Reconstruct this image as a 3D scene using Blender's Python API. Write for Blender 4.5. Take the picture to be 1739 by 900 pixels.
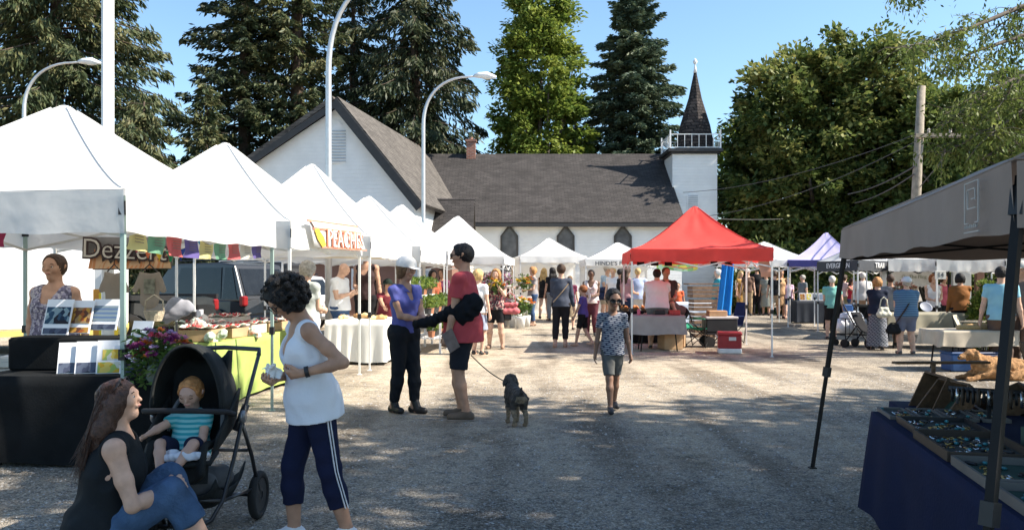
import bpy, math, random
import numpy as np
from mathutils import Vector, Matrix, Euler

for _o in list(bpy.data.objects):
    bpy.data.objects.remove(_o, do_unlink=True)
SC = bpy.context.scene
COL = SC.collection
PI = math.pi
R = math.radians

# ------------------------------------------------------------------ camera
CAM_H = 1.5
cam = bpy.data.cameras.new("camera")
cam.lens = 36.0 * 1400 / 1739
cam.sensor_width = 36.0
cam.shift_y = 24.0 / 1739
cam.clip_start = 0.05
cam.clip_end = 3000
camo = bpy.data.objects.new("camera", cam)
camo.location = (0, 0, CAM_H)
camo.rotation_euler = (PI / 2, 0, 0)
COL.objects.link(camo)
SC.camera = camo

# ------------------------------------------------------------------ light
SUN_DIR = Vector((1.0, -0.16, 0.98)).normalized()      # towards the sun
sun_el = math.asin(SUN_DIR.z)
W = bpy.data.worlds.new("World")
SC.world = W
W.use_nodes = True
nt = W.node_tree
sky = nt.nodes.new("ShaderNodeTexSky")
sky.sky_type = 'NISHITA'
sky.sun_disc = False
sky.sun_elevation = sun_el
sky.sun_rotation = math.atan2(SUN_DIR.x, SUN_DIR.y)
sky.air_density = 1.0
sky.dust_density = 0.6
sky.ozone_density = 1.6
bg = nt.nodes["Background"]
bg.inputs[1].default_value = 0.10
tint = nt.nodes.new("ShaderNodeMix")
tint.data_type = 'RGBA'
tint.blend_type = 'MULTIPLY'
tint.inputs[0].default_value = 1.0
tint.inputs[7].default_value = (0.95, 1.08, 1.10, 1)
nt.links.new(sky.outputs[0], tint.inputs[6])
nt.links.new(tint.outputs[2], bg.inputs[0])
sl = bpy.data.lights.new("sun", 'SUN')
sl.energy = 5.0
sl.angle = R(0.53)
sl.color = (1.0, 0.92, 0.80)
so = bpy.data.objects.new("sun", sl)
so.rotation_euler = (-SUN_DIR).to_track_quat('-Z', 'Y').to_euler()
so.location = (30, -5, 40)
COL.objects.link(so)
SC.view_settings.view_transform = 'Standard'
SC.view_settings.look = 'None'
SC.view_settings.exposure = 1.18
SC.view_settings.gamma = 1.0
SC.view_settings.use_curve_mapping = False
SC.render.engine = 'CYCLES'
SC.cycles.max_bounces = 6
SC.cycles.diffuse_bounces = 3
SC.cycles.transparent_max_bounces = 6
SC.cycles.use_denoising = True
SC.cycles.caustics_reflective = False
SC.cycles.caustics_refractive = False


# ------------------------------------------------------------------ placing
def P(px, py, Y):
    """point at depth Y that the photograph shows at (px, py)"""
    return Vector(((px - 869.5) / 1400 * Y, Y, CAM_H - (py - 474) / 1400 * Y))


def G(px, py):
    Y = 1400 * CAM_H / (py - 474)
    return Vector(((px - 869.5) / 1400 * Y, Y, 0))


def X(px, Y):
    return (px - 869.5) / 1400 * Y


def Z(py, Y):
    return CAM_H - (py - 474) / 1400 * Y


# ------------------------------------------------------------------ objects
def tag(o, label=None, cat=None, group=None, kind=None):
    if label: o["label"] = label
    if cat: o["category"] = cat
    if group: o["group"] = group
    if kind: o["kind"] = kind
    return o


def thing(name, label, cat, loc=(0, 0, 0), rz=0.0, group=None):
    o = bpy.data.objects.new(name, None)
    o.empty_display_size = 0.1
    COL.objects.link(o)
    o.location = loc
    o.rotation_euler = (0, 0, rz)
    return tag(o, label, cat, group)


def link_mesh(name, me, mats, parent=None, loc=None, rz=None, smooth=False):
    o = bpy.data.objects.new(name, me)
    COL.objects.link(o)
    if not isinstance(mats, (list, tuple)): mats = [mats]
    for m in mats: me.materials.append(m)
    if smooth: me.shade_smooth()
    if parent is not None: o.parent = parent
    if loc is not None: o.location = loc
    if rz is not None: o.rotation_euler = (0, 0, rz)
    return o


class MB:
    def __init__(s):
        s.v = []; s.f = []; s.m = []

    def add(s, vs, fs, mi=0, M=None):
        b = len(s.v)
        if M is not None: vs = [M @ Vector(v) for v in vs]
        s.v += [tuple(v) for v in vs]
        s.f += [tuple(b + i for i in f) for f in fs]
        s.m += [mi] * len(fs)
        return s

    def box(s, c, d, rz=0, mi=0, M=None, taper=1.0, bev=0.0):
        x, y, z = d[0] / 2, d[1] / 2, d[2] / 2
        if bev <= 0:
            vs = [(-x, -y, -z), (x, -y, -z), (x, y, -z), (-x, y, -z)] + [(a * taper, b * taper, z) for a, b in ((-x, -y), (x, -y), (x, y), (-x, y))]
            fs = [(0, 3, 2, 1), (4, 5, 6, 7), (0, 1, 5, 4), (1, 2, 6, 5), (2, 3, 7, 6), (3, 0, 4, 7)]
        else:
            e = min(bev, x * .9, y * .9, z * .9)
            def ring(ax, ay, zz):
                q = e
                return [(-ax + q, -ay, zz), (ax - q, -ay, zz), (ax, -ay + q, zz), (ax, ay - q, zz), (ax - q, ay, zz), (-ax + q, ay, zz), (-ax, ay - q, zz), (-ax, -ay + q, zz)]
            rs = [ring(x - e * .7, y - e * .7, -z), ring(x, y, -z + e), ring(x * taper, y * taper, z - e), ring(x * taper - e * .7, y * taper - e * .7, z)]
            vs = [v for r_ in rs for v in r_]
            fs = [tuple(range(7, -1, -1)), tuple(range(24, 32))]
            for k in range(3):
                for i in range(8):
                    j = (i + 1) % 8
                    fs.append((k * 8 + i, k * 8 + j, k * 8 + 8 + j, k * 8 + 8 + i))
        T = Matrix.Translation(Vector(c)) @ Matrix.Rotation(rz, 4, 'Z')
        if M is not None: T = M @ T
        return s.add(vs, fs, mi, T)

    def bar(s, a, b, w, h=None, mi=0, up=(0, 0, 1)):
        a = Vector(a); b = Vector(b); h = h or w
        d = (b - a); L = d.length
        if L < 1e-6: return s
        d /= L
        u = Vector(up)
        if abs(d.dot(u)) > .99: u = Vector((0, 1, 0))
        sx = d.cross(u).normalized(); sy = sx.cross(d)
        vs = []
        for p in (a, b):
            for i, j in ((-1, -1), (1, -1), (1, 1), (-1, 1)):
                vs.append(p + sx * i * w / 2 + sy * j * h / 2)
        return s.add(vs, [(0, 1, 2, 3), (7, 6, 5, 4), (0, 4, 5, 1), (1, 5, 6, 2), (2, 6, 7, 3), (3, 7, 4, 0)], mi)

    def tube(s, pts, r, n=8, mi=0, caps=True):
        pts = [Vector(p) for p in pts]
        rs = r if isinstance(r, (list, tuple)) else [r] * len(pts)
        vs = []; fs = []
        prev = None
        for i, p in enumerate(pts):
            if i == 0: d = pts[1] - pts[0]
            elif i == len(pts) - 1: d = pts[-1] - pts[-2]
            else: d = (pts[i + 1] - pts[i - 1])
            d.normalize()
            if prev is None:
                u = Vector((0, 0, 1)) if abs(d.z) < .9 else Vector((1, 0, 0))
                sx = d.cross(u).normalized()
            else:
                sx = (prev - d * prev.dot(d)).normalized()
            prev = sx
            sy = d.cross(sx)
            for k in range(n):
                a = 2 * PI * k / n
                vs.append(p + (sx * math.cos(a) + sy * math.sin(a)) * rs[i])
        for i in range(len(pts) - 1):
            for k in range(n):
                k2 = (k + 1) % n
                fs.append((i * n + k, i * n + k2, i * n + n + k2, i * n + n + k))
        if caps:
            fs.append(tuple(range(n - 1, -1, -1)))
            fs.append(tuple((len(pts) - 1) * n + k for k in range(n)))
        return s.add(vs, fs, mi)

    def lathe(s, prof, c=(0, 0, 0), n=16, mi=0, M=None, sq=(1, 1)):
        vs = []; fs = []
        for r_, z in prof:
            for k in range(n):
                a = 2 * PI * k / n
                vs.append((c[0] + r_ * math.cos(a) * sq[0], c[1] + r_ * math.sin(a) * sq[1], c[2] + z))
        for i in range(len(prof) - 1):
            for k in range(n):
                k2 = (k + 1) % n
                fs.append((i * n + k, i * n + k2, i * n + n + k2, i * n + n + k))
        fs.append(tuple(range(n - 1, -1, -1)))
        fs.append(tuple((len(prof) - 1) * n + k for k in range(n)))
        return s.add(vs, fs, mi, M)

    def ball(s, c, r, n=10, mi=0, sc=(1, 1, 1), M=None):
        prof = []
        m = max(5, n // 2 + 1)
        vs = []; fs = []
        for i in range(m + 1):
            t = PI * i / m
            for k in range(n):
                a = 2 * PI * k / n
                vs.append((c[0] + r * sc[0] * math.sin(t) * math.cos(a), c[1] + r * sc[1] * math.sin(t) * math.sin(a), c[2] - r * sc[2] * math.cos(t)))
        for i in range(m):
            for k in range(n):
                k2 = (k + 1) % n
                fs.append((i * n + k, i * n + k2, i * n + n + k2, i * n + n + k))
        return s.add(vs, fs, mi, M)

    def grid(s, fn, nu, nv, mi=0):
        vs = [fn(i / nu, j / nv) for j in range(nv + 1) for i in range(nu + 1)]
        fs = []
        for j in range(nv):
            for i in range(nu):
                a = j * (nu + 1) + i
                fs.append((a, a + 1, a + nu + 2, a + nu + 1))
        return s.add(vs, fs, mi)

    def prism(s, poly, axis, a, b, mi=0, M=None):
        """poly = 2D points; axis 'x','y','z' extruded from a to b"""
        n = len(poly)
        def mk(p, t):
            return {'x': (t, p[0], p[1]), 'y': (p[0], t, p[1]), 'z': (p[0], p[1], t)}[axis]
        vs = [mk(p, a) for p in poly] + [mk(p, b) for p in poly]
        fs = [tuple(range(n - 1, -1, -1)), tuple(range(n, 2 * n))]
        for i in range(n):
            j = (i + 1) % n
            fs.append((i, j, n + j, n + i))
        return s.add(vs, fs, mi, M)

    def mesh(s, name):
        me = bpy.data.meshes.new(name)
        me.from_pydata(s.v, [], s.f)
        me.polygons.foreach_set("material_index", np.array(s.m, dtype=np.int32))
        me.update()
        return me

    def build(s, name, mats, parent=None, loc=None, rz=None, smooth=False, fixn=False):
        me = s.mesh(name)
        if fixn:
            import bmesh
            bm = bmesh.new(); bm.from_mesh(me)
            bmesh.ops.recalc_face_normals(bm, faces=bm.faces)
            bm.to_mesh(me); bm.free()
        return link_mesh(name, me, mats, parent, loc, rz, smooth)


def np_mesh(name, V, F, mats, parent=None, smooth=False, loc=None, rz=None):
    """V (n,3) float, F (m,4) int quads"""
    me = bpy.data.meshes.new(name)
    V = np.ascontiguousarray(V, dtype=np.float32); F = np.ascontiguousarray(F, dtype=np.int32)
    me.vertices.add(len(V)); me.vertices.foreach_set("co", V.ravel())
    k = F.shape[1]
    me.loops.add(F.size); me.loops.foreach_set("vertex_index", F.ravel())
    me.polygons.add(len(F))
    me.polygons.foreach_set("loop_start", np.arange(0, F.size, k, dtype=np.int32))
    me.polygons.foreach_set("loop_total", np.full(len(F), k, dtype=np.int32))
    me.update(calc_edges=True)
    me.validate()
    return link_mesh(name, me, mats, parent, loc, rz, smooth)


# ------------------------------------------------------------------ materials
_M = {}


def _mat(name):
    m = bpy.data.materials.new(name)
    m.use_nodes = True
    return m, m.node_tree, m.node_tree.nodes, m.node_tree.links


def mat(name, col, rough=.7, var=.12, scale=6, bump=0.0, bscale=50, metal=0.0, spec=.4, trans=0.0, emit=0, sheen=0):
    if name in _M: return _M[name]
    m, t, N, L = _mat(name)
    b = N["Principled BSDF"]
    b.inputs["Roughness"].default_value = rough
    b.inputs["Metallic"].default_value = metal
    b.inputs["Specular IOR Level"].default_value = spec
    tc = N.new("ShaderNodeTexCoord")
    if sheen: b.inputs["Sheen Weight"].default_value = sheen
    no = N.new("ShaderNodeTexNoise"); no.inputs["Scale"].default_value = scale; no.inputs["Detail"].default_value = 4
    L.new(tc.outputs["Object"], no.inputs["Vector"])
    mx = N.new("ShaderNodeMix"); mx.data_type = 'RGBA'
    mr = N.new("ShaderNodeMapRange"); mr.inputs[1].default_value = .3; mr.inputs[2].default_value = .7
    L.new(no.outputs["Fac"], mr.inputs[0]); L.new(mr.outputs[0], mx.inputs[0])
    c = list(col) + [1]
    mx.inputs[6].default_value = [max(0, x * (1 - var)) for x in col] + [1]
    mx.inputs[7].default_value = [min(1, x * (1 + var)) for x in col] + [1]
    L.new(mx.outputs[2], b.inputs["Base Color"])
    if bump:
        n2 = N.new("ShaderNodeTexNoise"); n2.inputs["Scale"].default_value = bscale; n2.inputs["Detail"].default_value = 3
        L.new(tc.outputs["Object"], n2.inputs["Vector"])
        bp = N.new("ShaderNodeBump"); bp.inputs["Strength"].default_value = bump; bp.inputs["Distance"].default_value = .02
        L.new(n2.outputs["Fac"], bp.inputs["Height"]); L.new(bp.outputs[0], b.inputs["Normal"])
    if trans:
        out = N["Material Output"]
        tr = N.new("ShaderNodeBsdfTranslucent"); L.new(mx.outputs[2], tr.inputs[0])
        ms = N.new("ShaderNodeMixShader"); ms.inputs[0].default_value = trans
        L.new(b.outputs[0], ms.inputs[1]); L.new(tr.outputs[0], ms.inputs[2]); L.new(ms.outputs[0], out.inputs[0])
    _M[name] = m
    return m


def leafmat(name, ca, cb, cc=None, trans=.3, scale=.5, fine=9.0):
    if name in _M: return _M[name]
    m, t, N, L = _mat(name)
    b = N["Principled BSDF"]
    b.inputs["Roughness"].default_value = .55
    b.inputs["Specular IOR Level"].default_value = .25
    tc = N.new("ShaderNodeTexCoord")
    n1 = N.new("ShaderNodeTexNoise"); n1.inputs["Scale"].default_value = scale; n1.inputs["Detail"].default_value = 2
    n2 = N.new("ShaderNodeTexNoise"); n2.inputs["Scale"].default_value = fine; n2.inputs["Detail"].default_value = 0
    L.new(tc.outputs["Object"], n1.inputs["Vector"]); L.new(tc.outputs["Object"], n2.inputs["Vector"])
    ad = N.new("ShaderNodeMath"); ad.operation = 'ADD'
    L.new(n1.outputs["Fac"], ad.inputs[0]); L.new(n2.outputs["Fac"], ad.inputs[1])
    mr = N.new("ShaderNodeMapRange"); mr.inputs[1].default_value = .7; mr.inputs[2].default_value = 1.3
    L.new(ad.outputs[0], mr.inputs[0])
    cr = N.new("ShaderNodeValToRGB")
    cr.color_ramp.elements[0].color = list(ca) + [1]
    cr.color_ramp.elements[1].color = list(cc or cb) + [1]
    e = cr.color_ramp.elements.new(.5); e.color = list(cb) + [1]
    L.new(mr.outputs[0], cr.inputs[0]); L.new(cr.outputs[0], b.inputs["Base Color"])
    out = N["Material Output"]
    tr = N.new("ShaderNodeBsdfTranslucent"); L.new(cr.outputs[0], tr.inputs[0])
    ms = N.new("ShaderNodeMixShader"); ms.inputs[0].default_value = trans
    L.new(b.outputs[0], ms.inputs[1]); L.new(tr.outputs[0], ms.inputs[2]); L.new(ms.outputs[0], out.inputs[0])
    _M[name] = m
    return m


def patmat(name, kind, cols, scale=20, rough=.8, thr=.5):
    """printed fabric: 'stripe' bands along z, 'dash' slanted dashes, 'floral' coloured cells"""
    if name in _M: return _M[name]
    m, t, N, L = _mat(name)
    b = N["Principled BSDF"]; b.inputs["Roughness"].default_value = rough; b.inputs["Specular IOR Level"].default_value = .2
    tc = N.new("ShaderNodeTexCoord")
    if kind == 'stripe':
        w = N.new("ShaderNodeTexWave"); w.bands_direction = 'Z'; w.inputs["Scale"].default_value = scale
        w.inputs["Distortion"].default_value = .6
        L.new(tc.outputs["Object"], w.inputs["Vector"]); src = w.outputs["Fac"]
    elif kind == 'dash':
        mp = N.new("ShaderNodeMapping"); mp.inputs["Rotation"].default_value = (0, R(25), 0)
        mp.inputs["Scale"].default_value = (scale * .62, .01, scale * 1.3)
        br = N.new("ShaderNodeTexBrick")
        br.inputs["Scale"].default_value = 1.0; br.inputs["Mortar Size"].default_value = .11
        br.inputs["Brick Width"].default_value = 1.0; br.inputs["Row Height"].default_value = .42
        sp = N.new("ShaderNodeSeparateXYZ"); cb = N.new("ShaderNodeCombineXYZ")
        L.new(tc.outputs["Object"], mp.inputs[0]); L.new(mp.outputs[0], sp.inputs[0])
        L.new(sp.outputs[0], cb.inputs[0]); L.new(sp.outputs[2], cb.inputs[1]); L.new(cb.outputs[0], br.inputs["Vector"])
        src = br.outputs["Fac"]
    else:
        v = N.new("ShaderNodeTexVoronoi"); v.inputs["Scale"].default_value = scale
        L.new(tc.outputs["Object"], v.inputs["Vector"])
        sp = N.new("ShaderNodeSeparateXYZ"); L.new(v.outputs["Color"], sp.inputs[0]); src = sp.outputs[0]
    cr = N.new("ShaderNodeValToRGB"); cr.color_ramp.interpolation = 'CONSTANT' if kind != 'stripe' else 'LINEAR'
    n = len(cols)
    cr.color_ramp.elements[0].color = list(cols[0]) + [1]
    if kind == 'stripe':
        cr.color_ramp.elements[0].position = .42
        cr.color_ramp.elements[1].position = .58; cr.color_ramp.elements[1].color = list(cols[1]) + [1]
    else:
        cr.color_ramp.elements[1].position = (n - 1) / n; cr.color_ramp.elements[1].color = list(cols[-1]) + [1]
        for i in range(1, n - 1):
            e = cr.color_ramp.elements.new(i / n); e.color = list(cols[i]) + [1]
    L.new(src, cr.inputs[0]); L.new(cr.outputs[0], b.inputs["Base Color"])
    _M[name] = m
    return m


def groundmat():
    m, t, N, L = _mat("gravel_ground")
    b = N["Principled BSDF"]; b.inputs["Roughness"].default_value = .92; b.inputs["Specular IOR Level"].default_value = .15
    tc = N.new("ShaderNodeTexCoord")
    def noise(s, d=3, r=.5):
        n = N.new("ShaderNodeTexNoise"); n.inputs["Scale"].default_value = s; n.inputs["Detail"].default_value = d; n.inputs["Roughness"].default_value = r
        L.new(tc.outputs["Object"], n.inputs["Vector"]); return n
    def vor(s):
        n = N.new("ShaderNodeTexVoronoi"); n.inputs["Scale"].default_value = s
        L.new(tc.outputs["Object"], n.inputs["Vector"]); return n
    def ramp(src, stops):
        cr = N.new("ShaderNodeValToRGB")
        while len(cr.color_ramp.elements) < len(stops): cr.color_ramp.elements.new(.5)
        for e, (p, c) in zip(cr.color_ramp.elements, stops):
            e.position = p; e.color = (c[0], c[1], c[2], 1)
        L.new(src, cr.inputs[0]); return cr
    def mix(f, a, bb, mode='MIX', fac=None):
        x = N.new("ShaderNodeMix"); x.data_type = 'RGBA'; x.blend_type = mode
        if fac is not None: x.inputs[0].default_value = fac
        else: L.new(f, x.inputs[0])
        L.new(a, x.inputs[6]); L.new(bb, x.inputs[7]); return x
    big = noise(.35, 5, .6)
    dust = ramp(noise(3.0, 6, .65).outputs["Fac"], [(.3, (.42, .345, .26)), (.6, (.60, .51, .395)), (.8, (.68, .59, .46))])
    v1 = vor(72)
    sp = N.new("ShaderNodeSeparateXYZ"); L.new(v1.outputs["Color"], sp.inputs[0])
    stones = ramp(sp.outputs[0], [(.0, (.10, .09, .08)), (.35, (.19, .172, .15)), (.7, (.30, .275, .24)), (1, (.50, .46, .40))])
    v2 = vor(130)
    sp2 = N.new("ShaderNodeSeparateXYZ"); L.new(v2.outputs["Color"], sp2.inputs[0])
    grit = ramp(sp2.outputs[0], [(.0, (.6, .6, .6)), (.5, (.95, .94, .93)), (1, (1.3, 1.28, 1.25))])
    bm = ramp(big.outputs["Fac"], [(.50, (0, 0, 0)), (.68, (1, 1, 1))])
    # more loose stone in foreground and right-hand aisle; darker foreground also paints in tree shade
    fi = noise(9, 4, .7)
    fm = ramp(fi.outputs["Fac"], [(.50, (0, 0, 0)), (.66, (1, 1, 1))])
    mm = mix(None, bm.outputs[0], fm.outputs[0], 'MIX', .45)
    sepc = N.new("ShaderNodeSeparateXYZ"); L.new(tc.outputs["Object"], sepc.inputs[0])
    near = N.new("ShaderNodeMapRange"); near.inputs[1].default_value = 6; near.inputs[2].default_value = 12.5
    near.inputs[3].default_value = .68; near.inputs[4].default_value = 0
    L.new(sepc.outputs[1], near.inputs[0])
    right = N.new("ShaderNodeMapRange"); right.inputs[1].default_value = 3.5; right.inputs[2].default_value = 7
    right.inputs[3].default_value = 0; right.inputs[4].default_value = .5
    L.new(sepc.outputs[0], right.inputs[0])
    a1 = N.new("ShaderNodeMath"); a1.operation = 'ADD'; L.new(near.outputs[0], a1.inputs[0]); L.new(right.outputs[0], a1.inputs[1])
    a2 = N.new("ShaderNodeMath"); a2.operation = 'ADD'; a2.use_clamp = True
    L.new(a1.outputs[0], a2.inputs[0]); L.new(mm.outputs[2], a2.inputs[1])
    base = mix(a2.outputs[0], dust.outputs[0], stones.outputs[0])
    mp = N.new("ShaderNodeMapping"); mp.inputs["Scale"].default_value = (.9, .10, 1); mp.inputs["Rotation"].default_value = (0, 0, .12)
    L.new(tc.outputs["Object"], mp.inputs[0])
    tn = N.new("ShaderNodeTexNoise"); tn.inputs["Scale"].default_value = 1.6; tn.inputs["Detail"].default_value = 5; L.new(mp.outputs[0], tn.inputs["Vector"])
    tr = ramp(tn.outputs["Fac"], [(.38, (.60, .59, .58)), (.5, (1, 1, 1)), (.62, (1.14, 1.12, 1.08))])
    b1 = mix(None, base.outputs[2], tr.outputs[0], 'MULTIPLY', .9)
    st = ramp(noise(1.1, 6, .7).outputs["Fac"], [(.34, (.55, .53, .50)), (.46, (1, 1, 1)), (.8, (1.06, 1.05, 1.03))])
    b2 = mix(None, b1.outputs[2], st.outputs[0], 'MULTIPLY', .8)
    fin = mix(None, b2.outputs[2], grit.outputs[0], 'MULTIPLY', .85)
    L.new(fin.outputs[2], b.inputs["Base Color"])
    h1 = N.new("ShaderNodeMath"); h1.operation = 'MULTIPLY'; L.new(v1.outputs["Distance"], h1.inputs[0]); L.new(a2.outputs[0], h1.inputs[1])
    h2 = N.new("ShaderNodeMath"); h2.operation = 'MULTIPLY_ADD'; L.new(v2.outputs["Distance"], h2.inputs[0]); h2.inputs[1].default_value = .5
    L.new(h1.outputs[0], h2.inputs[2])
    h3 = N.new("ShaderNodeMath"); h3.operation = 'MULTIPLY_ADD'; L.new(noise(6, 5, .6).outputs["Fac"], h3.inputs[0]); h3.inputs[1].default_value = -1.2
    L.new(h2.outputs[0], h3.inputs[2])
    bp = N.new("ShaderNodeBump"); bp.inputs["Strength"].default_value = .9; bp.inputs["Distance"].default_value = .025; bp.invert = True
    L.new(h3.outputs[0], bp.inputs["Height"]); L.new(bp.outputs[0], b.inputs["Normal"])
    return m


def bandmat(name, col, period=.13, rough=.6, var=.05, depth=.01):
    """horizontal lap siding: repeating ramp in z as bump"""
    if name in _M: return _M[name]
    m = mat(name, col, rough, var, 2.0)
    t = m.node_tree; N = t.nodes; L = t.links
    tc = N.new("ShaderNodeTexCoord"); sp = N.new("ShaderNodeSeparateXYZ"); L.new(tc.outputs["Object"], sp.inputs[0])
    d = N.new("ShaderNodeMath"); d.operation = 'DIVIDE'; d.inputs[1].default_value = period; L.new(sp.outputs[2], d.inputs[0])
    fr = N.new("ShaderNodeMath"); fr.operation = 'FRACT'; L.new(d.outputs[0], fr.inputs[0])
    bp = N.new("ShaderNodeBump"); bp.inputs["Strength"].default_value = .8; bp.inputs["Distance"].default_value = depth; bp.invert = True
    L.new(fr.outputs[0], bp.inputs["Height"]); L.new(bp.outputs[0], N["Principled BSDF"].inputs["Normal"])
    return m


def brickmat(name, c1, c2, mortar, bw=.3, bh=.15, ms=.01, axis='x', rough=.9, zf=1.0, bump=.5):
    if name in _M: return _M[name]
    m, t, N, L = _mat(name)
    b = N["Principled BSDF"]; b.inputs["Roughness"].default_value = rough; b.inputs["Specular IOR Level"].default_value = .2
    tc = N.new("ShaderNodeTexCoord"); sp = N.new("ShaderNodeSeparateXYZ"); cb = N.new("ShaderNodeCombineXYZ")
    L.new(tc.outputs["Object"], sp.inputs[0])
    if axis == 'xy':
        ad = N.new("ShaderNodeMath"); L.new(sp.outputs[0], ad.inputs[0]); L.new(sp.outputs[1], ad.inputs[1]); L.new(ad.outputs[0], cb.inputs[0])
    else:
        L.new(sp.outputs[0 if axis == 'x' else 1], cb.inputs[0])
    mu = N.new("ShaderNodeMath"); mu.operation = 'MULTIPLY'; mu.inputs[1].default_value = zf
    L.new(sp.outputs[2], mu.inputs[0]); L.new(mu.outputs[0], cb.inputs[1])
    br = N.new("ShaderNodeTexBrick"); L.new(cb.outputs[0], br.inputs["Vector"])
    br.inputs["Scale"].default_value = 1
    br.inputs["Color1"].default_value = list(c1) + [1]; br.inputs["Color2"].default_value = list(c2) + [1]; br.inputs["Mortar"].default_value = list(mortar) + [1]
    br.inputs["Brick Width"].default_value = bw; br.inputs["Row Height"].default_value = bh; br.inputs["Mortar Size"].default_value = ms
    no = N.new("ShaderNodeTexNoise"); no.inputs["Scale"].default_value = 1.3; no.inputs["Detail"].default_value = 6; no.inputs["Roughness"].default_value = .7
    L.new(tc.outputs["Object"], no.inputs["Vector"])
    mr = N.new("ShaderNodeMapRange"); mr.inputs[1].default_value = .3; mr.inputs[2].default_value = .7; mr.inputs[3].default_value = .75; mr.inputs[4].default_value = 1.25
    L.new(no.outputs["Fac"], mr.inputs[0])
    mx = N.new("ShaderNodeMix"); mx.data_type = 'RGBA'; mx.blend_type = 'MULTIPLY'; mx.inputs[0].default_value = 1
    L.new(br.outputs["Color"], mx.inputs[6]); L.new(mr.outputs[0], mx.inputs[7]); L.new(mx.outputs[2], b.inputs["Base Color"])
    bp = N.new("ShaderNodeBump"); bp.inputs["Strength"].default_value = bump; bp.inputs["Distance"].default_value = .02; bp.invert = True
    L.new(br.outputs["Fac"], bp.inputs["Height"]); L.new(bp.outputs[0], b.inputs["Normal"])
    _M[name] = m
    return m


WHITE = mat("white_paint", (.8, .8, .79), .5, .04)
GALV = mat("galvanised_metal", (.55, .56, .57), .4, .08, 12, metal=.6)
LEGM = mat("tent_leg_enamel", (.78, .78, .76), .35, .05)
BLACKM = mat("black_enamel", (.009, .009, .010), .55, .2, spec=.2)
BLACKP = mat("black_plastic", (.02, .02, .022), .45, .2)
RUBBER = mat("rubber", (.02, .02, .02), .85, .3)
STEEL = mat("steel", (.6, .6, .6), .25, .1, metal=.9)
WOOD = mat("raw_wood", (.34, .22, .12), .7, .3, 14, bump=.3)
KRAFT = mat("brown_cardboard", (.42, .28, .16), .85, .12, 8)
GLASSD = mat("dark_glass", (.012, .013, .016), .2, .2, spec=.3)
SKIN_L = mat("fair_skin", (.58, .36, .26), .58, .16, 14, bump=.12, bscale=160, spec=.3)
SKIN_M = mat("tanned_skin", (.44, .25, .165), .58, .16, 14, bump=.12, bscale=160, spec=.3)
SKIN_D = mat("dark_skin", (.13, .07, .045), .5, .16, 14, bump=.12, bscale=160, spec=.3)


# ------------------------------------------------------------------ lettering
_font_cache = {}


def lettering(text, size, m, parent, mtx, name="lettering", extrude=.002, sx=1.0, shear=0.0, offset=0.0, align='CENTER'):
    cu = bpy.data.curves.new("text_curve", 'FONT')
    cu.body = text; cu.size = size; cu.extrude = extrude; cu.align_x = align; cu.align_y = 'CENTER'; cu.shear = shear; cu.offset = offset
    cu.resolution_u = 3
    to = bpy.data.objects.new("text_tmp", cu)
    COL.objects.link(to)
    dg = bpy.context.evaluated_depsgraph_get()
    me = bpy.data.meshes.new_from_object(to.evaluated_get(dg))
    bpy.data.objects.remove(to, do_unlink=True)
    me.transform(mtx @ Matrix.Diagonal((sx, 1, 1, 1)))
    me.materials.clear()
    o = link_mesh(name, me, m, parent)
    return o


def face_mtx(origin, xdir, zdir):
    """matrix whose local X is xdir, local Y is zdir (up of the text), local Z the outward normal"""
    x = Vector(xdir).normalized(); y = Vector(zdir); y = (y - x * y.dot(x)).normalized(); n = x.cross(y)
    Mx = Matrix(((x.x, y.x, n.x, origin[0]), (x.y, y.y, n.y, origin[1]), (x.z, y.z, n.z, origin[2]), (0, 0, 0, 1)))
    return Mx


# ------------------------------------------------------------------ leaves
def leaf_mesh(name, C, D, Wd, m, parent, bend=.25):
    """C centres, D half-length vectors, Wd half-width vectors (n,3)"""
    n = len(C)
    nrm = np.cross(D, Wd); nl = np.linalg.norm(nrm, axis=1, keepdims=True) + 1e-9
    nrm = nrm / nl * np.linalg.norm(D, axis=1, keepdims=True) * bend
    V = np.stack([C - D, C + Wd - nrm * .3 + D * .1, C + D - nrm, C - Wd - nrm * .3 + D * .1], axis=1).reshape(-1, 3)
    F = np.arange(4 * n, dtype=np.int32).reshape(-1, 4)
    return np_mesh(name, V, F, m, parent)


def rnd_unit(rs, n):
    v = rs.normal(size=(n, 3)); return v / (np.linalg.norm(v, axis=1, keepdims=True) + 1e-9)


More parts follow.
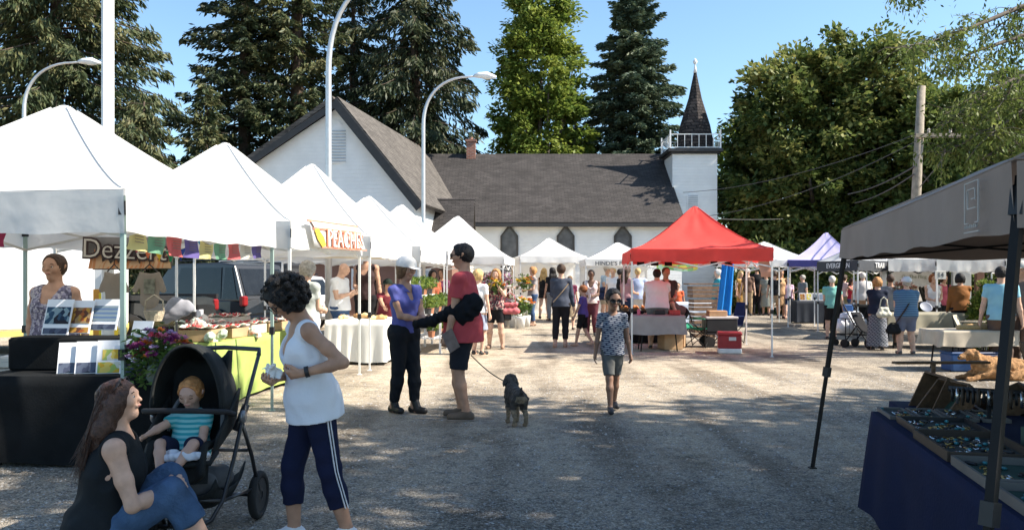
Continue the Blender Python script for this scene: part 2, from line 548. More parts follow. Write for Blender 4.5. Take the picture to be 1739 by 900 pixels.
def conifer(px, Y, top_z, base_z, rad, label, m, bark, seed=0, droop=.35, nb=150, per_m=30, leaf=.34, group="tall evergreens behind the church", taper=.85, hang=.5, lean=0.0, gap=0.0, squash=1.0, thin=.28):
    rs = np.random.RandomState(seed)
    x0 = X(px, Y)
    root = thing("fir_tree", label, "tree", (x0, Y, 0), group=group)
    tb = MB()
    tb.tube([(0, 0, -.2), (0, 0, top_z * .35), (lean * .5, 0, top_z * .7), (lean, 0, top_z)], [top_z * .022, top_z * .017, top_z * .01, .03], 8)
    Cs = []; Ds = []; Ws = []
    for i in range(nb):
        t = (i + rs.rand()) / nb
        z = base_z + (top_z - base_z) * t ** .92
        ln = rad * max(.05, (1 - t)) ** taper * rs.uniform(.62, 1.12)
        if t < .12: ln *= .75 + t * 2
        if rs.rand() < gap: ln *= .35
        a = i * 2.399 + rs.uniform(-.5, .5)
        dx, dy = math.cos(a), math.sin(a) * squash
        k = 7
        s = np.linspace(0, 1, k)
        up = .18 * (1 - t)
        bx = lean * z / top_z + dx * ln * s; by = dy * ln * s
        bz = z + ln * (up * s - droop * s ** 1.7 + .10 * s ** 5 * (droop > .2)) + (t > .8) * ln * s * .4
        pts = [(bx[j], by[j], bz[j]) for j in range(k)]
        tb.tube(pts, [max(.012, .045 * ln / 4 * (1 - .85 * q)) for q in s], 4, caps=False)
        n = int(per_m * 1.3 * ln) + 5
        u = rs.uniform(.12, 1.0, n) ** .8
        wid = (.30 + .28 * ln * .5) * np.sin(np.clip(u * 1.0, 0, 1) * PI * .86 + .25)
        sd = rs.uniform(-1, 1, n)
        C = np.stack([np.interp(u, s, bx), np.interp(u, s, by), np.interp(u, s, bz)], 1)
        side = np.array([-dy, dx, 0.])
        out = np.array([dx, dy, 0.])
        C += side * (sd * wid * .75)[:, None]
        C[:, 2] -= np.abs(rs.normal(0, .16, n)) * (hang * 1.2) + np.abs(sd) * wid * hang * .5
        C += rs.normal(0, .06, (n, 3))
        d = out * (.55 + .3 * rs.rand(n))[:, None] + side * (np.sign(sd) * rs.uniform(.3, .9, n))[:, None]
        d[:, 2] -= hang * rs.uniform(.3, 1.5, n)
        d += rs.normal(0, .22, (n, 3))
        d /= np.linalg.norm(d, axis=1, keepdims=True)
        L_ = leaf * rs.uniform(.5, 1.2, n)
        w = np.cross(d, rnd_unit(rs, n)); w /= (np.linalg.norm(w, axis=1, keepdims=True) + 1e-9)
        Cs.append(C); Ds.append(d * (L_ * .5)[:, None]); Ws.append(w * (L_ * thin * .5)[:, None])
    tb.build("trunk", bark, root, smooth=True)
    leaf_mesh("crown", np.concatenate(Cs), np.concatenate(Ds), np.concatenate(Ws), m, root, .1)
    return root


def broadleaf(name, loc, blobs, label, m, bark, seed=0, clump=.8, nclump=300, per=70, leaf=.3, group=None, trunk_h=3, trunk_r=.3, droop=.3, limbs=8, aspect=.5, shell=.55):
    """blobs: list of (dx,dy,z,rx,ry,rz) ellipsoids making the crown"""
    rs = np.random.RandomState(seed)
    root = thing(name, label, "tree", loc, group=group)
    vols = np.array([b[3] * b[4] * b[5] for b in blobs]) ** .75
    vols = vols / vols.sum()
    CC = []; NN = []
    for b, v in zip(blobs, vols):
        n = max(4, int(nclump * v))
        d = rnd_unit(rs, n)
        r = shell + (1 - shell) * rs.rand(n) ** .6
        r *= rs.uniform(.88, 1.1, n)
        CC.append(np.array(b[:3]) + d * np.array(b[3:]) * r[:, None]); NN.append(d)
    CC = np.concatenate(CC); NN = np.concatenate(NN)
    n = len(CC)
    idx = np.repeat(np.arange(n), per)
    k = len(idx)
    cs = clump * rs.uniform(.55, 1.25, n)
    off = rnd_unit(rs, k) * (rs.rand(k) ** .5 * cs[idx])[:, None]
    off[:, 2] *= .62
    C = CC[idx] + off
    out = off / (np.linalg.norm(off, axis=1, keepdims=True) + 1e-9) * .8 + NN[idx] * .7
    d = out + rs.normal(0, .5, (k, 3)); d[:, 2] -= droop
    d /= np.linalg.norm(d, axis=1, keepdims=True)
    upv = np.array([0, 0, 1.]) + rs.normal(0, .55, (k, 3))
    w = np.cross(d, upv); w /= (np.linalg.norm(w, axis=1, keepdims=True) + 1e-9)
    L_ = leaf * rs.uniform(.55, 1.25, k)
    leaf_mesh("crown", C, d * (L_ * .5)[:, None], w * (L_ * aspect * .5)[:, None], m, root, .25)
    tb = MB()
    tb.tube([(0, 0, -.2), (.05, 0, trunk_h * .5), (0, .05, trunk_h)], [trunk_r * 1.3, trunk_r, trunk_r * .85], 8)
    order = rs.permutation(n)[:limbs * 3]
    for i in order:
        c = CC[i]
        mid = Vector((c[0] * .45 + rs.normal(0, .2), c[1] * .45 + rs.normal(0, .2), trunk_h + (c[2] - trunk_h) * .5))
        tb.tube([(0, 0, trunk_h * .92), mid, tuple(c)], [trunk_r * .55, trunk_r * .3, .02], 5, caps=False)
    tb.build("trunk", bark, root, smooth=True)
    return root
# ================================================================== SETTING
gm = groundmat()
g_ = MB()
rg = random.Random(4)
def gz(x, y):
    return .0
def gfn(u, v):
    x = -260 + 520 * u; y = -60 + 560 * v
    return (x, y, 0.0)
g_.grid(gfn, 24, 24)
tag(g_.build("ground", gm), kind="structure")

# loose pebbles on the foreground: real stones, nobody could count them
def pebbles():
    rs = np.random.RandomState(3)
    n = 34000
    y = 3.6 + 9.5 * rs.rand(n) ** 1.5
    x = rs.uniform(-.66, .66, n) * (y + .5)
    r = (.004 + .009 * rs.rand(n) ** 3) * (.75 + y * .05)
    base = np.array([[1, 0, 0], [0, 1, 0], [-1, 0, 0], [0, -1, 0], [0, 0, 1.0], [0, 0, -.3]])
    tri = np.array([[0, 1, 4], [1, 2, 4], [2, 3, 4], [3, 0, 4]])
    a = rs.uniform(0, 2 * PI, n)
    V = np.repeat(base[None], n, 0) * rs.uniform(.6, 1.2, (n, 6, 1))
    V = V * np.stack([r * rs.uniform(.8, 1.5, n), r, r * .65], 1)[:, None, :]
    ca, sa = np.cos(a)[:, None], np.sin(a)[:, None]
    vx = V[..., 0] * ca - V[..., 1] * sa; vy = V[..., 0] * sa + V[..., 1] * ca
    V[..., 0] = vx + x[:, None]; V[..., 1] = vy + y[:, None]
    F = (tri[None] + (np.arange(n) * 6)[:, None, None]).reshape(-1, 3)
    m, t, N, L = _mat("pebble_stone")
    b = N["Principled BSDF"]; b.inputs["Roughness"].default_value = .85
    tc = N.new("ShaderNodeTexCoord"); v = N.new("ShaderNodeTexVoronoi"); v.inputs["Scale"].default_value = 40
    L.new(tc.outputs["Object"], v.inputs[0]); sp = N.new("ShaderNodeSeparateXYZ"); L.new(v.outputs["Color"], sp.inputs[0])
    cr = N.new("ShaderNodeValToRGB"); cr.color_ramp.elements[0].color = (.12, .12, .125, 1); cr.color_ramp.elements[1].color = (.5, .47, .43, 1)
    L.new(sp.outputs[0], cr.inputs[0]); L.new(cr.outputs[0], b.inputs["Base Color"])
    o = np_mesh("gravel", V.reshape(-1, 3), F, m)
    tag(o, "loose grey gravel stones scattered over the market ground", "gravel", kind="stuff")
pebbles()

# ------------------------------------------------------------------ church
SHING = brickmat("asphalt_shingle", (.042, .038, .037), (.064, .057, .055), (.027, .025, .024), .30, .11, .012, 'x', zf=1.6, bump=.5)
SHINGW = brickmat("asphalt_shingle_wing", (.085, .076, .069), (.13, .117, .105), (.05, .046, .042), .30, .13, .012, 'y', zf=1.2, bump=.5)
SPIRE = brickmat("spire_shingle", (.035, .03, .03), (.075, .062, .056), (.018, .016, .016), .22, .15, .02, 'xy', bump=.8)
SIDING = bandmat("white_lap_siding", (.78, .78, .76), .14)
TRIMD = mat("dark_fascia", (.035, .035, .037), .6)
YW, YR = 36.0, 41.2
zE, zR = Z(373, YW), Z(265, YR)
ch = thing("church", "white clapboard church with dark shingle roofs, gabled wing, steeple and pointed windows", "church", (0, YW, 0))
xl, xr = X(640, YW), X(1158, YW)
b = MB()
b.prism([(0.0, 0), (2 * (YR - YW), 0), (2 * (YR - YW), zE), (YR - YW, zR - .15), (0, zE)], 'x', xl, xr)
b.build("nave_wall", SIDING, ch)
# nave roof slabs
b = MB()
ov = .35; sl_ = (zR - zE) / (YR - YW)
def slab(mb, p0, p1, p2, p3, th, mi=0):
    p = [Vector(q) for q in (p0, p1, p2, p3)]
    n = (p[1] - p[0]).cross(p[3] - p[0]).normalized() * th
    vs = p + [q - n for q in p]
    mb.add(vs, [(0, 1, 2, 3), (7, 6, 5, 4), (0, 4, 5, 1), (1, 5, 6, 2), (2, 6, 7, 3), (3, 7, 4, 0)], mi)
slab(b, (xl, -ov, zE - ov * sl_ + .1), (xr + .1, -ov, zE - ov * sl_ + .1), (xr + .1, YR - YW, zR + .1), (xl, YR - YW, zR + .1), .12)
slab(b, (xl, YR - YW, zR + .098), (xr + .1, YR - YW, zR + .098), (xr + .1, 2 * (YR - YW) + ov, zE - ov * sl_ + .1), (xl, 2 * (YR - YW) + ov, zE - ov * sl_ + .1), .12)
rf = b.build("nave_roof", SHING, ch)
b = MB(); b.box(((xl + xr) / 2, -ov - .03, zE - ov * sl_ - .02), (xr - xl, .05, .16)); b.build("gutter", TRIMD, ch)
b = MB()
cx_ = X(800.5, YR); b.box((cx_, YR - YW - .25, zR + .12), (.44, .44, 1.15)); b.box((cx_, YR - YW - .25, zR + .70), (.54, .54, .1))
b.tube([(cx_, YR - YW - .25, zR + .74), (cx_, YR - YW - .25, zR + .88)], .1, 8)
b.build("chimney", brickmat("red_brick", (.24, .09, .06), (.32, .13, .08), (.3, .27, .24), .2, .075, .01, 'xy'), ch)
# windows, pointed
FRAMED = mat("dark_window_frame", (.06, .055, .05), .6)
for pxw in (865, 960.5, 1057.5):
    xw = X(pxw, YW); w2 = .39; zt = Z(375, YW) - .16; zb = 1.75; zs = zt - .5
    fr = MB()
    outer = [(xw - w2, zb), (xw + w2, zb), (xw + w2, zs), (xw, zt), (xw - w2, zs)]
    k_ = .80
    inner = [(xw - w2 * k_, zb + .08), (xw + w2 * k_, zb + .08), (xw + w2 * k_, zs - .02), (xw, zt - .12), (xw - w2 * k_, zs - .02)]
    n = 5
    vs = [(p[0], -.07, p[1]) for p in outer] + [(p[0], -.07, p[1]) for p in inner] + [(p[0], .0, p[1]) for p in outer] + [(p[0], -.01, p[1]) for p in inner]
    fs = []
    for i in range(n):
        j = (i + 1) % n
        fs += [(i, j, 5 + j, 5 + i), (10 + i, i + 0, 5 * 0 + i, 10 + i)][:1] + [(i, 10 + i, 10 + j, j), (5 + i, 5 + j, 15 + j, 15 + i)]
    fr.add(vs, fs)
    wo = fr.build("window", FRAMED, ch)
    pn = MB(); pn.prism(inner, 'y', -.03, -.018); pn.build("pane", mat("dull_pane", (.10, .10, .105), .25, .35, 3), wo)
# wing: lopsided gable to the front
YG = 30.0
A = P(572, 174, YG); Rr = P(716, 349, YG); slL = .64; slR = (A.z - Rr.z) / (Rr.x - A.x)
xL = A.x - 4.6; zL = A.z - 4.6 * slL
dy = 11.0; th_ = math.atan(.155)
yy0 = YG - YW
def wp(x, y, z):
    u, v = x - A.x, y
    return (A.x + u * math.cos(th_) + v * math.sin(th_), yy0 - u * math.sin(th_) + v * math.cos(th_), z)
b = MB()
prof = [(xL, 0), (Rr.x - .18, 0), (Rr.x - .18, Rr.z + .05), (A.x, A.z - .22), (xL, zL - .1)]
vs = [wp(p[0], 0, p[1]) for p in prof] + [wp(p[0], dy, p[1]) for p in prof]
b.add(vs, [(0, 1, 2, 3, 4), (9, 8, 7, 6, 5)] + [(i, 5 + i, 5 + (i + 1) % 5, (i + 1) % 5) for i in range(5)])
b.build("wing_wall", SIDING, ch, fixn=True)
b = MB()
f0 = -.28
slab(b, wp(A.x, f0, A.z + .05), wp(Rr.x + .1, f0, Rr.z - .1), wp(Rr.x + .1, dy, Rr.z - .1), wp(A.x, dy, A.z + .05), -.16)
slab(b, wp(A.x, f0, A.z + .047), wp(A.x, dy, A.z + .047), wp(xL, dy, zL), wp(xL, f0, zL), -.16)
b.build("wing_roof", SHINGW, ch, fixn=True)
b = MB()
b.bar(wp(A.x, f0 - .03, A.z - .03), wp(Rr.x + .1, f0 - .03, Rr.z - .16), .05, .30); b.bar(wp(A.x + .1, f0 - .028, A.z - .10), wp(xL, f0 - .028, zL - .08), .045, .22)
b.build("bargeboard", TRIMD, ch)
b = MB()
lx, lz0, lz1 = X(576, YG), Z(278, YG), Z(222, YG)
b.prism([(lx - .3, lz0), (lx + .3, lz0), (lx + .3, lz1), (lx, lz1 + .32), (lx - .3, lz1)], 'y', yy0 - .05, yy0 + .01)
lou = b.build("louvre", WHITE, ch)
b = MB()
for i in range(11):
    z = lz0 + .08 + i * (lz1 - lz0) / 11
    b.box((lx, yy0 - .07, z), (.5, .03, .045))
b.build("slat", mat("weathered_slat", (.42, .46, .5), .7), lou)
# porch roof in front of the nave
YP = 33.0
b = MB()
px0, px1 = X(722, YP), X(806, YP); zt = Z(337, YP); ze = Z(415, YP) - .2
y0 = YP - YW
slab(b, (px0, y0 - 1.6, ze), (px1, y0 - 1.6, ze), (px1, y0, zt), (px0, y0, zt), .1)
slab(b, (px0, y0, zt - .002), (px1, y0, zt - .002), (px1, y0 + 1.6, ze), (px0, y0 + 1.6, ze), .1)
b.build("porch_roof", SHING, ch)
b = MB(); b.prism([(y0 - 1.4, 0), (y0 + 1.4, 0), (y0 + 1.4, ze + .05), (y0, zt - .15), (y0 - 1.4, ze + .05)], 'x', px0 + .1, px1 - .12)
b.build("porch_wall", mat("cream_siding", (.62, .58, .48), .6), ch)
# tower
b = MB()
YT = 38.3
ty = YT - YW; td = 2.0
tx0, tx1 = X(1142, YT), X(1218, YT); sx0 = X(1158, YT); zst = Z(303, YT); zpl = Z(258, YT)
b.box(((tx0 + tx1) / 2, ty + td / 2, zpl / 2), (tx1 - tx0, td, zpl))
b.build("tower_wall", SIDING, ch)
b = MB(); zp2 = zpl + .12
b.box(((tx0 + tx1) / 2, ty + td / 2, zpl + .06), (tx1 - tx0 + .45, td + .45, .14)); b.box(((tx0 + tx1) / 2, ty + td / 2, zpl - .05), (tx1 - tx0 + .2, td + .2, .1))
b.build("tower_cornice", TRIMD, ch)
b = MB()
cxx = (tx0 + tx1) / 2; cyy = ty + td / 2; hw = (tx1 - tx0) / 2 + .12; hd = td / 2 + .12; zr0, zr1 = zpl + .13, Z(229, YT)
cs = [(-hw, -hd), (hw, -hd), (hw, hd), (-hw, hd)]
for i in range(4):
    a_, c_ = cs[i], cs[(i + 1) % 4]
    b.bar((cxx + a_[0], cyy + a_[1], zr0 - .05), (cxx + a_[0], cyy + a_[1], zr1 + .2), .065)
    for zz in (zr0 + .06, zr1): b.bar((cxx + a_[0], cyy + a_[1], zz), (cxx + c_[0], cyy + c_[1], zz), .036)
    for k in range(1, 7):
        t = k / 7; q = (cxx + a_[0] * (1 - t) + c_[0] * t, cyy + a_[1] * (1 - t) + c_[1] * t)
        b.bar((q[0], q[1], zr0 + .05), (q[0], q[1], zr1), .026)
b.build("tower_railing", WHITE, ch)
b = MB()
sc_ = X(1182, YT + 1) ; zs0 = zpl + .12; ztip = Z(121, YT + 1); hwid = X(1213, YT + 1) - X(1181, YT + 1)
b.lathe([(hwid * 1.06, zs0), (hwid * .98, zs0 + .5), (hwid * .80, zs0 + 1.3), (hwid * .36, zs0 + (ztip - zs0) * .66), (.05, ztip)], (sc_ - .04, cyy, 0), 8)
b.build("spire", SPIRE, ch)
b = MB(); b.lathe([(.09, ztip - .1), (.05, ztip + .18), (.03, ztip + .3), (.085, ztip + .36), (.105, ztip + .44), (.07, ztip + .52), (.01, ztip + .6)], (sc_ - .04, cyy, 0), 10)
b.build("finial", WHITE, ch, smooth=True)
b = MB(); lx = X(1176.5, YT); lz0, lz1 = Z(358, YT), Z(333, YT)
b.prism([(lx - .27, lz0), (lx + .27, lz0), (lx + .27, lz1), (lx, lz1 + .28), (lx - .27, lz1)], 'y', ty - .04, ty + .01)
lo2 = b.build("louvre", WHITE, ch)
b = MB()
for i in range(8): b.box((lx, ty - .055, lz0 + .06 + i * .09), (.44, .03, .04))
b.build("slat", mat("weathered_slat", (.42, .46, .5)), lo2)

# a brown timber shed behind the stalls on the left, and a pale fence panel
sh_ = thing("shed", "low reddish brown timber shed behind the white stalls", "shed", (0, 27.5, 0))
b = MB(); b.box((-4.6, 1.5, 1.15), (5.2, 3, 2.3)); b.build("wall", bandmat("red_brown_boards", (.23, .12, .085), .2), sh_)
b = MB(); slab(b, (-7.4, -.3, 2.2), (-1.8, -.3, 2.2), (-1.8, 3.2, 2.75), (-7.4, 3.2, 2.75), .1); b.build("roof", mat("grey_felt", (.18, .17, .17), .9), sh_)
for xw, ww in ((-3.1, .8), (-5.0, .7)):
    b = MB(); b.box((xw, -.03, 1.5), (ww, .05, .7)); wdo = b.build("window", WHITE, sh_)
    b = MB(); b.box((xw, -.062, 1.5), (ww - .14, .02, .56)); b.build("pane", mat("pale_pane", (.45, .5, .55), .2), wdo)

# ------------------------------------------------------------------ trees
BARK = mat("fir_bark", (.085, .06, .045), .95, .3, 5, bump=.6, bscale=12)
BARK2 = mat("grey_bark", (.13, .11, .09), .95, .3, 5, bump=.5, bscale=14)
FIR = leafmat("fir_needles", (.035, .055, .026), (.075, .095, .042), (.15, .14, .06), .22, .45, 4)
FIRB = leafmat("fir_needles_dark", (.018, .032, .017), (.042, .058, .028), (.095, .095, .042), .2, .45, 4)
SPR = leafmat("spruce_needles", (.04, .07, .05), (.08, .115, .07), (.14, .165, .09), .2, .45, 4)
BRT = leafmat("bright_leaves", (.075, .13, .025), (.165, .22, .04), (.28, .32, .065), .40, .4, 3)
CHN = leafmat("chestnut_leaves", (.05, .085, .022), (.12, .155, .042), (.29, .28, .09), .38, .5, 3)
LOC = leafmat("locust_leaves", (.065, .10, .025), (.12, .165, .04), (.20, .23, .06), .4, .8, 4)

GC = "tall evergreens behind the church"
conifer(95, 36, 21, 1.0, 7.2, "huge shaggy evergreen behind the first white tent and thick pole", FIR, BARK, 11, .42, 250, 62, .42, hang=.95, taper=.45, thin=.24, squash=.75)
conifer(245, 33, 8.6, .5, 3.4, "lower drooping cedar right of the thick pole, above the tents", FIR, BARK, 12, .5, 120, 60, .38, hang=1.0, taper=.6, thin=.24)
conifer(415, 42, 20, 2.0, 4.6, "dark fir with sky gaps between the white tents and gable", FIRB, BARK, 13, .22, 170, 56, .42, hang=.5, taper=.5, thin=.28, gap=.12)
conifer(505, 43, 24, 3.0, 4.6, "tall fir directly behind the gable and curved lamp post", FIR, BARK, 14, .25, 190, 56, .42, hang=.6, taper=.42, thin=.28, gap=.1)
conifer(350, 38, 10.5, .5, 2.6, "short bushy fir left of the church gable behind the tents", FIR, BARK, 18, .3, 110, 60, .36, hang=.6, taper=.6)
conifer(705, 44, 21, 4.0, 6.2, "broad drooping fir behind the church roof, left of the green tree", FIRB, BARK, 15, .5, 175, 66, .42, hang=1.1, taper=.55, thin=.26, gap=.18)
conifer(600, 46, 19, 4.0, 4.0, "dark fir half hidden between the two tallest firs behind the gable", FIRB, BARK, 19, .35, 120, 52, .4, hang=.7, taper=.5, gap=.1)
conifer(1074, 46, 18.0, 3.0, 4.3, "blue green spruce with even cone shape, left of the steeple", SPR, BARK, 16, .12, 300, 85, .36, hang=.3, taper=.55, thin=.3)
x_, y_ = X(918, 45), 45
broadleaf("broadleaf_tree", (x_, y_, 0), [(0, 0, 6, 3.1, 2.6, 3.6), (.2, 0, 9.5, 2.75, 2.4, 3.6), (-.1, 0, 13, 2.3, 2.1, 3.2), (0, 0, 16.0, 1.7, 1.6, 2.4)],
          "bright yellow green columnar tree behind the church roof, left of spruce", BRT, BARK2, 21, .75, 520, 120, .3, "broadleaved trees round the market", 4, .35, .45, 10)
x_, y_ = X(1240, 46), 46
broadleaf("broadleaf_tree", (x_, y_, 0), [(0, 0, 4.5, 2.6, 2.4, 3.2), (.6, 0, 7.6, 1.9, 2, 2.6)],
          "small light green tree peeping out just right of the steeple", BRT, BARK2, 22, .7, 170, 90, .3, "broadleaved trees round the market", 2.5, .25, .3, 6)
x_, y_ = X(10, 44), 44
broadleaf("broadleaf_tree", (x_, y_, 0), [(0, 0, 6, 3, 2.4, 2.8), (-3, 0, 7, 3, 2.4, 3)],
          "pale green tree at the left edge behind the first tent", BRT, BARK2, 23, .7, 130, 80, .3, "broadleaved trees round the market", 2.5, .25, .3, 6)
x_, y_ = X(1395, 40), 40
broadleaf("broadleaf_tree", (x_, y_, 0), [(-.7, 0, 8.9, 3.7, 4, 3.6), (-1.5, -.5, 5.4, 3.5, 3.5, 3.4), (2.0, 0, 10.4, 3.3, 3.4, 3.2), (1.8, -1, 6.0, 3.6, 3.4, 3.6), (-.2, -1, 3.0, 4.2, 3, 2.6), (4.4, 0, 8, 2.6, 3, 3.3)],
          "massive dark horse chestnut tree behind the power pole, right of steeple", CHN, BARK2, 24, .85, 1050, 105, .34, "broadleaved trees round the market", 3, .5, .5, 16, .55, .5)
x_, y_ = X(1660, 36), 36
broadleaf("broadleaf_tree", (x_, y_, 0), [(0, 0, 7.0, 3.4, 3, 3.2), (1.5, 0, 4.0, 3.8, 3, 3.4), (-1.5, 0, 3.6, 3, 3, 2.6), (3.2, 0, 8.2, 3.2, 3, 3.2)],
          "leafy chestnut tree behind the crossarm, above the dark grey tent", LOC, BARK2, 25, .8, 620, 110, .30, "broadleaved trees round the market", 3, .4, .5, 10, .55, .5)

# hedge of dark shrubs beyond the right-hand stalls
for i, (px, Y, h, w, lb) in enumerate([(1262, 37, 3.0, 1.6, "shadowy shrub just right of the church tower"), (1325, 36, 3.2, 2.0, "dark shrub with yellow leaves beyond the red canopy"),
                                    (1395, 35, 2.4, 1.5, "rounded dark shrub behind the purple tent"), (1475, 34, 2.8, 2.0, "dark shrub behind the black and grey stall"),
                                    (1570, 34, 3.0, 2.2, "dark shrub behind the row of white awnings"), (1675, 33, 3.0, 2.2, "dark shrub at far right behind the awnings")]):
    o = broadleaf("shrub", (X(px, Y), Y, 0), [(0, 0, h * .5, w, 1.2, h * .55)], lb, CHN, BARK2, 40 + i, .5, 60, 60, .22, "dark shrubs beyond the stalls", .6, .1, .2, 3)
    o["category"] = "shrub"
o = broadleaf("hedge", (X(1387, 33.5), 33.5, 0), [(0, 0, .65, 1.15, .6, .42), (.6, 0, .7, .6, .6, .4)], "bright clipped green bush beside the purple tent table", BRT, BARK2, 50, .25, 70, 60, .1, None, .3, .05, .1, 2)
o["category"] = "bush"
o = broadleaf("garden_bush", (X(1674, 17.5), 17.5, 0), [(0, 0, .5, .36, .4, .5), (0, 0, .95, .28, .3, .4), (.1, 0, 1.2, .18, .22, .3)], "sunlit leafy green bush beside the hanging black clothes", BRT, BARK2, 51, .14, 150, 60, .075, None, .3, .03, .1, 2)
o["category"] = "bush"

# near locust tree on the right: its trunk stands outside the frame, its boughs hang into it
def locust(loc, boughs, label, seed, per=420, leaf=.095):
    rs = np.random.RandomState(seed)
    root = thing("locust_tree", label, "tree", loc, group="locust trees shading the market lane")
    tb = MB(); tb.tube([(0, 0, -.2), (.1, 0, 2), (-.1, .1, 5), (0, 0, 8)], [.34, .27, .2, .08], 9)
    Cs, Ds, Ws = [], [], []
    for b_ in boughs:
        pts = [Vector(p) for p in b_]
        # smooth path
        path = []
        for i in range(len(pts) - 1):
            for k in range(6):
                t = k / 6; path.append(pts[i].lerp(pts[i + 1], t))
        path.append(pts[-1])
        tb.tube(path, [max(.008, .07 * (1 - i / len(path)) ** 1.1) for i in range(len(path))], 5, caps=False)
        m_ = len(path)
        for _ in range(int(m_ * 1.6)):
            i = int(rs.uniform(.25, .999) * m_); p = path[i]
            d = Vector(rs.normal(size=3)); d.z = d.z * .4 - .25; d.normalize()
            ln = rs.uniform(.35, .95) * (1.15 - .5 * i / m_)
            q = p + d * ln; q.z -= .12 * ln
            tb.tube([p, p.lerp(q, .5) + Vector((0, 0, .05)), q], [.009, .006, .003], 4, caps=False)
            n = int(per * ln / 6)
            u = rs.uniform(.15, 1.05, n)
            C = np.array(p)[None] + (np.array(q) - np.array(p))[None] * u[:, None] + rs.normal(0, .07, (n, 3))
            C[:, 2] -= np.abs(rs.normal(0, .09, n))
            dd = rs.normal(0, .6, (n, 3)); dd[:, 2] -= .8; dd += np.array(d) * .4
            dd /= np.linalg.norm(dd, axis=1, keepdims=True)
            w = np.cross(dd, rnd_unit(rs, n)); w /= np.linalg.norm(w, axis=1, keepdims=True)
            L_ = leaf * rs.uniform(.6, 1.5, n)
            Cs.append(C); Ds.append(dd * (L_ / 2)[:, None]); Ws.append(w * (L_ * .17)[:, None])
    tb.build("trunk", BARK2, root, smooth=True)
    leaf_mesh("crown", np.concatenate(Cs), np.concatenate(Ds), np.concatenate(Ws), LOC, root, .15)
    return root
lx0, ly0 = 13.6, 15.5
def rel(px, py, Y): p = P(px, py, Y); return (p.x - lx0, p.y - ly0, p.z)
locust((lx0, ly0, 0), [
    [(0, 0, 4.5), rel(1739, 10, 15.5), rel(1655, 45, 15), rel(1585, 70, 14.6), rel(1520, 82, 14.4)],
    [(0, 0, 4.5), rel(1739, 60, 15.5), rel(1650, 90, 15), rel(1600, 125, 14.6)],
    [(0, 0, 4.0), rel(1760, 120, 15.5), rel(1690, 150, 15.2), rel(1640, 185, 15), rel(1600, 215, 14.8)],
    [(0, 0, 3.5), rel(1760, 190, 15.5), rel(1690, 215, 15.2), rel(1640, 240, 15), rel(1600, 262, 14.8)],
    [(0, 0, 3.2), rel(1770, 235, 15.8), rel(1710, 245, 15.5), rel(1660, 275, 15.4)],
    [(0, 0, 4.5), rel(1800, -20, 16), rel(1730, 20, 15.8), rel(1690, 50, 15.4)],
    [(0, 0, 4.5), rel(1700, -60, 15.5), rel(1600, -40, 15), rel(1525, -8, 14.6)],
    [(0, 0, 4.2), rel(1760, 140, 16.5), rel(1700, 170, 16.8), rel(1650, 190, 17)],
    [(0, 0, 3.6), rel(1770, 160, 15), rel(1720, 200, 14.6), rel(1680, 230, 14.4)],
    [(0, 0, 3.6), rel(1790, 110, 15), rel(1735, 130, 14.6), rel(1690, 190, 14.4)],
    [(0, 0, 3.6), rel(1790, 200, 16), rel(1740, 180, 16), rel(1700, 120, 16)],
], "feathery locust tree reaching into the upper right corner", 31)

# shade trees to the right of and behind the photographer's lane
def shade_tree(loc, blobs, label, seed, nclump, clump=.75, per=60, leaf=.26):
    return broadleaf("shade_tree", loc, blobs, label, LOC, BARK2, seed, clump, int(nclump * .56), int(per * 2.1), leaf, "locust trees shading the market lane", 4.5, .32, .3, 10, .5, .2)
shade_tree((12.5, 1.5, 0), [(-1, 1.0, 9.6, 4.2, 4.6, 1.5), (-4.4, 3.3, 9.8, 2.9, 4.4, 1.2), (2.5, 2, 9, 3.5, 4, 1.5)], "shade tree right of the lane beside the grey tent", 61, 380)
shade_tree((9.5, -4.5, 0), [(0, .5, 9.2, 4.5, 4.0, 1.6), (-4, 1, 9.4, 3.5, 3.5, 1.4)], "shade tree behind the camera on the right", 62, 330)
shade_tree((14.5, 7.5, 0), [(-2, -1.5, 9.6, 3.4, 2.0, 1.2), (0, 0, 8.8, 3.6, 2.4, 1.4), (-4.2, -.8, 9.6, 2.0, 2.2, 1.0)], "shade tree beyond the grey tent on the right", 63, 170)

# ------------------------------------------------------------------ poles, lamps and wires
def lamp(px, Y, ztop, zbend, reach, rad, label, headlen=.55):
    x0 = X(px, Y)
    t = thing("street_lamp", label, "street lamp", (x0, Y, 0), group="curved street lamps")
    b = MB()
    pts = [(0, 0, 0), (0, 0, zbend * .5), (0, 0, zbend)]
    rr = [rad * 1.25, rad * 1.1, rad]
    for k in range(1, 13):
        a = k / 12 * PI * .5
        pts.append((reach * .82 * (1 - math.cos(a)) ** 1.15, 0, zbend + (ztop - zbend) * math.sin(a)))
        rr.append(rad * (1 - .45 * k / 12))
    pts.append((reach, 0, ztop + .03)); rr.append(rad * .5)
    b.tube(pts, rr, 10)
    b.lathe([(rad * 2, 0), (rad * 2, .25), (rad * 1.4, .35)], (0, 0, 0), 10)
    b.build("pole", GALV, t, smooth=True)
    h = MB()
    h.tube([(reach - .12, 0, ztop + .03), (reach + .02, 0, ztop + .05), (reach + headlen * .5, 0, ztop + .05), (reach + headlen, 0, ztop - .01)], [.05, .09, .11, .04], 8)
    hd_ = h.build("lamp_head", mat("lamp_shell", (.66, .68, .7), .4), t, smooth=True)
    g = MB(); g.ball((reach + headlen * .5, 0, ztop - .03), .1, 8, sc=(1.9, .8, .5)); g.build("lens", mat("milky_lens", (.6, .62, .6), .3), hd_, smooth=True)
lamp(558, 16.5, 7.6, 5.6, 1.7, .058, "tall curved street lamp in front of the church gable")
lamp(719, 25, Z(131, 25), Z(215, 25), (840 - 719) / 56.0 - .5, .058, "curved street lamp whose head hangs over the church roof")
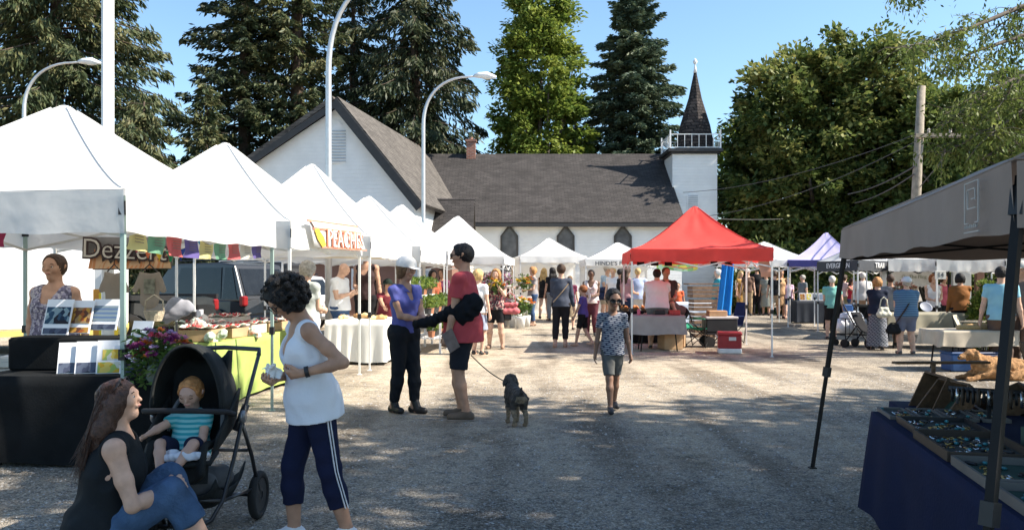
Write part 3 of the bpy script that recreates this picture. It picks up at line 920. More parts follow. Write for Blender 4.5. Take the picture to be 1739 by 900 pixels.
lamp(41, 25, Z(107, 25), Z(190, 25), (168 - 41) / 56.0 - .5, .058, "curved street lamp at the far left before the shaggy evergreen")
t = thing("flagpole", "thick pale pole rising behind the first white tent", "pole", (X(183, 11), 11, 0))
b = MB(); b.box((0, 0, 4.2), (.15, .15, 8.4), bev=.02, rz=.5); b.box((0, 0, .15), (.3, .3, .3), rz=.5); b.build("pole", mat("pale_pole_paint", (.72, .72, .72), .4), t)
b = MB(); b.ball((0, 0, 8.45), .1, 10); b.build("finial", STEEL, t, smooth=True)

YU = 25
t = thing("utility_pole", "weathered wooden power pole with single crossarm above the grey tent", "utility pole", (X(1553, YU), YU, 0))
b = MB(); b.tube([(-.1, 0, 0), (.05, 0, 4), (X(1565, YU) - X(1553, YU), 0, Z(147, YU))], [.17, .14, .115], 10); b.build("pole", mat("weathered_pole", (.27, .23, .18), .9, .25, 9, bump=.4), t, smooth=True)
zc = Z(232, YU)
b = MB(); b.box((.9, -.16, zc), (1.9, .1, .12)); b.build("crossarm", mat("weathered_pole", (.27, .23, .18)), t)
for dx in (.35, 1.0, 1.65):
    b = MB(); b.lathe([(.03, zc + .05), (.05, zc + .1), (.035, zc + .14), (.05, zc + .18), (.02, zc + .21)], (dx, -.16, 0), 8)
    b.build("insulator", mat("porcelain", (.4, .36, .32), .3), t)
def wire(a, c, sag, r, label):
    b = MB(); pts = []
    a = Vector(a); c = Vector(c)
    for k in range(17):
        s = k / 16; p = a.lerp(c, s); p.z -= sag * 4 * s * (1 - s); pts.append(p)
    b.tube(pts, r, 5)
    tag(b.build("overhead_wire", mat("wire", (.06, .06, .065), .6)), label, "wire", "overhead wires from the power pole")
pt = P(1556, 228, YU - .2)
wire(pt, P(1160, 327, 34.3), .35, .012, "thin wire running from the power pole to the steeple")
wire(P(1556, 240, YU - .2), P(1150, 372, 34.4), .5, .012, "lower thin wire sagging from power pole towards church roof")
wire(P(1554, 282, YU - .2), P(1440, 330, 30), .12, .022, "thick cable slanting down left from the middle of the power pole")
wire(P(1553, 295, YU - .2), P(1452, 345, 30), .12, .02, "second thick cable just below the first at the power pole")
wire(P(1562, 318, YU - .2), P(1612, 258, 22), .0, .014, "short stay wire rising right from the power pole")
wire(P(1580, 232, YU - .2), P(1900, 215, 20), .1, .012, "wire leaving the crossarm to the right edge")
wire(P(1216, 372, 35), P(1330, 372, 36), .03, .012, "thin pale wire right of the church tower before dark trees")
# ================================================================== TENTS
TENTW = mat("white_canopy_fabric", (.80, .80, .79), .75, .05, 1.5, bump=.5, bscale=3.5, trans=.34)
SEAMW = mat("canopy_seam", (.6, .6, .6), .8, .05)
TENTR = mat("red_canopy_fabric", (.78, .085, .07), .7, .08, 3, bump=.4, bscale=4, trans=.34)
TENTG = mat("grey_canopy_fabric", (.30, .235, .195), .85, .10, 3, bump=.05, trans=.04)
TENTP = mat("lilac_canopy_fabric", (.50, .46, .72), .7, .06, 3, trans=.2)
TENTPD = mat("purple_valance_fabric", (.10, .085, .27), .8, .06)
TENTK = mat("charcoal_canopy_fabric", (.05, .055, .065), .8, .08)
TENTKL = mat("pale_grey_canopy_fabric", (.34, .35, .37), .8, .06)
GREENLEG = mat("pale_green_enamel", (.30, .40, .36), .35, .06)


def tent(label, c4, eave, peak, vh=.32, roof=None, val=None, leg=None, group="white market canopies in the left row", lw=.034, power=1.25, sag=.05, truss=True,
         legs=(0, 1, 2, 3), splay=0.0, bulge=0.0, name="market_canopy", valk=(0, 1, 2, 3), trussm=None, seed=0, skirt=None, peak_xy=None, valmats=None, roofmats=None, ripple=.012, tw=1.0, seamm=None):
    """c4: corner points (x, y) in order front-left, front-right, back-right, back-left"""
    rs = random.Random(seed)
    roof = roof or TENTW; val = val or roof; leg = leg or LEGM; trussm = trussm or leg
    cx = sum(p[0] for p in c4) / 4; cy = sum(p[1] for p in c4) / 4
    t = thing(name, label, "canopy tent", (cx, cy, 0), group=group)
    C = [Vector((p[0] - cx, p[1] - cy, 0)) for p in c4]
    pk = Vector((peak_xy[0] - cx, peak_xy[1] - cy, 0)) if peak_xy else Vector((0, 0, 0))
    # canopy: four panels
    b = MB()
    nu, nv = 18, 14
    for k in range(4):
        a, d = C[k], C[(k + 1) % 4]
        def fn(u, v, a=a, d=d, k=k):
            e = a.lerp(d, u)
            top = pk + (e - pk).normalized() * .05
            q = e.lerp(top, v)
            h = v ** power
            z = eave + (peak - eave) * h
            # softened tip
            if v > .93: z -= (v - .93) ** 2 * 4.0
            z -= sag * math.sin(PI * u) * (1 - (2 * v - 1) ** 2)
            z += bulge * math.sin(PI * v)
            z += .014 * math.sin(u * 19 + k + seed) * math.sin(v * 7 + k) * math.sin(PI * u) + .01 * math.sin(u * 6 + v * 13 + seed) * math.sin(PI * u) * (1 - v)
            if v < .001:
                z -= .012 * math.sin(PI * u)
            return (q.x, q.y, z)
        b.grid(fn, nu, nv, k if roofmats else 0)
    tipz = eave + peak - eave - .0196
    b.lathe([(.052, tipz - .004), (.035, tipz + .012), (.008, tipz + .018)], (pk.x, pk.y, 0), 12, 0)
    cn = b.build("canopy", roofmats or roof, t, smooth=True)
    sm = MB()
    for k in range(4):
        pts = []
        for v in np.linspace(0, .97, 14):
            top = pk + (C[k] - pk).normalized() * .05; q = C[k].lerp(top, v); z = eave + (peak - eave) * v ** power + bulge * math.sin(PI * v) + .004
            if v > .93: z -= (v - .93) ** 2 * 4.0
            pts.append((q.x, q.y, z))
        sm.tube(pts, .007, 5)
    for k in range(4):
        a_, d_ = C[k], C[(k + 1) % 4]
        sm.tube([tuple(a_.lerp(d_, u) + Vector((0, 0, eave - .012 * math.sin(PI * u) + .002))) for u in np.linspace(0, 1, 10)], .005, 4)
    sm.build("seam", seamm or (SEAMW if roof is TENTW else roof), cn, smooth=True)
    # valance skirts
    for k in valk:
        a, d = C[k], C[(k + 1) % 4]
        nrm = (d - a).cross(Vector((0, 0, 1))).normalized()
        b = MB()
        def fv(u, v, a=a, d=d, k=k):
            e = a.lerp(d, u)
            w = ripple * math.sin(u * 17 + k * 2 + seed) * v + .006 * math.sin(u * 41 + seed) * v
            q = e + nrm * (.012 + w)
            z = eave - .006 - v * vh - .012 * math.sin(PI * u) + .008 * math.sin(u * 29 + seed) * v
            return (q.x, q.y, z)
        b.grid(fv, 28, 4)
        vm = valmats[k] if valmats else val
        b.build("valance", vm, t, smooth=True)
    # legs
    for k in range(4):
        if k not in legs: continue
        p = C[k] * .985
        bt = p + (p - pk).normalized() * splay
        b = MB()
        top = Vector((p.x, p.y, eave - .05)); bot = Vector((bt.x, bt.y, 0))
        mid = bot.lerp(top, .42)
        b.bar(mid, top, lw, lw); b.bar(bot, bot.lerp(top, .48), lw * .8, lw * .8)
        b.box((bt.x, bt.y, .004), (lw * 2, lw * 2, .008))
        lo = b.build("leg", leg, t)
        j = MB(); j.bar(bot.lerp(top, .405), bot.lerp(top, .445), lw * 1.5, lw * 1.7); j.build("slider", BLACKP, lo)
        j = MB(); j.bar(bot.lerp(top, .93), bot.lerp(top, .98), lw * 1.5, lw * 1.6); j.build("bracket", BLACKP, lo)
    if truss:
        b = MB()
        zt_, zb_ = eave - .07, eave - .07 - .29 * tw
        for k in range(4):
            a, d = C[k] * .975, C[(k + 1) % 4] * .975
            m_ = a.lerp(d, .5)
            for p, q in ((a, m_), (m_, d)):
                b.bar((p.x, p.y, zt_), (q.x, q.y, zb_), .012 * tw, .026 * tw); b.bar((p.x, p.y, zb_), (q.x, q.y, zt_), .012 * tw, .026 * tw)
        for k in range(4):
            p = C[k] * .97; q = pk
            b.bar((p.x, p.y, eave - .08), ((p.x + q.x) / 2, (p.y + q.y) / 2, eave + (peak - eave) * .40 - .04), .022)
            b.bar(((p.x + q.x) / 2, (p.y + q.y) / 2, eave + (peak - eave) * .40 - .04), (q.x, q.y, eave + (peak - eave) * .62), .02)
        b.bar((pk.x, pk.y, eave + (peak - eave) * .5), (pk.x, pk.y, peak - .03), .03)
        b.build("truss", trussm, t)
    if skirt:
        for k, zb in skirt:
            a, d = C[k] * .97, C[(k + 1) % 4] * .97
            b = MB()
            b.grid(lambda u, v: ((a.lerp(d, u)).x + .02 * math.sin(u * 30), (a.lerp(d, u)).y + .02 * math.cos(u * 26), eave - .1 - v * (eave - .1 - zb)), 24, 6)
            b.build("side_wall", roof, t, smooth=True)
    return t, C, (cx, cy)


def rect4(cx, cy, w, d, ang):
    c, s = math.cos(ang), math.sin(ang)
    out = []
    for ux, uy in ((-w / 2, -d / 2), (w / 2, -d / 2), (w / 2, d / 2), (-w / 2, d / 2)):
        out.append((cx + ux * c - uy * s, cy + ux * s + uy * c))
    return out


# left row: direction of the row u, perpendicular (to the left) n
U_ = Vector((.0967, .9953)); N_ = Vector((-.9953, .0967))
S0 = Vector((X(211, 6.4), 6.4))
def rowtent(s, label, peak, w=3.05, d=3.05, eave=2.2, **k):
    fr = S0 + U_ * s
    c4 = [fr + N_ * w, fr, fr + U_ * d, fr + U_ * d + N_ * w]
    return tent(label, [tuple(p) for p in c4], eave, peak, **k)
t1, _, _ = rowtent(0, "big white canopy nearest the camera over the brochure table", 3.2, leg=GREENLEG, trussm=mat("tent_truss", (.52, .5, .46), .4), seed=1, vh=.33, power=1.3, sag=.04)
t2, c2_, o2_ = rowtent(3.55, "white canopy over the lime green berry table, second in left row", 3.42, seed=2)
t3, c3_, o3_ = rowtent(7.15, "white canopy with the orange lettered banner on its roof, third in row", 3.62, seed=3)
rowtent(11.1, "white canopy over the potted plants, fourth in left row", 3.42, seed=4, d=2.95)
rowtent(14.4, "white canopy right behind the plant stall, fifth in left row", 3.52, seed=5, d=2.95)
tent("last white canopy at the far end of left row, over flower buckets", rect4(-1.62, 24.6, 3.1, 3.0, -.1), 2.13, 3.38, seed=6, vh=.2, group="white market canopies in the left row")
tent("small white canopy in front of the church, left of centre, with back wall", rect4(X(932, 31.2), 31.2, 2.45, 2.4, .1), 2.33, 3.05, seed=7, vh=.22, group="white canopies before the church", skirt=[(2, .3), (3, .3)])
tw2, cw2, ow2 = tent("white canopy with dark lettering on its valance, beside red canopy", rect4(X(1049, 29.2), 29.2, 2.5, 2.4, .0), 2.18, 2.8, seed=8, vh=.22, group="white canopies before the church", skirt=[(2, .3)])
lettering("HINDE'S FINE FOODS", .185, mat("sign_ink", (.10, .11, .12), .7), tw2, face_mtx((.06, -1.2 - .045, 2.03), (1, 0, 0), (0, 0, 1)), sx=1.12, extrude=.003, offset=.004)

# red canopy
r_fl = (2.38, 16.5); r_fr = (5.04, 15.9)
dv = Vector((r_fr[0] - r_fl[0], r_fr[1] - r_fl[1])); pv = Vector((-dv.y, dv.x)).normalized() * 3.0
pv = Vector((.30, 3.0))
tr, cr_, or_ = tent("bright red canopy in the middle of the market", [r_fl, r_fr, (r_fr[0] + pv.x + .05, r_fr[1] + pv.y), (r_fl[0] + .24, r_fl[1] + pv.y)], 2.1, 3.07, .24,
     TENTR, TENTR, LEGM, group=None, seed=9, power=1.45, peak_xy=(3.93, 17.75), sag=.07, ripple=.02)
# white one behind red, purple, black, right-hand row of white awnings
tent("white canopy behind the right side of the red canopy", rect4(X(1297, 27.5), 27.5, 2.3, 2.6, .12), 2.12, 2.75, .2, seed=10, group="white canopies before the church")
tent("lilac canopy with dark purple valance, between white and black stalls", rect4(X(1405, 26.5), 26.6, 2.3, 2.4, -.35), 2.1, 3.0, .2, TENTP, TENTPD, LEGM, group=None, seed=11, power=1.5, valmats=[TENTPD, TENTP, TENTP, TENTP])
tk, ck, ok_ = tent("black and pale grey canopy with white lettering on its black valance", [(X(1388, 23.6), 23.6), (X(1457, 21.4), 21.4), (X(1520, 22.8), 22.8), (X(1450, 25.2), 25.2)], 2.0, 2.42, .27, TENTKL, TENTK, LEGM, group=None, seed=12, power=1.1,
     roofmats=None, valmats=[TENTK] * 4, ripple=.004)
inkw = mat("white_print", (.78, .78, .78), .7, .02)
a_, b_ = ck[0], ck[1]; d_ = (b_ - a_).normalized(); m_ = a_.lerp(b_, .56); nn = d_.cross(Vector((0, 0, 1)))
lettering("EVERGREEN", .19, inkw, tk, face_mtx(m_ + nn * .04 + Vector((0, 0, 1.86)), d_, (0, 0, 1)), sx=1.25, offset=.002)
a_, b_ = ck[1], ck[2]; d_ = (b_ - a_).normalized(); m_ = a_.lerp(b_, .55); nn = d_.cross(Vector((0, 0, 1)))
lettering("TRAIL", .2, inkw, tk, face_mtx(m_ + nn * .04 + Vector((0, 0, 1.86)), d_, (0, 0, 1)), sx=1.1, offset=.002)
for i, (pxa, pxb, Y, lb) in enumerate([(1508, 1608, 20.2, "white awning stall with the beige banner, first right of the black canopy"), (1590, 1702, 19.6, "white awning stall behind the woman in brown, next to the number board"),
                                  (1708, 1830, 19.0, "white awning stall cut by the right edge of the photo")]):
    xa, xb = X(pxa, Y), X(pxb, Y)
    tent(lb, [(xa, Y), (xb, Y - .1), (X(pxb + 4, Y + 2.5), Y + 2.5), (X(pxa + 8, Y + 2.6), Y + 2.6)], 2.0, 2.32, .3, seed=20 + i, group="white awnings along the right side", power=.9, leg=BLACKM if i == 0 else LEGM, legs=(0, 1, 2, 3))

# near grey canopy on the right (slant legs)
g1 = Vector((2.53, 6.3)); g2 = Vector((1.60, 2.62)); pd = Vector((.97, -.25)) * 3.6
c4 = [tuple(g1), tuple(g2), tuple(g2 + pd), tuple(g1 + pd)]
tg, cg, og = tent("dark grey slant-leg canopy at the right edge over the blue table", c4, 1.88, 2.52, .22, TENTG, TENTG, BLACKM, group=None, lw=.028, power=.95, tw=.55, sag=.02, legs=(0, 1, 2, 3), splay=.33,
     trussm=BLACKM, seed=14, ripple=.01, bulge=.03)
a_, b_ = cg[0], cg[1]; d_ = (b_ - a_).normalized(); nn = d_.cross(Vector((0, 0, 1)))
ink = mat("pale_grey_print", (.50, .47, .43), .7)
b = MB()
def onv(u, z): p = a_.lerp(b_, u) + nn * .042; return (p.x, p.y, z)
for (u0, z0, u1, z1) in [(.895, 1.70, .895, 1.845), (.938, 1.70, .938, 1.845), (.895, 1.845, .938, 1.845), (.895, 1.70, .905, 1.70), (.928, 1.70, .938, 1.70),
                         (.904, 1.75, .904, 1.82), (.904, 1.82, .928, 1.82), (.928, 1.78, .928, 1.82), (.916, 1.785, .928, 1.785), (.904, 1.752, .93, 1.752), (.893, 1.668, .94, 1.668)]:
    b.bar(onv(u0, z0), onv(u1, z1), .004, .004)
for k in range(7):
    b.bar(onv(.896 + k * .006, 1.682), onv(.896 + k * .006, 1.692 + .003 * (k % 2)), .006, .004)
b.build("printed_emblem", ink, tg)
# ================================================================== PEOPLE
def surfnets(F, o, h):
    ins = F < 0
    nx, ny, nz = F.shape
    cnt = np.zeros((nx - 1, ny - 1, nz - 1), np.int8)
    sl = lambda A, i, j, k: A[i:nx - 1 + i, j:ny - 1 + j, k:nz - 1 + k]
    for i in (0, 1):
        for j in (0, 1):
            for k in (0, 1): cnt += sl(ins, i, j, k)
    act = (cnt > 0) & (cnt < 8)
    ci = np.argwhere(act)
    if len(ci) == 0: return np.zeros((0, 3)), np.zeros((0, 4), int)
    idx = -np.ones(act.shape, np.int64); idx[act] = np.arange(len(ci))
    acc = np.zeros((len(ci), 3)); num = np.zeros(len(ci))
    I, J, K = ci.T
    cor = {}
    for i in (0, 1):
        for j in (0, 1):
            for k in (0, 1): cor[(i, j, k)] = F[I + i, J + j, K + k]
    for ax in range(3):
        for p in (0, 1):
            for q in (0, 1):
                a = [0, 0, 0]; oth = [x for x in range(3) if x != ax]
                a[oth[0]] = p; a[oth[1]] = q; b = list(a); b[ax] = 1
                fa, fb = cor[tuple(a)], cor[tuple(b)]
                m = (fa < 0) != (fb < 0)
                t = np.where(m, fa / np.where(m, fa - fb, 1), 0)
                pt = np.tile(np.array(a, float), (len(ci), 1)); pt[:, ax] = t
                acc += pt * m[:, None]; num += m
    V = (ci + acc / num[:, None]) * h + o
    quads = []
    for ax in range(3):
        A = np.swapaxes(ins, 0, ax) if ax else ins
        a0 = [slice(1, -1)] * 3; a0[ax] = slice(0, -1); a1 = [slice(1, -1)] * 3; a1[ax] = slice(1, None)
        s0 = ins[tuple(a0)]; s1 = ins[tuple(a1)]
        e = np.argwhere(s0 != s1)
        if len(e) == 0: continue
        flip = s0[tuple(e.T)]
        u, v = [(1, 2), (2, 0), (0, 1)][ax]
        base = e.copy()
        for x in range(3):
            if x != ax: base[:, x] += 1
        def g(du, dv):
            c = base.copy(); c[:, u] += du; c[:, v] += dv
            return idx[tuple(c.T)]
        q = np.stack([g(-1, -1), g(0, -1), g(0, 0), g(-1, 0)], 1)
        q[~flip] = q[~flip][:, ::-1]
        quads.append(q)
    Q = np.concatenate(quads)
    Q = Q[(Q >= 0).all(1)]
    return V, Q


class SD:
    """a little smooth-union distance field; everything in local metres"""
    def __init__(s): s.p = []; s.c = []; s.cl = []; s.noise = None

    def cone(s, a, b, ra, rb=None, k=.03, flat=None, capb=False, capa=False):
        rb = ra if rb is None else rb
        s.p.append((np.array(a, float), np.array(b, float), ra, rb, k, flat, capa, capb)); return s

    def ball(s, c, r, k=.03, flat=None): return s.cone(c, np.array(c) + 1e-6, r, r, k, flat)

    def cut(s, a, b, ra, rb=None, k=.01): s.c.append((np.array(a, float), np.array(b, float), ra, ra if rb is None else rb, k, None, False, False)); return s

    def clip(s, pt, n): s.cl.append((np.array(pt, float), np.array(n, float) / np.linalg.norm(n))); return s     # removes the side n points to

    @staticmethod
    def ev(pr, X_, Y_, Z_):
        a, b, ra, rb, k, flat, ca, cb = pr
        px, py, pz = X_ - a[0], Y_ - a[1], Z_ - a[2]
        d = b - a
        if flat is not None:
            n, sc = flat; n = np.array(n, float); n = n / np.linalg.norm(n)
            q = (px * n[0] + py * n[1] + pz * n[2]) * (1 / sc - 1)
            px = px + q * n[0]; py = py + q * n[1]; pz = pz + q * n[2]
            d = d + n * d.dot(n) * (1 / sc - 1)
        L2 = max(d.dot(d), 1e-12)
        t = (px * d[0] + py * d[1] + pz * d[2]) / L2
        tc = np.clip(t, 0, 1)
        r = np.sqrt((px - tc * d[0]) ** 2 + (py - tc * d[1]) ** 2 + (pz - tc * d[2]) ** 2) - (ra + (rb - ra) * tc)
        L = math.sqrt(L2)
        if cb: r = np.maximum(r, (t - 1) * L)
        if ca: r = np.maximum(r, -t * L)
        return r

    def build(s, name, m, parent, h, smooth=True):
        lo = np.min([np.minimum(p[0], p[1]) - max(p[2], p[3]) for p in s.p], 0) - 3 * h
        hi = np.max([np.maximum(p[0], p[1]) + max(p[2], p[3]) for p in s.p], 0) + 3 * h
        n = np.ceil((hi - lo) / h).astype(int) + 1
        ax = [lo[i] + h * np.arange(n[i]) for i in range(3)]
        F = np.full(tuple(n), .5, np.float32)
        for p in s.p:
            pad = max(p[2], p[3]) + p[4] + 2 * h
            l = np.minimum(p[0], p[1]) - pad; u = np.maximum(p[0], p[1]) + pad
            i0 = np.clip(np.floor((l - lo) / h).astype(int), 0, n); i1 = np.clip(np.ceil((u - lo) / h).astype(int) + 1, 0, n)
            S = tuple(slice(i0[i], i1[i]) for i in range(3))
            X_, Y_, Z_ = np.meshgrid(ax[0][S[0]], ax[1][S[1]], ax[2][S[2]], indexing='ij', sparse=True)
            d = SD.ev(p, X_, Y_, Z_); a = F[S]; k = max(p[4], 1e-4)
            hh = np.clip(k - np.abs(a - d), 0, None) / k
            F[S] = np.minimum(a, d) - hh * hh * k * .25
        X_, Y_, Z_ = np.meshgrid(*ax, indexing='ij', sparse=True)
        if s.noise:
            am, fr, ph = s.noise
            F = F + am * (np.sin(X_ * fr + 2.1 * np.sin(Z_ * fr * .6 + ph)) * np.sin(Z_ * fr * .8 + 1.7 * np.sin(Y_ * fr * .7 + X_ * fr * .5 + ph)) + .6 * np.sin((X_ + Z_ * .7 - Y_) * fr * 1.9 + ph)).astype(np.float32)
        for p in s.c:
            d = -SD.ev(p, X_, Y_, Z_); k = p[4]
            hh = np.clip(k - np.abs(F - d), 0, None) / k
            F = np.maximum(F, d) + hh * hh * k * .25
        for pt, nn in s.cl:
            F = np.maximum(F, ((X_ - pt[0]) * nn[0] + (Y_ - pt[1]) * nn[1] + (Z_ - pt[2]) * nn[2]))
        V, Q = surfnets(F, lo, h)
        if len(V) == 0: return None
        return np_mesh(name, V, Q, m, parent, smooth)


def ik(a, t, l1, l2, pole):
    a = np.array(a, float); t = np.array(t, float)
    d = t - a; L = np.linalg.norm(d)
    mx = (l1 + l2) * .999
    if L > mx: t = a + d / L * mx; d = t - a; L = mx
    u = d / L
    x = (l1 * l1 - l2 * l2 + L * L) / (2 * L)
    y = math.sqrt(max(0, l1 * l1 - x * x))
    p = np.array(pole, float); p = p - u * p.dot(u); p /= (np.linalg.norm(p) + 1e-9)
    return a + u * x + p * y, t


def nrm(v): v = np.array(v, float); return v / (np.linalg.norm(v) + 1e-9)


def V3(x, f, z): return np.array([x, -f, z], float)        # side, forward, up  (a figure faces local -Y)


ARMS = {
    'down': (.165, .02, .475), 'front': (.05, .17, .615), 'high': (.06, .19, .72), 'reach': (.10, .30, .66), 'table': (.14, .28, .54),
    'hip': (.15, -.02, .56), 'face': (.05, .12, .84), 'back': (.05, -.09, .53), 'swing': (.15, .12, .50), 'swingb': (.16, -.10, .49), 'wide': (.30, .12, .60), 'phone': (.04, .16, .68)}
STANCE = {
    'stand': ((-.06, 0, 0), (.06, .01, 0)), 'wide': ((-.085, 0, 0), (.085, 0, 0)), 'walk': ((-.045, .13, 0), (.045, -.13, .015)), 'walk2': ((-.045, -.14, .03), (.045, .12, 0)),
    'shift': ((-.05, .03, 0), (.075, -.03, 0)), 'together': ((-.04, 0, 0), (.04, .02, 0))}


def skeleton(H, sw=.105, lean=0, arms=('down', 'down'), stance='stand', hipz=.525, hipx=.052, head=(0, 0), hs=1.0, twist=0, headf=0.0, legs=None, hip=(0, 0), kneepole=(0, 1, .25)):
    """all fractions of H; lean degrees forward at the hip; head=(yaw, pitch) degrees"""
    s = {}
    st = legs or STANCE[stance]
    hipc = V3(hip[0], hip[1], hipz)
    la = R(lean)
    def up(x, f, z):       # upper body point, z relative to hip centre
        tx = R(twist) * min(1, z / .3)
        x, f = x * math.cos(tx) + f * math.sin(tx), f * math.cos(tx) - x * math.sin(tx)
        return hipc + V3(x, f * math.cos(la) + z * math.sin(la), z * math.cos(la) - f * math.sin(la))
    s['hip'] = hipc
    s['pel'] = up(0, -.005, .03); s['waist'] = up(0, .005, .10); s['chest'] = up(0, .0, .20); s['ctop'] = up(0, -.005, .262)
    s['neck'] = up(0, -.008, .315); s['up'] = up
    s['sh'] = [up(-sw, 0, .283), up(sw, 0, .283)]
    yw, pt = R(head[0]), R(head[1])
    hf = V3(math.sin(yw) * math.cos(pt), math.cos(yw) * math.cos(pt), -math.sin(pt))       # face direction
    side = V3(math.cos(yw), -math.sin(yw), 0)
    hu = np.cross(side, -hf); hu = hu if hu[2] > 0 else -hu
    s['hf'], s['hu'], s['hside'] = hf, hu, side
    s['hc'] = s['neck'] + (hu * .085 + V3(0, .012 + headf, 0)) * 1.0 * (hs * .8 + .2) + nrm(s['neck'] - s['chest']) * .02
    s['R'] = .0565 * hs
    s['el'] = []; s['wr'] = []; s['hd'] = []
    for i, sg in ((0, -1), (1, 1)):
        a = arms[i]; pole = None
        if isinstance(a, str):
            o = ARMS[a]; tgt = V3(sg * o[0] * (sw / .105), o[1], o[2])
            tgt = tgt + (s['neck'] - V3(0, 0, .84)) * np.array([1, 1, 1])
            if a in ('down', 'swing', 'swingb', 'hip', 'back'): tgt = V3(sg * o[0] * (sw / .105) , o[1], o[2]) + (s['neck'] - V3(0, 0, .84)) * .8
        elif len(a) > 3: tgt = V3(*a[:3]); pole = a[3:]
        else: tgt = V3(*a)
        pole = pole or (sg * .45, -.8, -.6)
        e, w = ik(s['sh'][i], tgt, .172, .148, V3(*pole))
        s['el'].append(e); s['wr'].append(w)
    s['kn'] = []; s['an'] = []; s['hj'] = []
    for i, sg in ((0, -1), (1, 1)):
        hj = hipc + V3(sg * hipx, 0, 0)
        f = st[i]
        an = V3(f[0], f[1] - .01, f[2] + .043)
        k, an2 = ik(hj, an, .245, .243, V3(sg * kneepole[0] if kneepole[0] else 0, kneepole[1], kneepole[2]))
        s['hj'].append(hj); s['kn'].append(k); s['an'].append(an2)
    s['sw'] = sw; s['footdir'] = [V3(-.12, 1, 0), V3(.12, 1, 0)]
    s['hs'] = hs
    return s


def hand(sd, w, d, nrml, s, mirror=1, curl=.5, det=True, k=.004):
    """w wrist, d direction, nrml palm normal, s = hand length (m)"""
    d = nrm(d); n = nrm(np.array(nrml) - d * np.dot(nrml, d)); x = np.cross(d, n) * mirror
    pc = w + d * s * .28
    sd.cone(w, pc, s * .13, s * .17, .012)
    for j, off in enumerate((-.15, -.05, .05, .15)):
        kb = w + d * s * .50 + x * s * off * 1.15
        sd.cone(w + d * s * .15 + x * s * off * .5, kb, s * .09, s * .075, .008, )
        if not det: continue
        L = s * (.40, .46, .43, .33)[j] if mirror else s * .4
        c1 = curl * .9; c2 = curl * 1.9
        d1 = d * math.cos(c1) + n * math.sin(c1); d2 = d * math.cos(c2) + n * math.sin(c2)
        d1 = nrm(d1 + x * off * .5)
        m_ = kb + d1 * L * .5; e = m_ + d2 * L * .5
        sd.cone(kb, m_, s * .056, s * .05, k); sd.cone(m_, e, s * .05, s * .042, k)
    tb = w + d * s * .14 - x * s * .12
    t1_ = tb + nrm(d * .7 - x * .6 + n * .35) * s * .26; t2 = t1_ + nrm(d * .9 - x * .1 + n * .45) * s * .20
    sd.cone(tb, t1_, s * .085, s * .065, .006); sd.cone(t1_, t2, s * .062, s * .05, k)


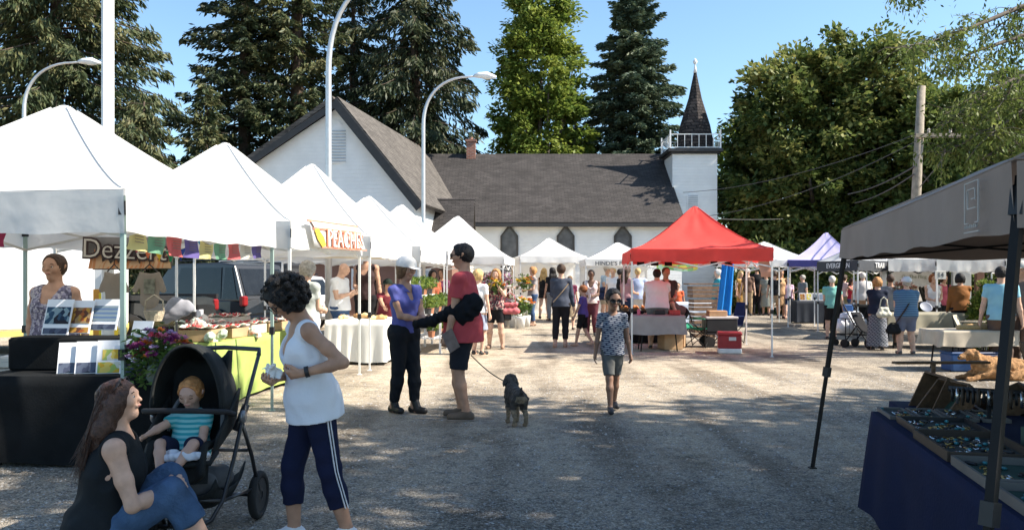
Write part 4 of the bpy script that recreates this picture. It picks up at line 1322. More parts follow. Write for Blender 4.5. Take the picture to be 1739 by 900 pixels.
def body(s, H, b=1.0, fem=False, legb=1.0, h=.01, curl=(.5, .5), palm=None, handdir=None, feet=True, armb=1.0, bust=None):
    sd = SD(); q = lambda v: np.array(v) * H
    fl = (s['up'](0, 1, 0) - s['up'](0, 0, 0), .70)
    fx = (fl[0], .72)
    A = lambda x: x * H
    sd.cone(q(s['hj'][0]) * [1, 1, 1], q(s['hj'][1]), A(.060 * b), A(.060 * b), A(.03), None)
    sd.cone(q(s['pel']), q(s['waist']), A(.088 * b), A((.070 if fem else .080) * b), A(.03), fx)
    sd.cone(q(s['waist']), q(s['chest']), A((.070 if fem else .080) * b), A(.092 * b), A(.03), fx)
    sd.cone(q(s['chest']), q(s['ctop']), A(.092 * b), A(.062 * b), A(.03), fl)
    for i in (0, 1):
        sd.cone(q(s['ctop'] * .6 + s['neck'] * .4), q(s['sh'][i]), A(.036), A(.033 * b ** .5), A(.03))
    if fem:
        for sg in (-1, 1): sd.ball(q(s['up'](sg * .038, .038 * b, .205)), A(.030 * b), A(.03))
    sd.cone(q(s['neck'] + (s['ctop'] - s['neck']) * .3), q(s['hc'] - s['hu'] * s['R'] * .55 - s['hf'] * .012), A(.034 * (b ** .4) * (.5 + .5 * s['hs'])), A(.031 * (.4 + .6 * s['hs'])), A(.02))
    for i in (0, 1):
        sg = (-1, 1)[i]
        e, w, sh = q(s['el'][i]), q(s['wr'][i]), q(s['sh'][i])
        ar = b ** .6 * armb * (.9 if fem else 1)
        sd.cone(sh, sh * .45 + e * .55, A(.030 * ar), A(.026 * ar), A(.012)); sd.cone(sh * .45 + e * .55, e, A(.027 * ar), A(.021 * ar), A(.012))
        m_ = e * .68 + w * .32
        sd.cone(e, m_, A(.0215 * ar), A(.023 * ar), A(.012)); sd.cone(m_, w, A(.0225 * ar), A(.0145 * ar ** .5), A(.012))
        dd = (handdir[i] if handdir and handdir[i] is not None else (w - e))
        pn = palm[i] if palm and palm[i] is not None else V3(-sg, .25, 0)
        hand(sd, w, dd, pn, A(.104) * (.6 + .4 / max(.7, s['hs'])), mirror=sg, curl=curl[i], det=h < .014)
    lb = b ** .7 * legb
    for i in (0, 1):
        hj, kn, an = q(s['hj'][i]), q(s['kn'][i]), q(s['an'][i])
        sd.cone(hj, kn, A(.056 * lb), A(.034 * lb), A(.02))
        m_ = kn * .66 + an * .34 - nrm(np.cross(np.cross(an - kn, hj - kn), an - kn) + 1e-6) * A(.004)
        sd.cone(kn, m_, A(.033 * lb), A(.034 * lb), A(.015)); sd.cone(m_, an, A(.034 * lb), A(.021 * lb), A(.015))
        if feet:
            fd = nrm(s['footdir'][i]); toe = an + fd * A(.085); toe[2] = max(A(.018), an[2] - A(.026))
            heel = an - fd * A(.02); heel[2] = an[2] - A(.022)
            sd.cone(heel, toe, A(.022), A(.018), A(.012)); sd.cone(an, (heel + toe) / 2, A(.022), A(.024), A(.015))
    # head
    c = q(s['hc']); r = A(s['R']); f, u, sx = s['hf'], s['hu'], s['hside']
    sd.cone(c + u * r * .22 - f * r * .18, c + u * r * .28 + f * r * .12, r * .98, r * .90, r * .3, (sx, .86))
    sd.cone(c + f * r * .25 - u * r * .1, c - u * r * .85 + f * r * .50, r * .78, r * .40, r * .4, (sx, .92))
    if h < .014:
        sd.cone(c + f * r * 1.0 + u * r * .12, c + f * r * 1.17 - u * r * .20, r * .09, r * .125, r * .12)          # nose
        sd.cone(c + f * r * .97 - u * r * .52 - sx * r * .2, c + f * r * .97 - u * r * .52 + sx * r * .2, r * .10, r * .10, r * .1)     # lips
        sd.cone(c + f * r * .92 + u * r * .30 - sx * r * .38, c + f * r * .92 + u * r * .30 + sx * r * .38, r * .12, r * .12, r * .2)   # brow
        for sg in (-1, 1):
            sd.cone(c + sx * sg * r * .88 - u * r * .02 - f * r * .1, c + sx * sg * r * .95 + u * r * .2 - f * r * .18, r * .10, r * .14, r * .08, (sx, .6))   # ears
            sd.ball(c + f * r * .72 - u * r * .18 + sx * sg * r * .42, r * .26, r * .2)
    return sd


def hair(s, H, style, m, root, h, seed=0):
    c = np.array(s['hc']) * H; r = s['R'] * H; f, u, sx = s['hf'], s['hu'], s['hside']
    sd = SD(); rs = np.random.RandomState(seed + 5)
    if style == 'bald': return None
    t = {'short': .09, 'crop': .07, 'bob': .22, 'long': .2, 'bun': .14, 'curly': .36, 'cap': .1, 'fringe': .1, 'pony': .13, 'baby': .10}[style]
    sd.cone(c + u * r * .24 - f * r * .22, c + u * r * .30 + f * r * .10, r * (1 + t), r * (.93 + t), r * .2, (sx, .87))
    if style in ('short', 'crop', 'fringe', 'cap', 'pony', 'bun', 'baby'):
        sd.cone(c - f * r * .35 - u * r * .1, c - f * r * .45 - u * r * .5, r * .75, r * .5, r * .2)
        sd.cut(c + f * r * 1.15 - u * r * .55, c + f * r * 1.22 + u * r * .22, r * 1.12, r * .86, r * .08)
        if h < .012: sd.noise = (.0035, 75, 1)
        sd.clip(c - u * r * .72, -u)
    if style == 'fringe':
        sd.cut(c + u * r * 1.2, c + u * r * .8, r * 1.0, r * 1.0)
    if style == 'bun':
        sd.ball(c + u * r * .9 - f * r * .75, r * .48, r * .1)
    if style == 'pony':
        sd.cone(c - f * r * 1.0 + u * r * .2, c - f * r * 1.5 - u * r * .9, r * .3, r * .2, r * .2)
    if style in ('bob', 'curly'):
        for sg in (-1, 0, 1):
            sd.cone(c + sx * sg * r * .68 - f * r * (.25 if sg else .65), c + sx * sg * r * .78 - u * r * .75 - f * r * (.22 if sg else .55), r * .52, r * .38, r * .35)
        sd.cut(c + f * r * 1.3 - u * r * 1.0, c + f * r * 1.25 + u * r * .12, r * 1.0, r * .84, r * .1)
        if h < .012: sd.noise = (.003, 60, 1)
    if style == 'curly':
        for _ in range(330):
            d = nrm(rs.normal(size=3)); 
            if np.dot(d, f) > .75 and np.dot(d, u) < .35: continue
            if np.dot(d, u) < -.75: continue
            p = c + u * r * .2 - f * r * .18 + d * r * (1.30 + .26 * rs.rand())
            if np.dot(p - c, f) > r * .72 and np.dot(p - c, u) < r * .45: continue
            sd.ball(p, r * rs.uniform(.12, .20), r * .04)
    if style == 'long':
        for sg in (-1, 0, 1):
            top = c + sx * sg * r * .6 - f * r * .35
            mid = c + sx * sg * r * .85 - u * r * 1.5 - f * r * .7
            end = c + sx * sg * r * .75 - f * r * .95; end[2] = c[2] - r * 4.4
            sd.cone(top, mid, r * .55, r * .5, r * .35); sd.cone(mid, end, r * .5, r * .25, r * .35)
        sd.cut(c + f * r * 1.3 - u * r * 1.0, c + f * r * 1.25 + u * r * .05, r * 1.0, r * .80, r * .1)
    return sd.build("hair", m, root, h * (.8 if style == 'curly' else 1))


def garment_top(s, H, m, root, h, b=1.0, fem=False, sleeve=.5, hem=.50, loose=.012, neck=.05, name="shirt", tank=False, long=False, wr=None, armb=1.0, hemclip=True, vneck=0, hemw=.010):
    sd = SD(); q = lambda v: np.array(v) * H; A = lambda x: x * H; L = loose
    fl = (s['up'](0, 1, 0) - s['up'](0, 0, 0), .72); fx = (fl[0], .76)
    hemp = s['up'](0, 0, hem - .525); dn = s['up'](0, 0, 0) - s['up'](0, 0, .1)
    ho_ = hemw if hem < .53 else 0
    if ho_:
        sd.cone(q(hemp + dn * .2), q(s['up'](0, 0, .02)), A(.098 * b) + L + ho_, A(.096 * b) + L + ho_, A(.03), (fl[0], .86))
    sd.cone(q(hemp + dn * .2), q(s['waist']), A(.095 * b) + L + ho_, A((.076 if fem else .086) * b) + L, A(.03), fx)
    sd.cone(q(s['waist']), q(s['chest']), A((.076 if fem else .086) * b) + L, A(.094 * b) + L * .8, A(.04), fx)
    sd.cone(q(s['chest']), q(s['ctop']), A(.094 * b) + L * .8, A(.064 * b) + L * .5, A(.03), fl)
    if fem:
        for sg in (-1, 1): sd.ball(q(s['up'](sg * .038, .038 * b, .205)), A(.031 * b) + L * .7, A(.045))
    if tank:
        for i in (0, 1):
            sd.cone(q(s['ctop'] * .4 + s['neck'] * .6), q(s['sh'][i]), A(.036) + L * .45, A(.034 * b ** .5) + L * .4, A(.02))
            sg = (-1, 1)[i]; dwn = q(s['up'](sg * s['sw'] * 1.36, 0, .19)); top = q(s['up'](sg * s['sw'] * 1.42, 0, .33))
            sd.cut(dwn, top, A(.030), A(.050), A(.01))
    else:
        for i in (0, 1):
            sd.cone(q(s['ctop'] * .6 + s['neck'] * .4), q(s['sh'][i]), A(.036) + L * .5, A(.033 * b ** .5) + L * .5, A(.03))
            e, w, sh = q(s['el'][i]), q(s['wr'][i]), q(s['sh'][i]); ar = b ** .6 * armb * (.9 if fem else 1)
            if long:
                sd.cone(sh, e, A(.031 * ar) + L * .7, A(.024 * ar) + L * .7, A(.015)); sd.cone(e, e + (w - e) * .95, A(.025 * ar) + L * .6, A(.018) + L * .35, A(.012), None, True)
            elif sleeve > 0:
                en = sh + (e - sh) * sleeve
                sd.cone(sh, en, A(.029 * ar) + L * .7, A((.029 - .006 * sleeve) * ar) + L * .9, A(.015), None, True)
    nk = q(s['neck']); fw = V3(0, 1, 0) * A(.03)
    sd.cut(nk + (q(s['hc']) - nk) * .5 , nk + fw * .3 - A(1) * V3(0, 0, neck * .2), A(neck * .95), A(neck * .8), A(.008))
    if neck > .055 or vneck:
        sd.cut(nk + fw * 1.6 + V3(0, 0, A(.02)), q(s['up'](0, .075, .25 - vneck)), A(neck * .8), A(neck * .5), A(.01))
    if hemclip: sd.clip(q(hemp), dn)
    if h < .03: sd.noise = ((.0042 if h < .01 else .003) * (H / 1.7), 27, seedof(name, H))
    return sd.build(name, m, root, h)


def seedof(n, H): return (len(n) * 1.7 + H * 11) % 6


def garment_legs(s, H, m, root, h, b=1.0, length=1.0, loose=.010, waist=.55, name="trousers", legb=1.0, flare=0.0, clipw=True):
    sd = SD(); q = lambda v: np.array(v) * H; A = lambda x: x * H; L = loose
    lb = b ** .7 * legb
    fx = (s['up'](0, 1, 0) - s['up'](0, 0, 0), .78)
    sd.cone(q(s['hj'][0]), q(s['hj'][1]), A(.062 * b) + L, A(.062 * b) + L, A(.03), (V3(0, 1, 0), 1.0))
    sd.cone(q(s['pel']), q(s['up'](0, 0, waist - .525 + .04)), A(.089 * b) + L, A(.082 * b) + L, A(.03), fx)
    for i in (0, 1):
        hj, kn, an = q(s['hj'][i]), q(s['kn'][i]), q(s['an'][i])
        if length <= .5:
            e = hj + (kn - hj) * (length / .5); r1 = A(.057 - .021 * length / .5) * lb + L * 1.3 + flare
            sd.cone(hj, e, A(.058 * lb) + L, r1, A(.02), None, True)
        else:
            f2 = (length - .5) / .5
            e = kn + (an - kn) * f2
            sd.cone(hj, kn, A(.058 * lb) + L, A(.037 * lb) + L, A(.02))
            m_ = kn * .66 + an * .34 - nrm(np.cross(np.cross(an - kn, hj - kn), an - kn) + 1e-6) * A(.004)
            if f2 > .34:
                sd.cone(kn, m_, A(.036 * lb) + L, A(.036 * lb) + L, A(.015)); f3 = (f2 - .34) / .66; e = m_ + (an - m_) * f3
                sd.cone(m_, e, A(.036 * lb) + L, A((.036 * (1 - f3) + .023 * f3) * lb) + L * 1.1 + flare, A(.015), None, True)
            else: sd.cone(kn, e, A(.037 * lb) + L, A(.036 * lb) + L * 1.1 + flare, A(.015), None, True)
    wp_ = s['up'](0, 0, waist - .525)
    if clipw: sd.clip(q(wp_), s['up'](0, 0, .1) - s['up'](0, 0, 0))
    if h < .03: sd.noise = (.0032 if h < .01 else .0022, 29, 2.2)
    return sd.build(name, m, root, h)


def skirt(s, H, m, root, h, top=.62, hem=.30, r0=.085, r1=.12, name="skirt", b=1):
    sd = SD(); q = lambda v: np.array(v) * H
    sd.cone(q(s['up'](0, 0, top - .525)), q(s['hip'] + V3(0, 0, hem - .525 if hem < .5 else 0)), r0 * H * b, r1 * H * b, .02 * H, (V3(0, 1, 0), .75), True, True)
    if h < .03: sd.noise = (.004, 22, 1)
    return sd.build(name, m, root, h)


def shoes(s, H, m, root, h, sole=None, b=1.0, boot=0):
    for i in (0, 1):
        an = np.array(s['an'][i]) * H; fd = nrm(s['footdir'][i]); sd = SD(); A = lambda x: x * H
        z = an[2] - A(.043)
        heel = an - fd * A(.018); heel[2] = z + A(.024); toe = an + fd * A(.09); toe[2] = z + A(.02)
        sd.cone(heel, toe, A(.025 * b), A(.022 * b), .01); sd.cone(an + V3(0, 0, A(.004 + boot)), (heel + toe) / 2, A(.025 * b), A(.025 * b), .012)
        sd.clip((0, 0, z + .001), (0, 0, -1))
        sd.clip(an + V3(0, 0, A(.012 + boot)), (0, 0, 1))
        o = sd.build("shoe", m, root, h)
        if sole and o:
            s2 = SD(); a2 = heel.copy(); a2[2] = z + .008; b2 = toe.copy(); b2[2] = z + .008
            s2.cone(a2, b2, A(.028 * b), A(.025 * b), .01, (V3(0, 0, 1), .45)); s2.clip((0, 0, z + .016), (0, 0, 1)); s2.build("sole", sole, o, h)


def face(s, H, root, eyes=True, mouth=(.42, .14, .12), iris=(.06, .035, .02), glasses=None, closed=False):
    c = np.array(s['hc']) * H; r = s['R'] * H; f, u, sx = s['hf'], s['hu'], s['hside']
    EW = mat("eye_white", (.48, .44, .41), .3); EI = mat("iris_%d" % int(iris[0] * 100), iris, .2)
    for sg in (-1, 1):
        p = c + f * r * .925 + u * r * .08 + sx * sg * r * .37
        b = MB()
        if closed:
            b.tube([tuple(p - sx * sg * r * .13 + f * r * .10), tuple(p + f * r * .115 - u * r * .03), tuple(p + sx * sg * r * .14 + f * r * .04)], r * .04, 5)
            b.build("eye", EI, root, smooth=True)
        else:
            b.ball(tuple(p), r * .125, 8)
            o = b.build("eye", EW, root, smooth=True)
            b = MB(); b.ball(tuple(p + f * r * .055), r * .082, 8); b.build("iris", EI, o, smooth=True)
        b = MB(); b.tube([tuple(p + u * r * .22 - sx * sg * r * .14 + f * r * .12), tuple(p + u * r * .28 + f * r * .12), tuple(p + u * r * .22 + sx * sg * r * .16 + f * r * .04)], r * .035, 5)
        b.build("eyebrow", EI, root, smooth=True)
    b = MB(); b.tube([tuple(c + f * r * 1.02 - u * r * .52 - sx * r * .22), tuple(c + f * r * 1.09 - u * r * .52), tuple(c + f * r * 1.02 - u * r * .52 + sx * r * .22)], r * .05, 6)
    b.build("mouth", mat("lips_%d" % int(mouth[0] * 100), mouth, .4), root, smooth=True)
    if glasses is not None:
        dark = glasses == 'sun'
        b = MB()
        for sg in (-1, 1):
            p = c + f * r * 1.12 + u * r * .08 + sx * sg * r * .40
            ring = [tuple(p + sx * r * .32 * math.cos(a) + u * r * .22 * math.sin(a)) for a in np.linspace(0, 2 * PI, 13)]
            b.tube(ring, r * .035, 5)
            b.tube([tuple(p + sx * sg * r * .3 + u * r * .08), tuple(c + sx * sg * r * .93 + u * r * .12 + f * r * .1), tuple(c + sx * sg * r * .93 - f * r * .2)], r * .03, 5)
            if dark:
                vs = [p - f * r * .02 + sx * r * .32 * math.cos(a) + u * r * .22 * math.sin(a) for a in np.linspace(0, 2 * PI, 12, endpoint=False)]
                vs2 = [v + f * r * .04 for v in vs]
                b.add([tuple(v) for v in vs + vs2], [tuple(range(12)), tuple(range(23, 11, -1))] + [(i, (i + 1) % 12, 12 + (i + 1) % 12, 12 + i) for i in range(12)])
        b.tube([tuple(c + f * r * 1.15 + u * r * .12 - sx * r * .1), tuple(c + f * r * 1.15 + u * r * .12 + sx * r * .1)], r * .03, 5)
        b.build("glasses", GLASSD if dark else BLACKP, root, smooth=True)


def cap(s, H, m, root, h, brim=True, wide=False, back=False):
    c = np.array(s['hc']) * H; r = s['R'] * H; f, u, sx = s['hf'], s['hu'], s['hside']
    sd = SD(); fz = -f if back else f
    sd.cone(c + u * r * .34 - f * r * .20, c + u * r * .42 + f * r * .10, r * 1.33, r * 1.20, r * .1, (sx, .9))
    sd.clip(c + u * r * .36, -u)
    o = sd.build("cap" if not wide else "sun_hat", m, root, h)
    sd = SD()
    if wide: sd.cone(c + u * r * .36, c + u * r * .40, r * 2.0, r * 2.0, .004, (u, .06))
    elif brim: sd.cone(c + u * r * .42 + fz * r * .9, c + u * r * .30 + fz * r * 1.55, r * .72, r * .62, r * .1, (u, .10))
    if sd.p: sd.build("brim", m, o, min(h, .008))


FAB = {}
def fab(name, col, **k): return mat("fabric_" + name, col, .85, k.get('var', .1), 5, bump=k.get('bump', .12), bscale=60, spec=.15, sheen=.0)


HAIRM = {'black': (.012, .01, .01), 'brown': (.055, .03, .018), 'red': (.24, .085, .03), 'blonde': (.50, .34, .15), 'grey': (.38, .35, .31), 'white': (.66, .63, .58), 'lbrown': (.16, .09, .045), 'orange': (.42, .21, .08)}
def hairm(c): return mat("hair_" + c, HAIRM[c], .6, .35, 30, bump=.6, bscale=90, spec=.3)


def person(label, px, head_y, feet_y, yaw, top=None, bottom=None, Y=None, H=None, fem=False, b=1.0, arms=('down', 'down'), stance='stand', hairst=('short', 'brown'),
           skin=None, lean=0, head=(0, 0), kind='tee', legs=('trousers', 1.0), shoe=(.03, .03, .03), hat=None, hs=1.0, h=None, group="people browsing the market", sw=None, det=None, hem=.5, extra=None, name="person", glasses=None, feetbare=False, **kw):
    Y = Y or 1400 * CAM_H / (feet_y - 474)
    H = H or (feet_y - head_y) / 1400 * Y / 1.0
    x = X(px, Y)
    root = thing(name, label, "person", (x, Y, 0), R(yaw), group)
    s = skeleton(H / H, sw or (.098 if fem else .108) * (b ** .4), lean, arms, stance, head=head, hs=hs, **kw)
    h = h or max(.007, min(.022, Y / 1400 * 1.0))
    skin = skin or SKIN_M
    body(s, H, b, fem, h=h).build("body", skin, root, h)
    if hairst: hair(s, H, hairst[0], hairm(hairst[1]), root, h)
    if top is not None:
        if kind == 'tee': garment_top(s, H, top, root, h, b, fem, .55, hem)
        elif kind == 'long': garment_top(s, H, top, root, h, b, fem, 1, hem, long=True, loose=.018)
        elif kind == 'tank': garment_top(s, H, top, root, h, b, fem, 0, hem, tank=True, neck=.07)
        elif kind == 'dress': garment_top(s, H, top, root, h, b, fem, .3, .5, name="dress_bodice"); skirt(s, H, top, root, h, .60, .28, .085 * b, .115 * b, "dress_skirt")
    if bottom is not None:
        if legs[0] == 'skirt': skirt(s, H, bottom, root, h, .60, legs[1], .09 * b, .125 * b)
        else: garment_legs(s, H, bottom, root, h, b, legs[1], name=legs[0] if legs[0] != 'leggings' else 'leggings', loose=.008 if legs[0] == 'leggings' else .011)
    if shoe is not None: shoes(s, H, mat("shoe_%d_%d" % (int(shoe[0] * 99), int(shoe[2] * 99)), shoe, .6), root, h)
    if hat: cap(s, H, fab(hat[0] + "_hat", hat[1]), root, h, wide=hat[0] == 'wide', back=hat[0] == 'back')
    if Y < 13 and det is not False: face(s, H, root, glasses=glasses)
    return root, s, H
# ------------------------------------------------------------------ the main figures
def world(root, v, H=1.0):
    c, s_ = math.cos(root.rotation_euler.z), math.sin(root.rotation_euler.z)
    v = np.array(v) * H
    return Vector((root.location.x + v[0] * c - v[1] * s_, root.location.y + v[0] * s_ + v[1] * c, root.location.z + v[2]))
def local(root, p):
    """world point -> figure's (side, forward, up) in metres"""
    c, s_ = math.cos(-root.rotation_euler.z), math.sin(-root.rotation_euler.z)
    dx, dy = p[0] - root.location.x, p[1] - root.location.y
    return (dx * c - dy * s_, -(dx * s_ + dy * c), p[2] - root.location.z)

# --- woman with curly black hair and white tank top
def curly_woman():
    H = 1.51; Y = 4.72; px = 533
    root = thing("person", "woman with curly black hair, white tank top and navy capri trousers holding a crumpled paper", "person", (X(px, Y), Y, 0), R(-62), None)
    L = lambda p: tuple(c / H for c in local(root, p))
    wl = L(P(514, 633, 4.50)); wr_ = L(P(470, 642, 4.62))
    s = skeleton(1, .100, 9, ((wr_[0], wr_[1], wr_[2], -.6, -.5, -.8), (wl[0], wl[1], wl[2], .5, -.9, -.5)), head=(6, 40), headf=-.004, legs=((-.055, .07, 0), (.07, -.10, 0)), hipz=.522)
    b = 1.06; h = .0065
    hdv = [V3(.5, .6, -.15), V3(-.55, .65, -.12)]
    body(s, H, b, True, h=h, curl=(.9, .8), palm=[V3(.3, -.2, .9), V3(-.5, -.2, .5)], handdir=hdv).build("body", SKIN_M, root, h)
    face(s, H, root, glasses='clear', closed=True, mouth=(.3, .1, .09))
    hair(s, H, 'curly', mat("hair_curly_black", (.011, .009, .008), .6, .3, 40, bump=1.0, bscale=120, spec=.4), root, .0075, 3)
    # rounded-hem tank top
    WT = fab("white_tank", (.74, .75, .80), var=.03)
    sd_o = garment_top(s, H, WT, root, h, b, True, 0, .472, loose=.014, hemw=.020, neck=.074, tank=True, name="tank_top", vneck=.02)
    garment_legs(s, H, fab("navy_capri", (.012, .016, .045)), root, h, .98, .80, .008, .497, "capri_trousers", flare=.004)
    # white side stripe down the outer left leg
    st = MB(); A = lambda v: np.array(v) * H
    hj, kn, an = A(s['hj'][1]), A(s['kn'][1]), A(s['an'][1])
    pth = []
    for t in np.linspace(-.12, 1, 12):
        p = hj + (kn - hj) * t; r = (.058 + (.037 - .058) * max(0, t)) * H * b ** .7 + .019 + (.035 if t < .1 else 0) * 0
        pth.append(p + V3(1, -.25, 0) / 1.03 * r)
    for t in np.linspace(.12, .60, 6):
        p = kn + (an - kn) * t; r = .037 * H + .020
        pth.append(p + V3(1, -.25, 0) / 1.03 * r)
    for off in (-.008, .008):
        vs = []; 
        for p in pth:
            vs += [tuple(p + V3(.25, 1, 0) * (off - .0026)), tuple(p + V3(.25, 1, 0) * (off + .0026)), tuple(p + V3(.25, 1, 0) * (off + .0026) + V3(-.03, 0, 0)), tuple(p + V3(.25, 1, 0) * (off - .0026) + V3(-.03, 0, 0))]
        n = len(pth)
        st.add(vs, [(4 * i + j, 4 * i + (j + 1) % 4, 4 * i + 4 + (j + 1) % 4, 4 * i + 4 + j) for i in range(n - 1) for j in range(4)])
    st.build("side_stripe", mat("white_braid", (.75, .75, .78), .8), root)
    shoes(s, H, mat("white_trainer", (.72, .72, .74), .6), root, h, mat("shoe_sole", (.5, .5, .5), .7), 1.05)
    # wrist watch
    w = A(s['wr'][1]); e = A(s['el'][1]); d = nrm(w - e)
    wb = MB(); wb.tube([tuple(w - d * .035), tuple(w - d * .012)], .031, 14); wo = wb.build("watch_strap", BLACKP, root, smooth=True)
    wf = MB(); wf.box(tuple(w - d * .024 + V3(.55, .75, .1) * .0), (.001, .001, .001)); 
    # crumpled paper in the hand
    wp_ = world(root, s['wr'][0], H)
    pp = P(463, 630, 4.55)
    pr = MB(); rs = random.Random(5)
    pr.grid(lambda u, v: (-.045 + .09 * u + .008 * math.sin(9 * v), -.01 + .02 * math.sin(u * 7 + v * 5) , -.035 + .07 * v + .01 * math.sin(u * 11)), 8, 8)
    po = pr.build("paper", mat("white_paper", (.8, .8, .78), .8), None, smooth=False)
    po.location = pp; po.rotation_euler = (.4, .9, .5)
    so_ = po.modifiers.new("t", 'SOLIDIFY'); so_.thickness = .006
    tag(po, "crumpled white paper held by the curly haired woman", "paper")
curly_woman()

# --- crouching woman with long hair
def crouching_woman():
    H = 1.66; Y = 4.15
    root = thing("person", "crouching woman with long brown hair, dark sleeveless top and rolled jeans beside the pushchair", "person", (X(166, Y), Y, 0), R(108), None)
    L = lambda p: tuple(c / H for c in local(root, p))
    tgt = L(P(288, 828, 4.22))
    tl = L(P(262, 838, 4.28))
    s = skeleton(1, .100, 12, ((tgt[0], tgt[1], tgt[2], -.5, .1, -1.0), (tl[0], tl[1], tl[2], .4, -.3, -.9)), head=(-12, -14), headf=.008, hs=.90, hipz=.125, legs=((-.05, .34, 0), (.07, .29, 0)), kneepole=(.05, .5, 1))
    b = 1.08; h = .0065
    body(s, H, b, True, h=h, curl=(.7, .6), palm=[V3(1, 0, -.3), V3(-1, 0, -.3)]).build("body", SKIN_L, root, h)
    face(s, H, root, mouth=(.45, .16, .14))
    garment_top(s, H, fab("charcoal_top", (.014, .017, .02)), root, h, b * 1.05, True, 0, .50, loose=.014, neck=.05, tank=True, name="sleeveless_top")
    garment_legs(s, H, fab("blue_denim", (.06, .11, .20), var=.45, bump=.4), root, h, b, .72, .012, .56, "jeans", flare=.006, clipw=False)
    shoes(s, H, mat("sandal", (.1, .07, .05), .7), root, h)
    # hair: base + strands
    c = np.array(s['hc']) * H; r = s['R'] * H; f, u, sx = s['hf'], s['hu'], s['hside']
    HM = mat("hair_long_brown", (.06, .028, .018), .5, .5, 60, bump=.5, bscale=120, spec=.45)
    sd = SD()
    sd.cone(c + u * r * .24 - f * r * .22, c + u * r * .32 + f * r * .08, r * 1.12, r * 1.03, r * .2, (sx, .88))
    back = V3(0, -1, 0)
    for sg, of in ((-1, .35), (-.5, .8), (.1, 1.0), (.8, .7)):
        top = c + sx * sg * r * .66 - f * r * .34 * of
        mid = c + sx * sg * r * .85 + back * r * (.55 + .35 * of); mid[2] -= r * 1.5
        end = mid + back * r * .75 * of; end[2] = c[2] - r * (4.4 if sg > -.8 else 3.0)
        sd.cone(top, mid, r * .64, r * .60, r * .4); sd.cone(mid, end, r * .60, r * .34, r * .4)
    sd.cut(c + f * r * 1.35 - u * r * .9, c + f * r * 1.30 + u * r * .02, r * 1.0, r * .78, r * .1)
    sd.noise = (.0035, 55, 1); ho = sd.build("hair", HM, root, h)
    rs = np.random.RandomState(2); b_ = MB()
    for i in range(900):
        a = rs.uniform(-2.5, 2.5); el = rs.uniform(.1, 1.0)
        d = nrm(-f * math.cos(a) + sx * math.sin(a) * .88 + u * rs.uniform(-.2, 1.1))
        if np.dot(d, f) > .35: continue
        p0 = c + u * r * .24 - f * r * .12 + d * r * 1.13
        of = rs.uniform(.3, 1.1); sg = np.dot(d, sx)
        p1 = c + sx * sg * r * 1.15 + back * r * (.5 + .7 * of); p1[2] -= r * .5
        p2 = c + sx * sg * r * 1.25 + back * r * (.7 + .7 * of) + rs.normal(0, .008, 3); p2[2] -= r * 1.9
        p3 = p2 + back * r * rs.uniform(.1, .8) + rs.normal(0, .012, 3); p3[2] = c[2] - r * rs.uniform(2.8, 4.6)
        pts = []
        for t in np.linspace(0, 1, 9):
            q_ = (1 - t) ** 3 * p0 + 3 * (1 - t) ** 2 * t * p1 + 3 * (1 - t) * t * t * p2 + t ** 3 * p3
            pts.append(tuple(q_ + V3(0, .004 * math.sin(t * 9 + i), 0)))
        b_.tube(pts, [.0017] * 6 + [.0014, .001, .0006], 4, caps=False)
    b_.build("hair_strands", HM, ho, smooth=True)
    # sunglasses pushed up on the head
    g = MB()
    for sg in (-1, 1):
        p = c + u * r * 1.12 + f * r * .55 + sx * sg * r * .42
        g.tube([tuple(p + sx * r * .3 * math.cos(t) + (u * .5 - f * .0 + f * .8 * 0 + u * .3) * r * .25 * math.sin(t)) for t in np.linspace(0, 2 * PI, 11)], r * .05, 5)
        g.tube([tuple(p + sx * sg * r * .3), tuple(c + sx * sg * r * 1.0 + u * r * .5 - f * r * .1)], r * .04, 5)
    g.build("sunglasses", BLACKP, root, smooth=True)
crouching_woman()

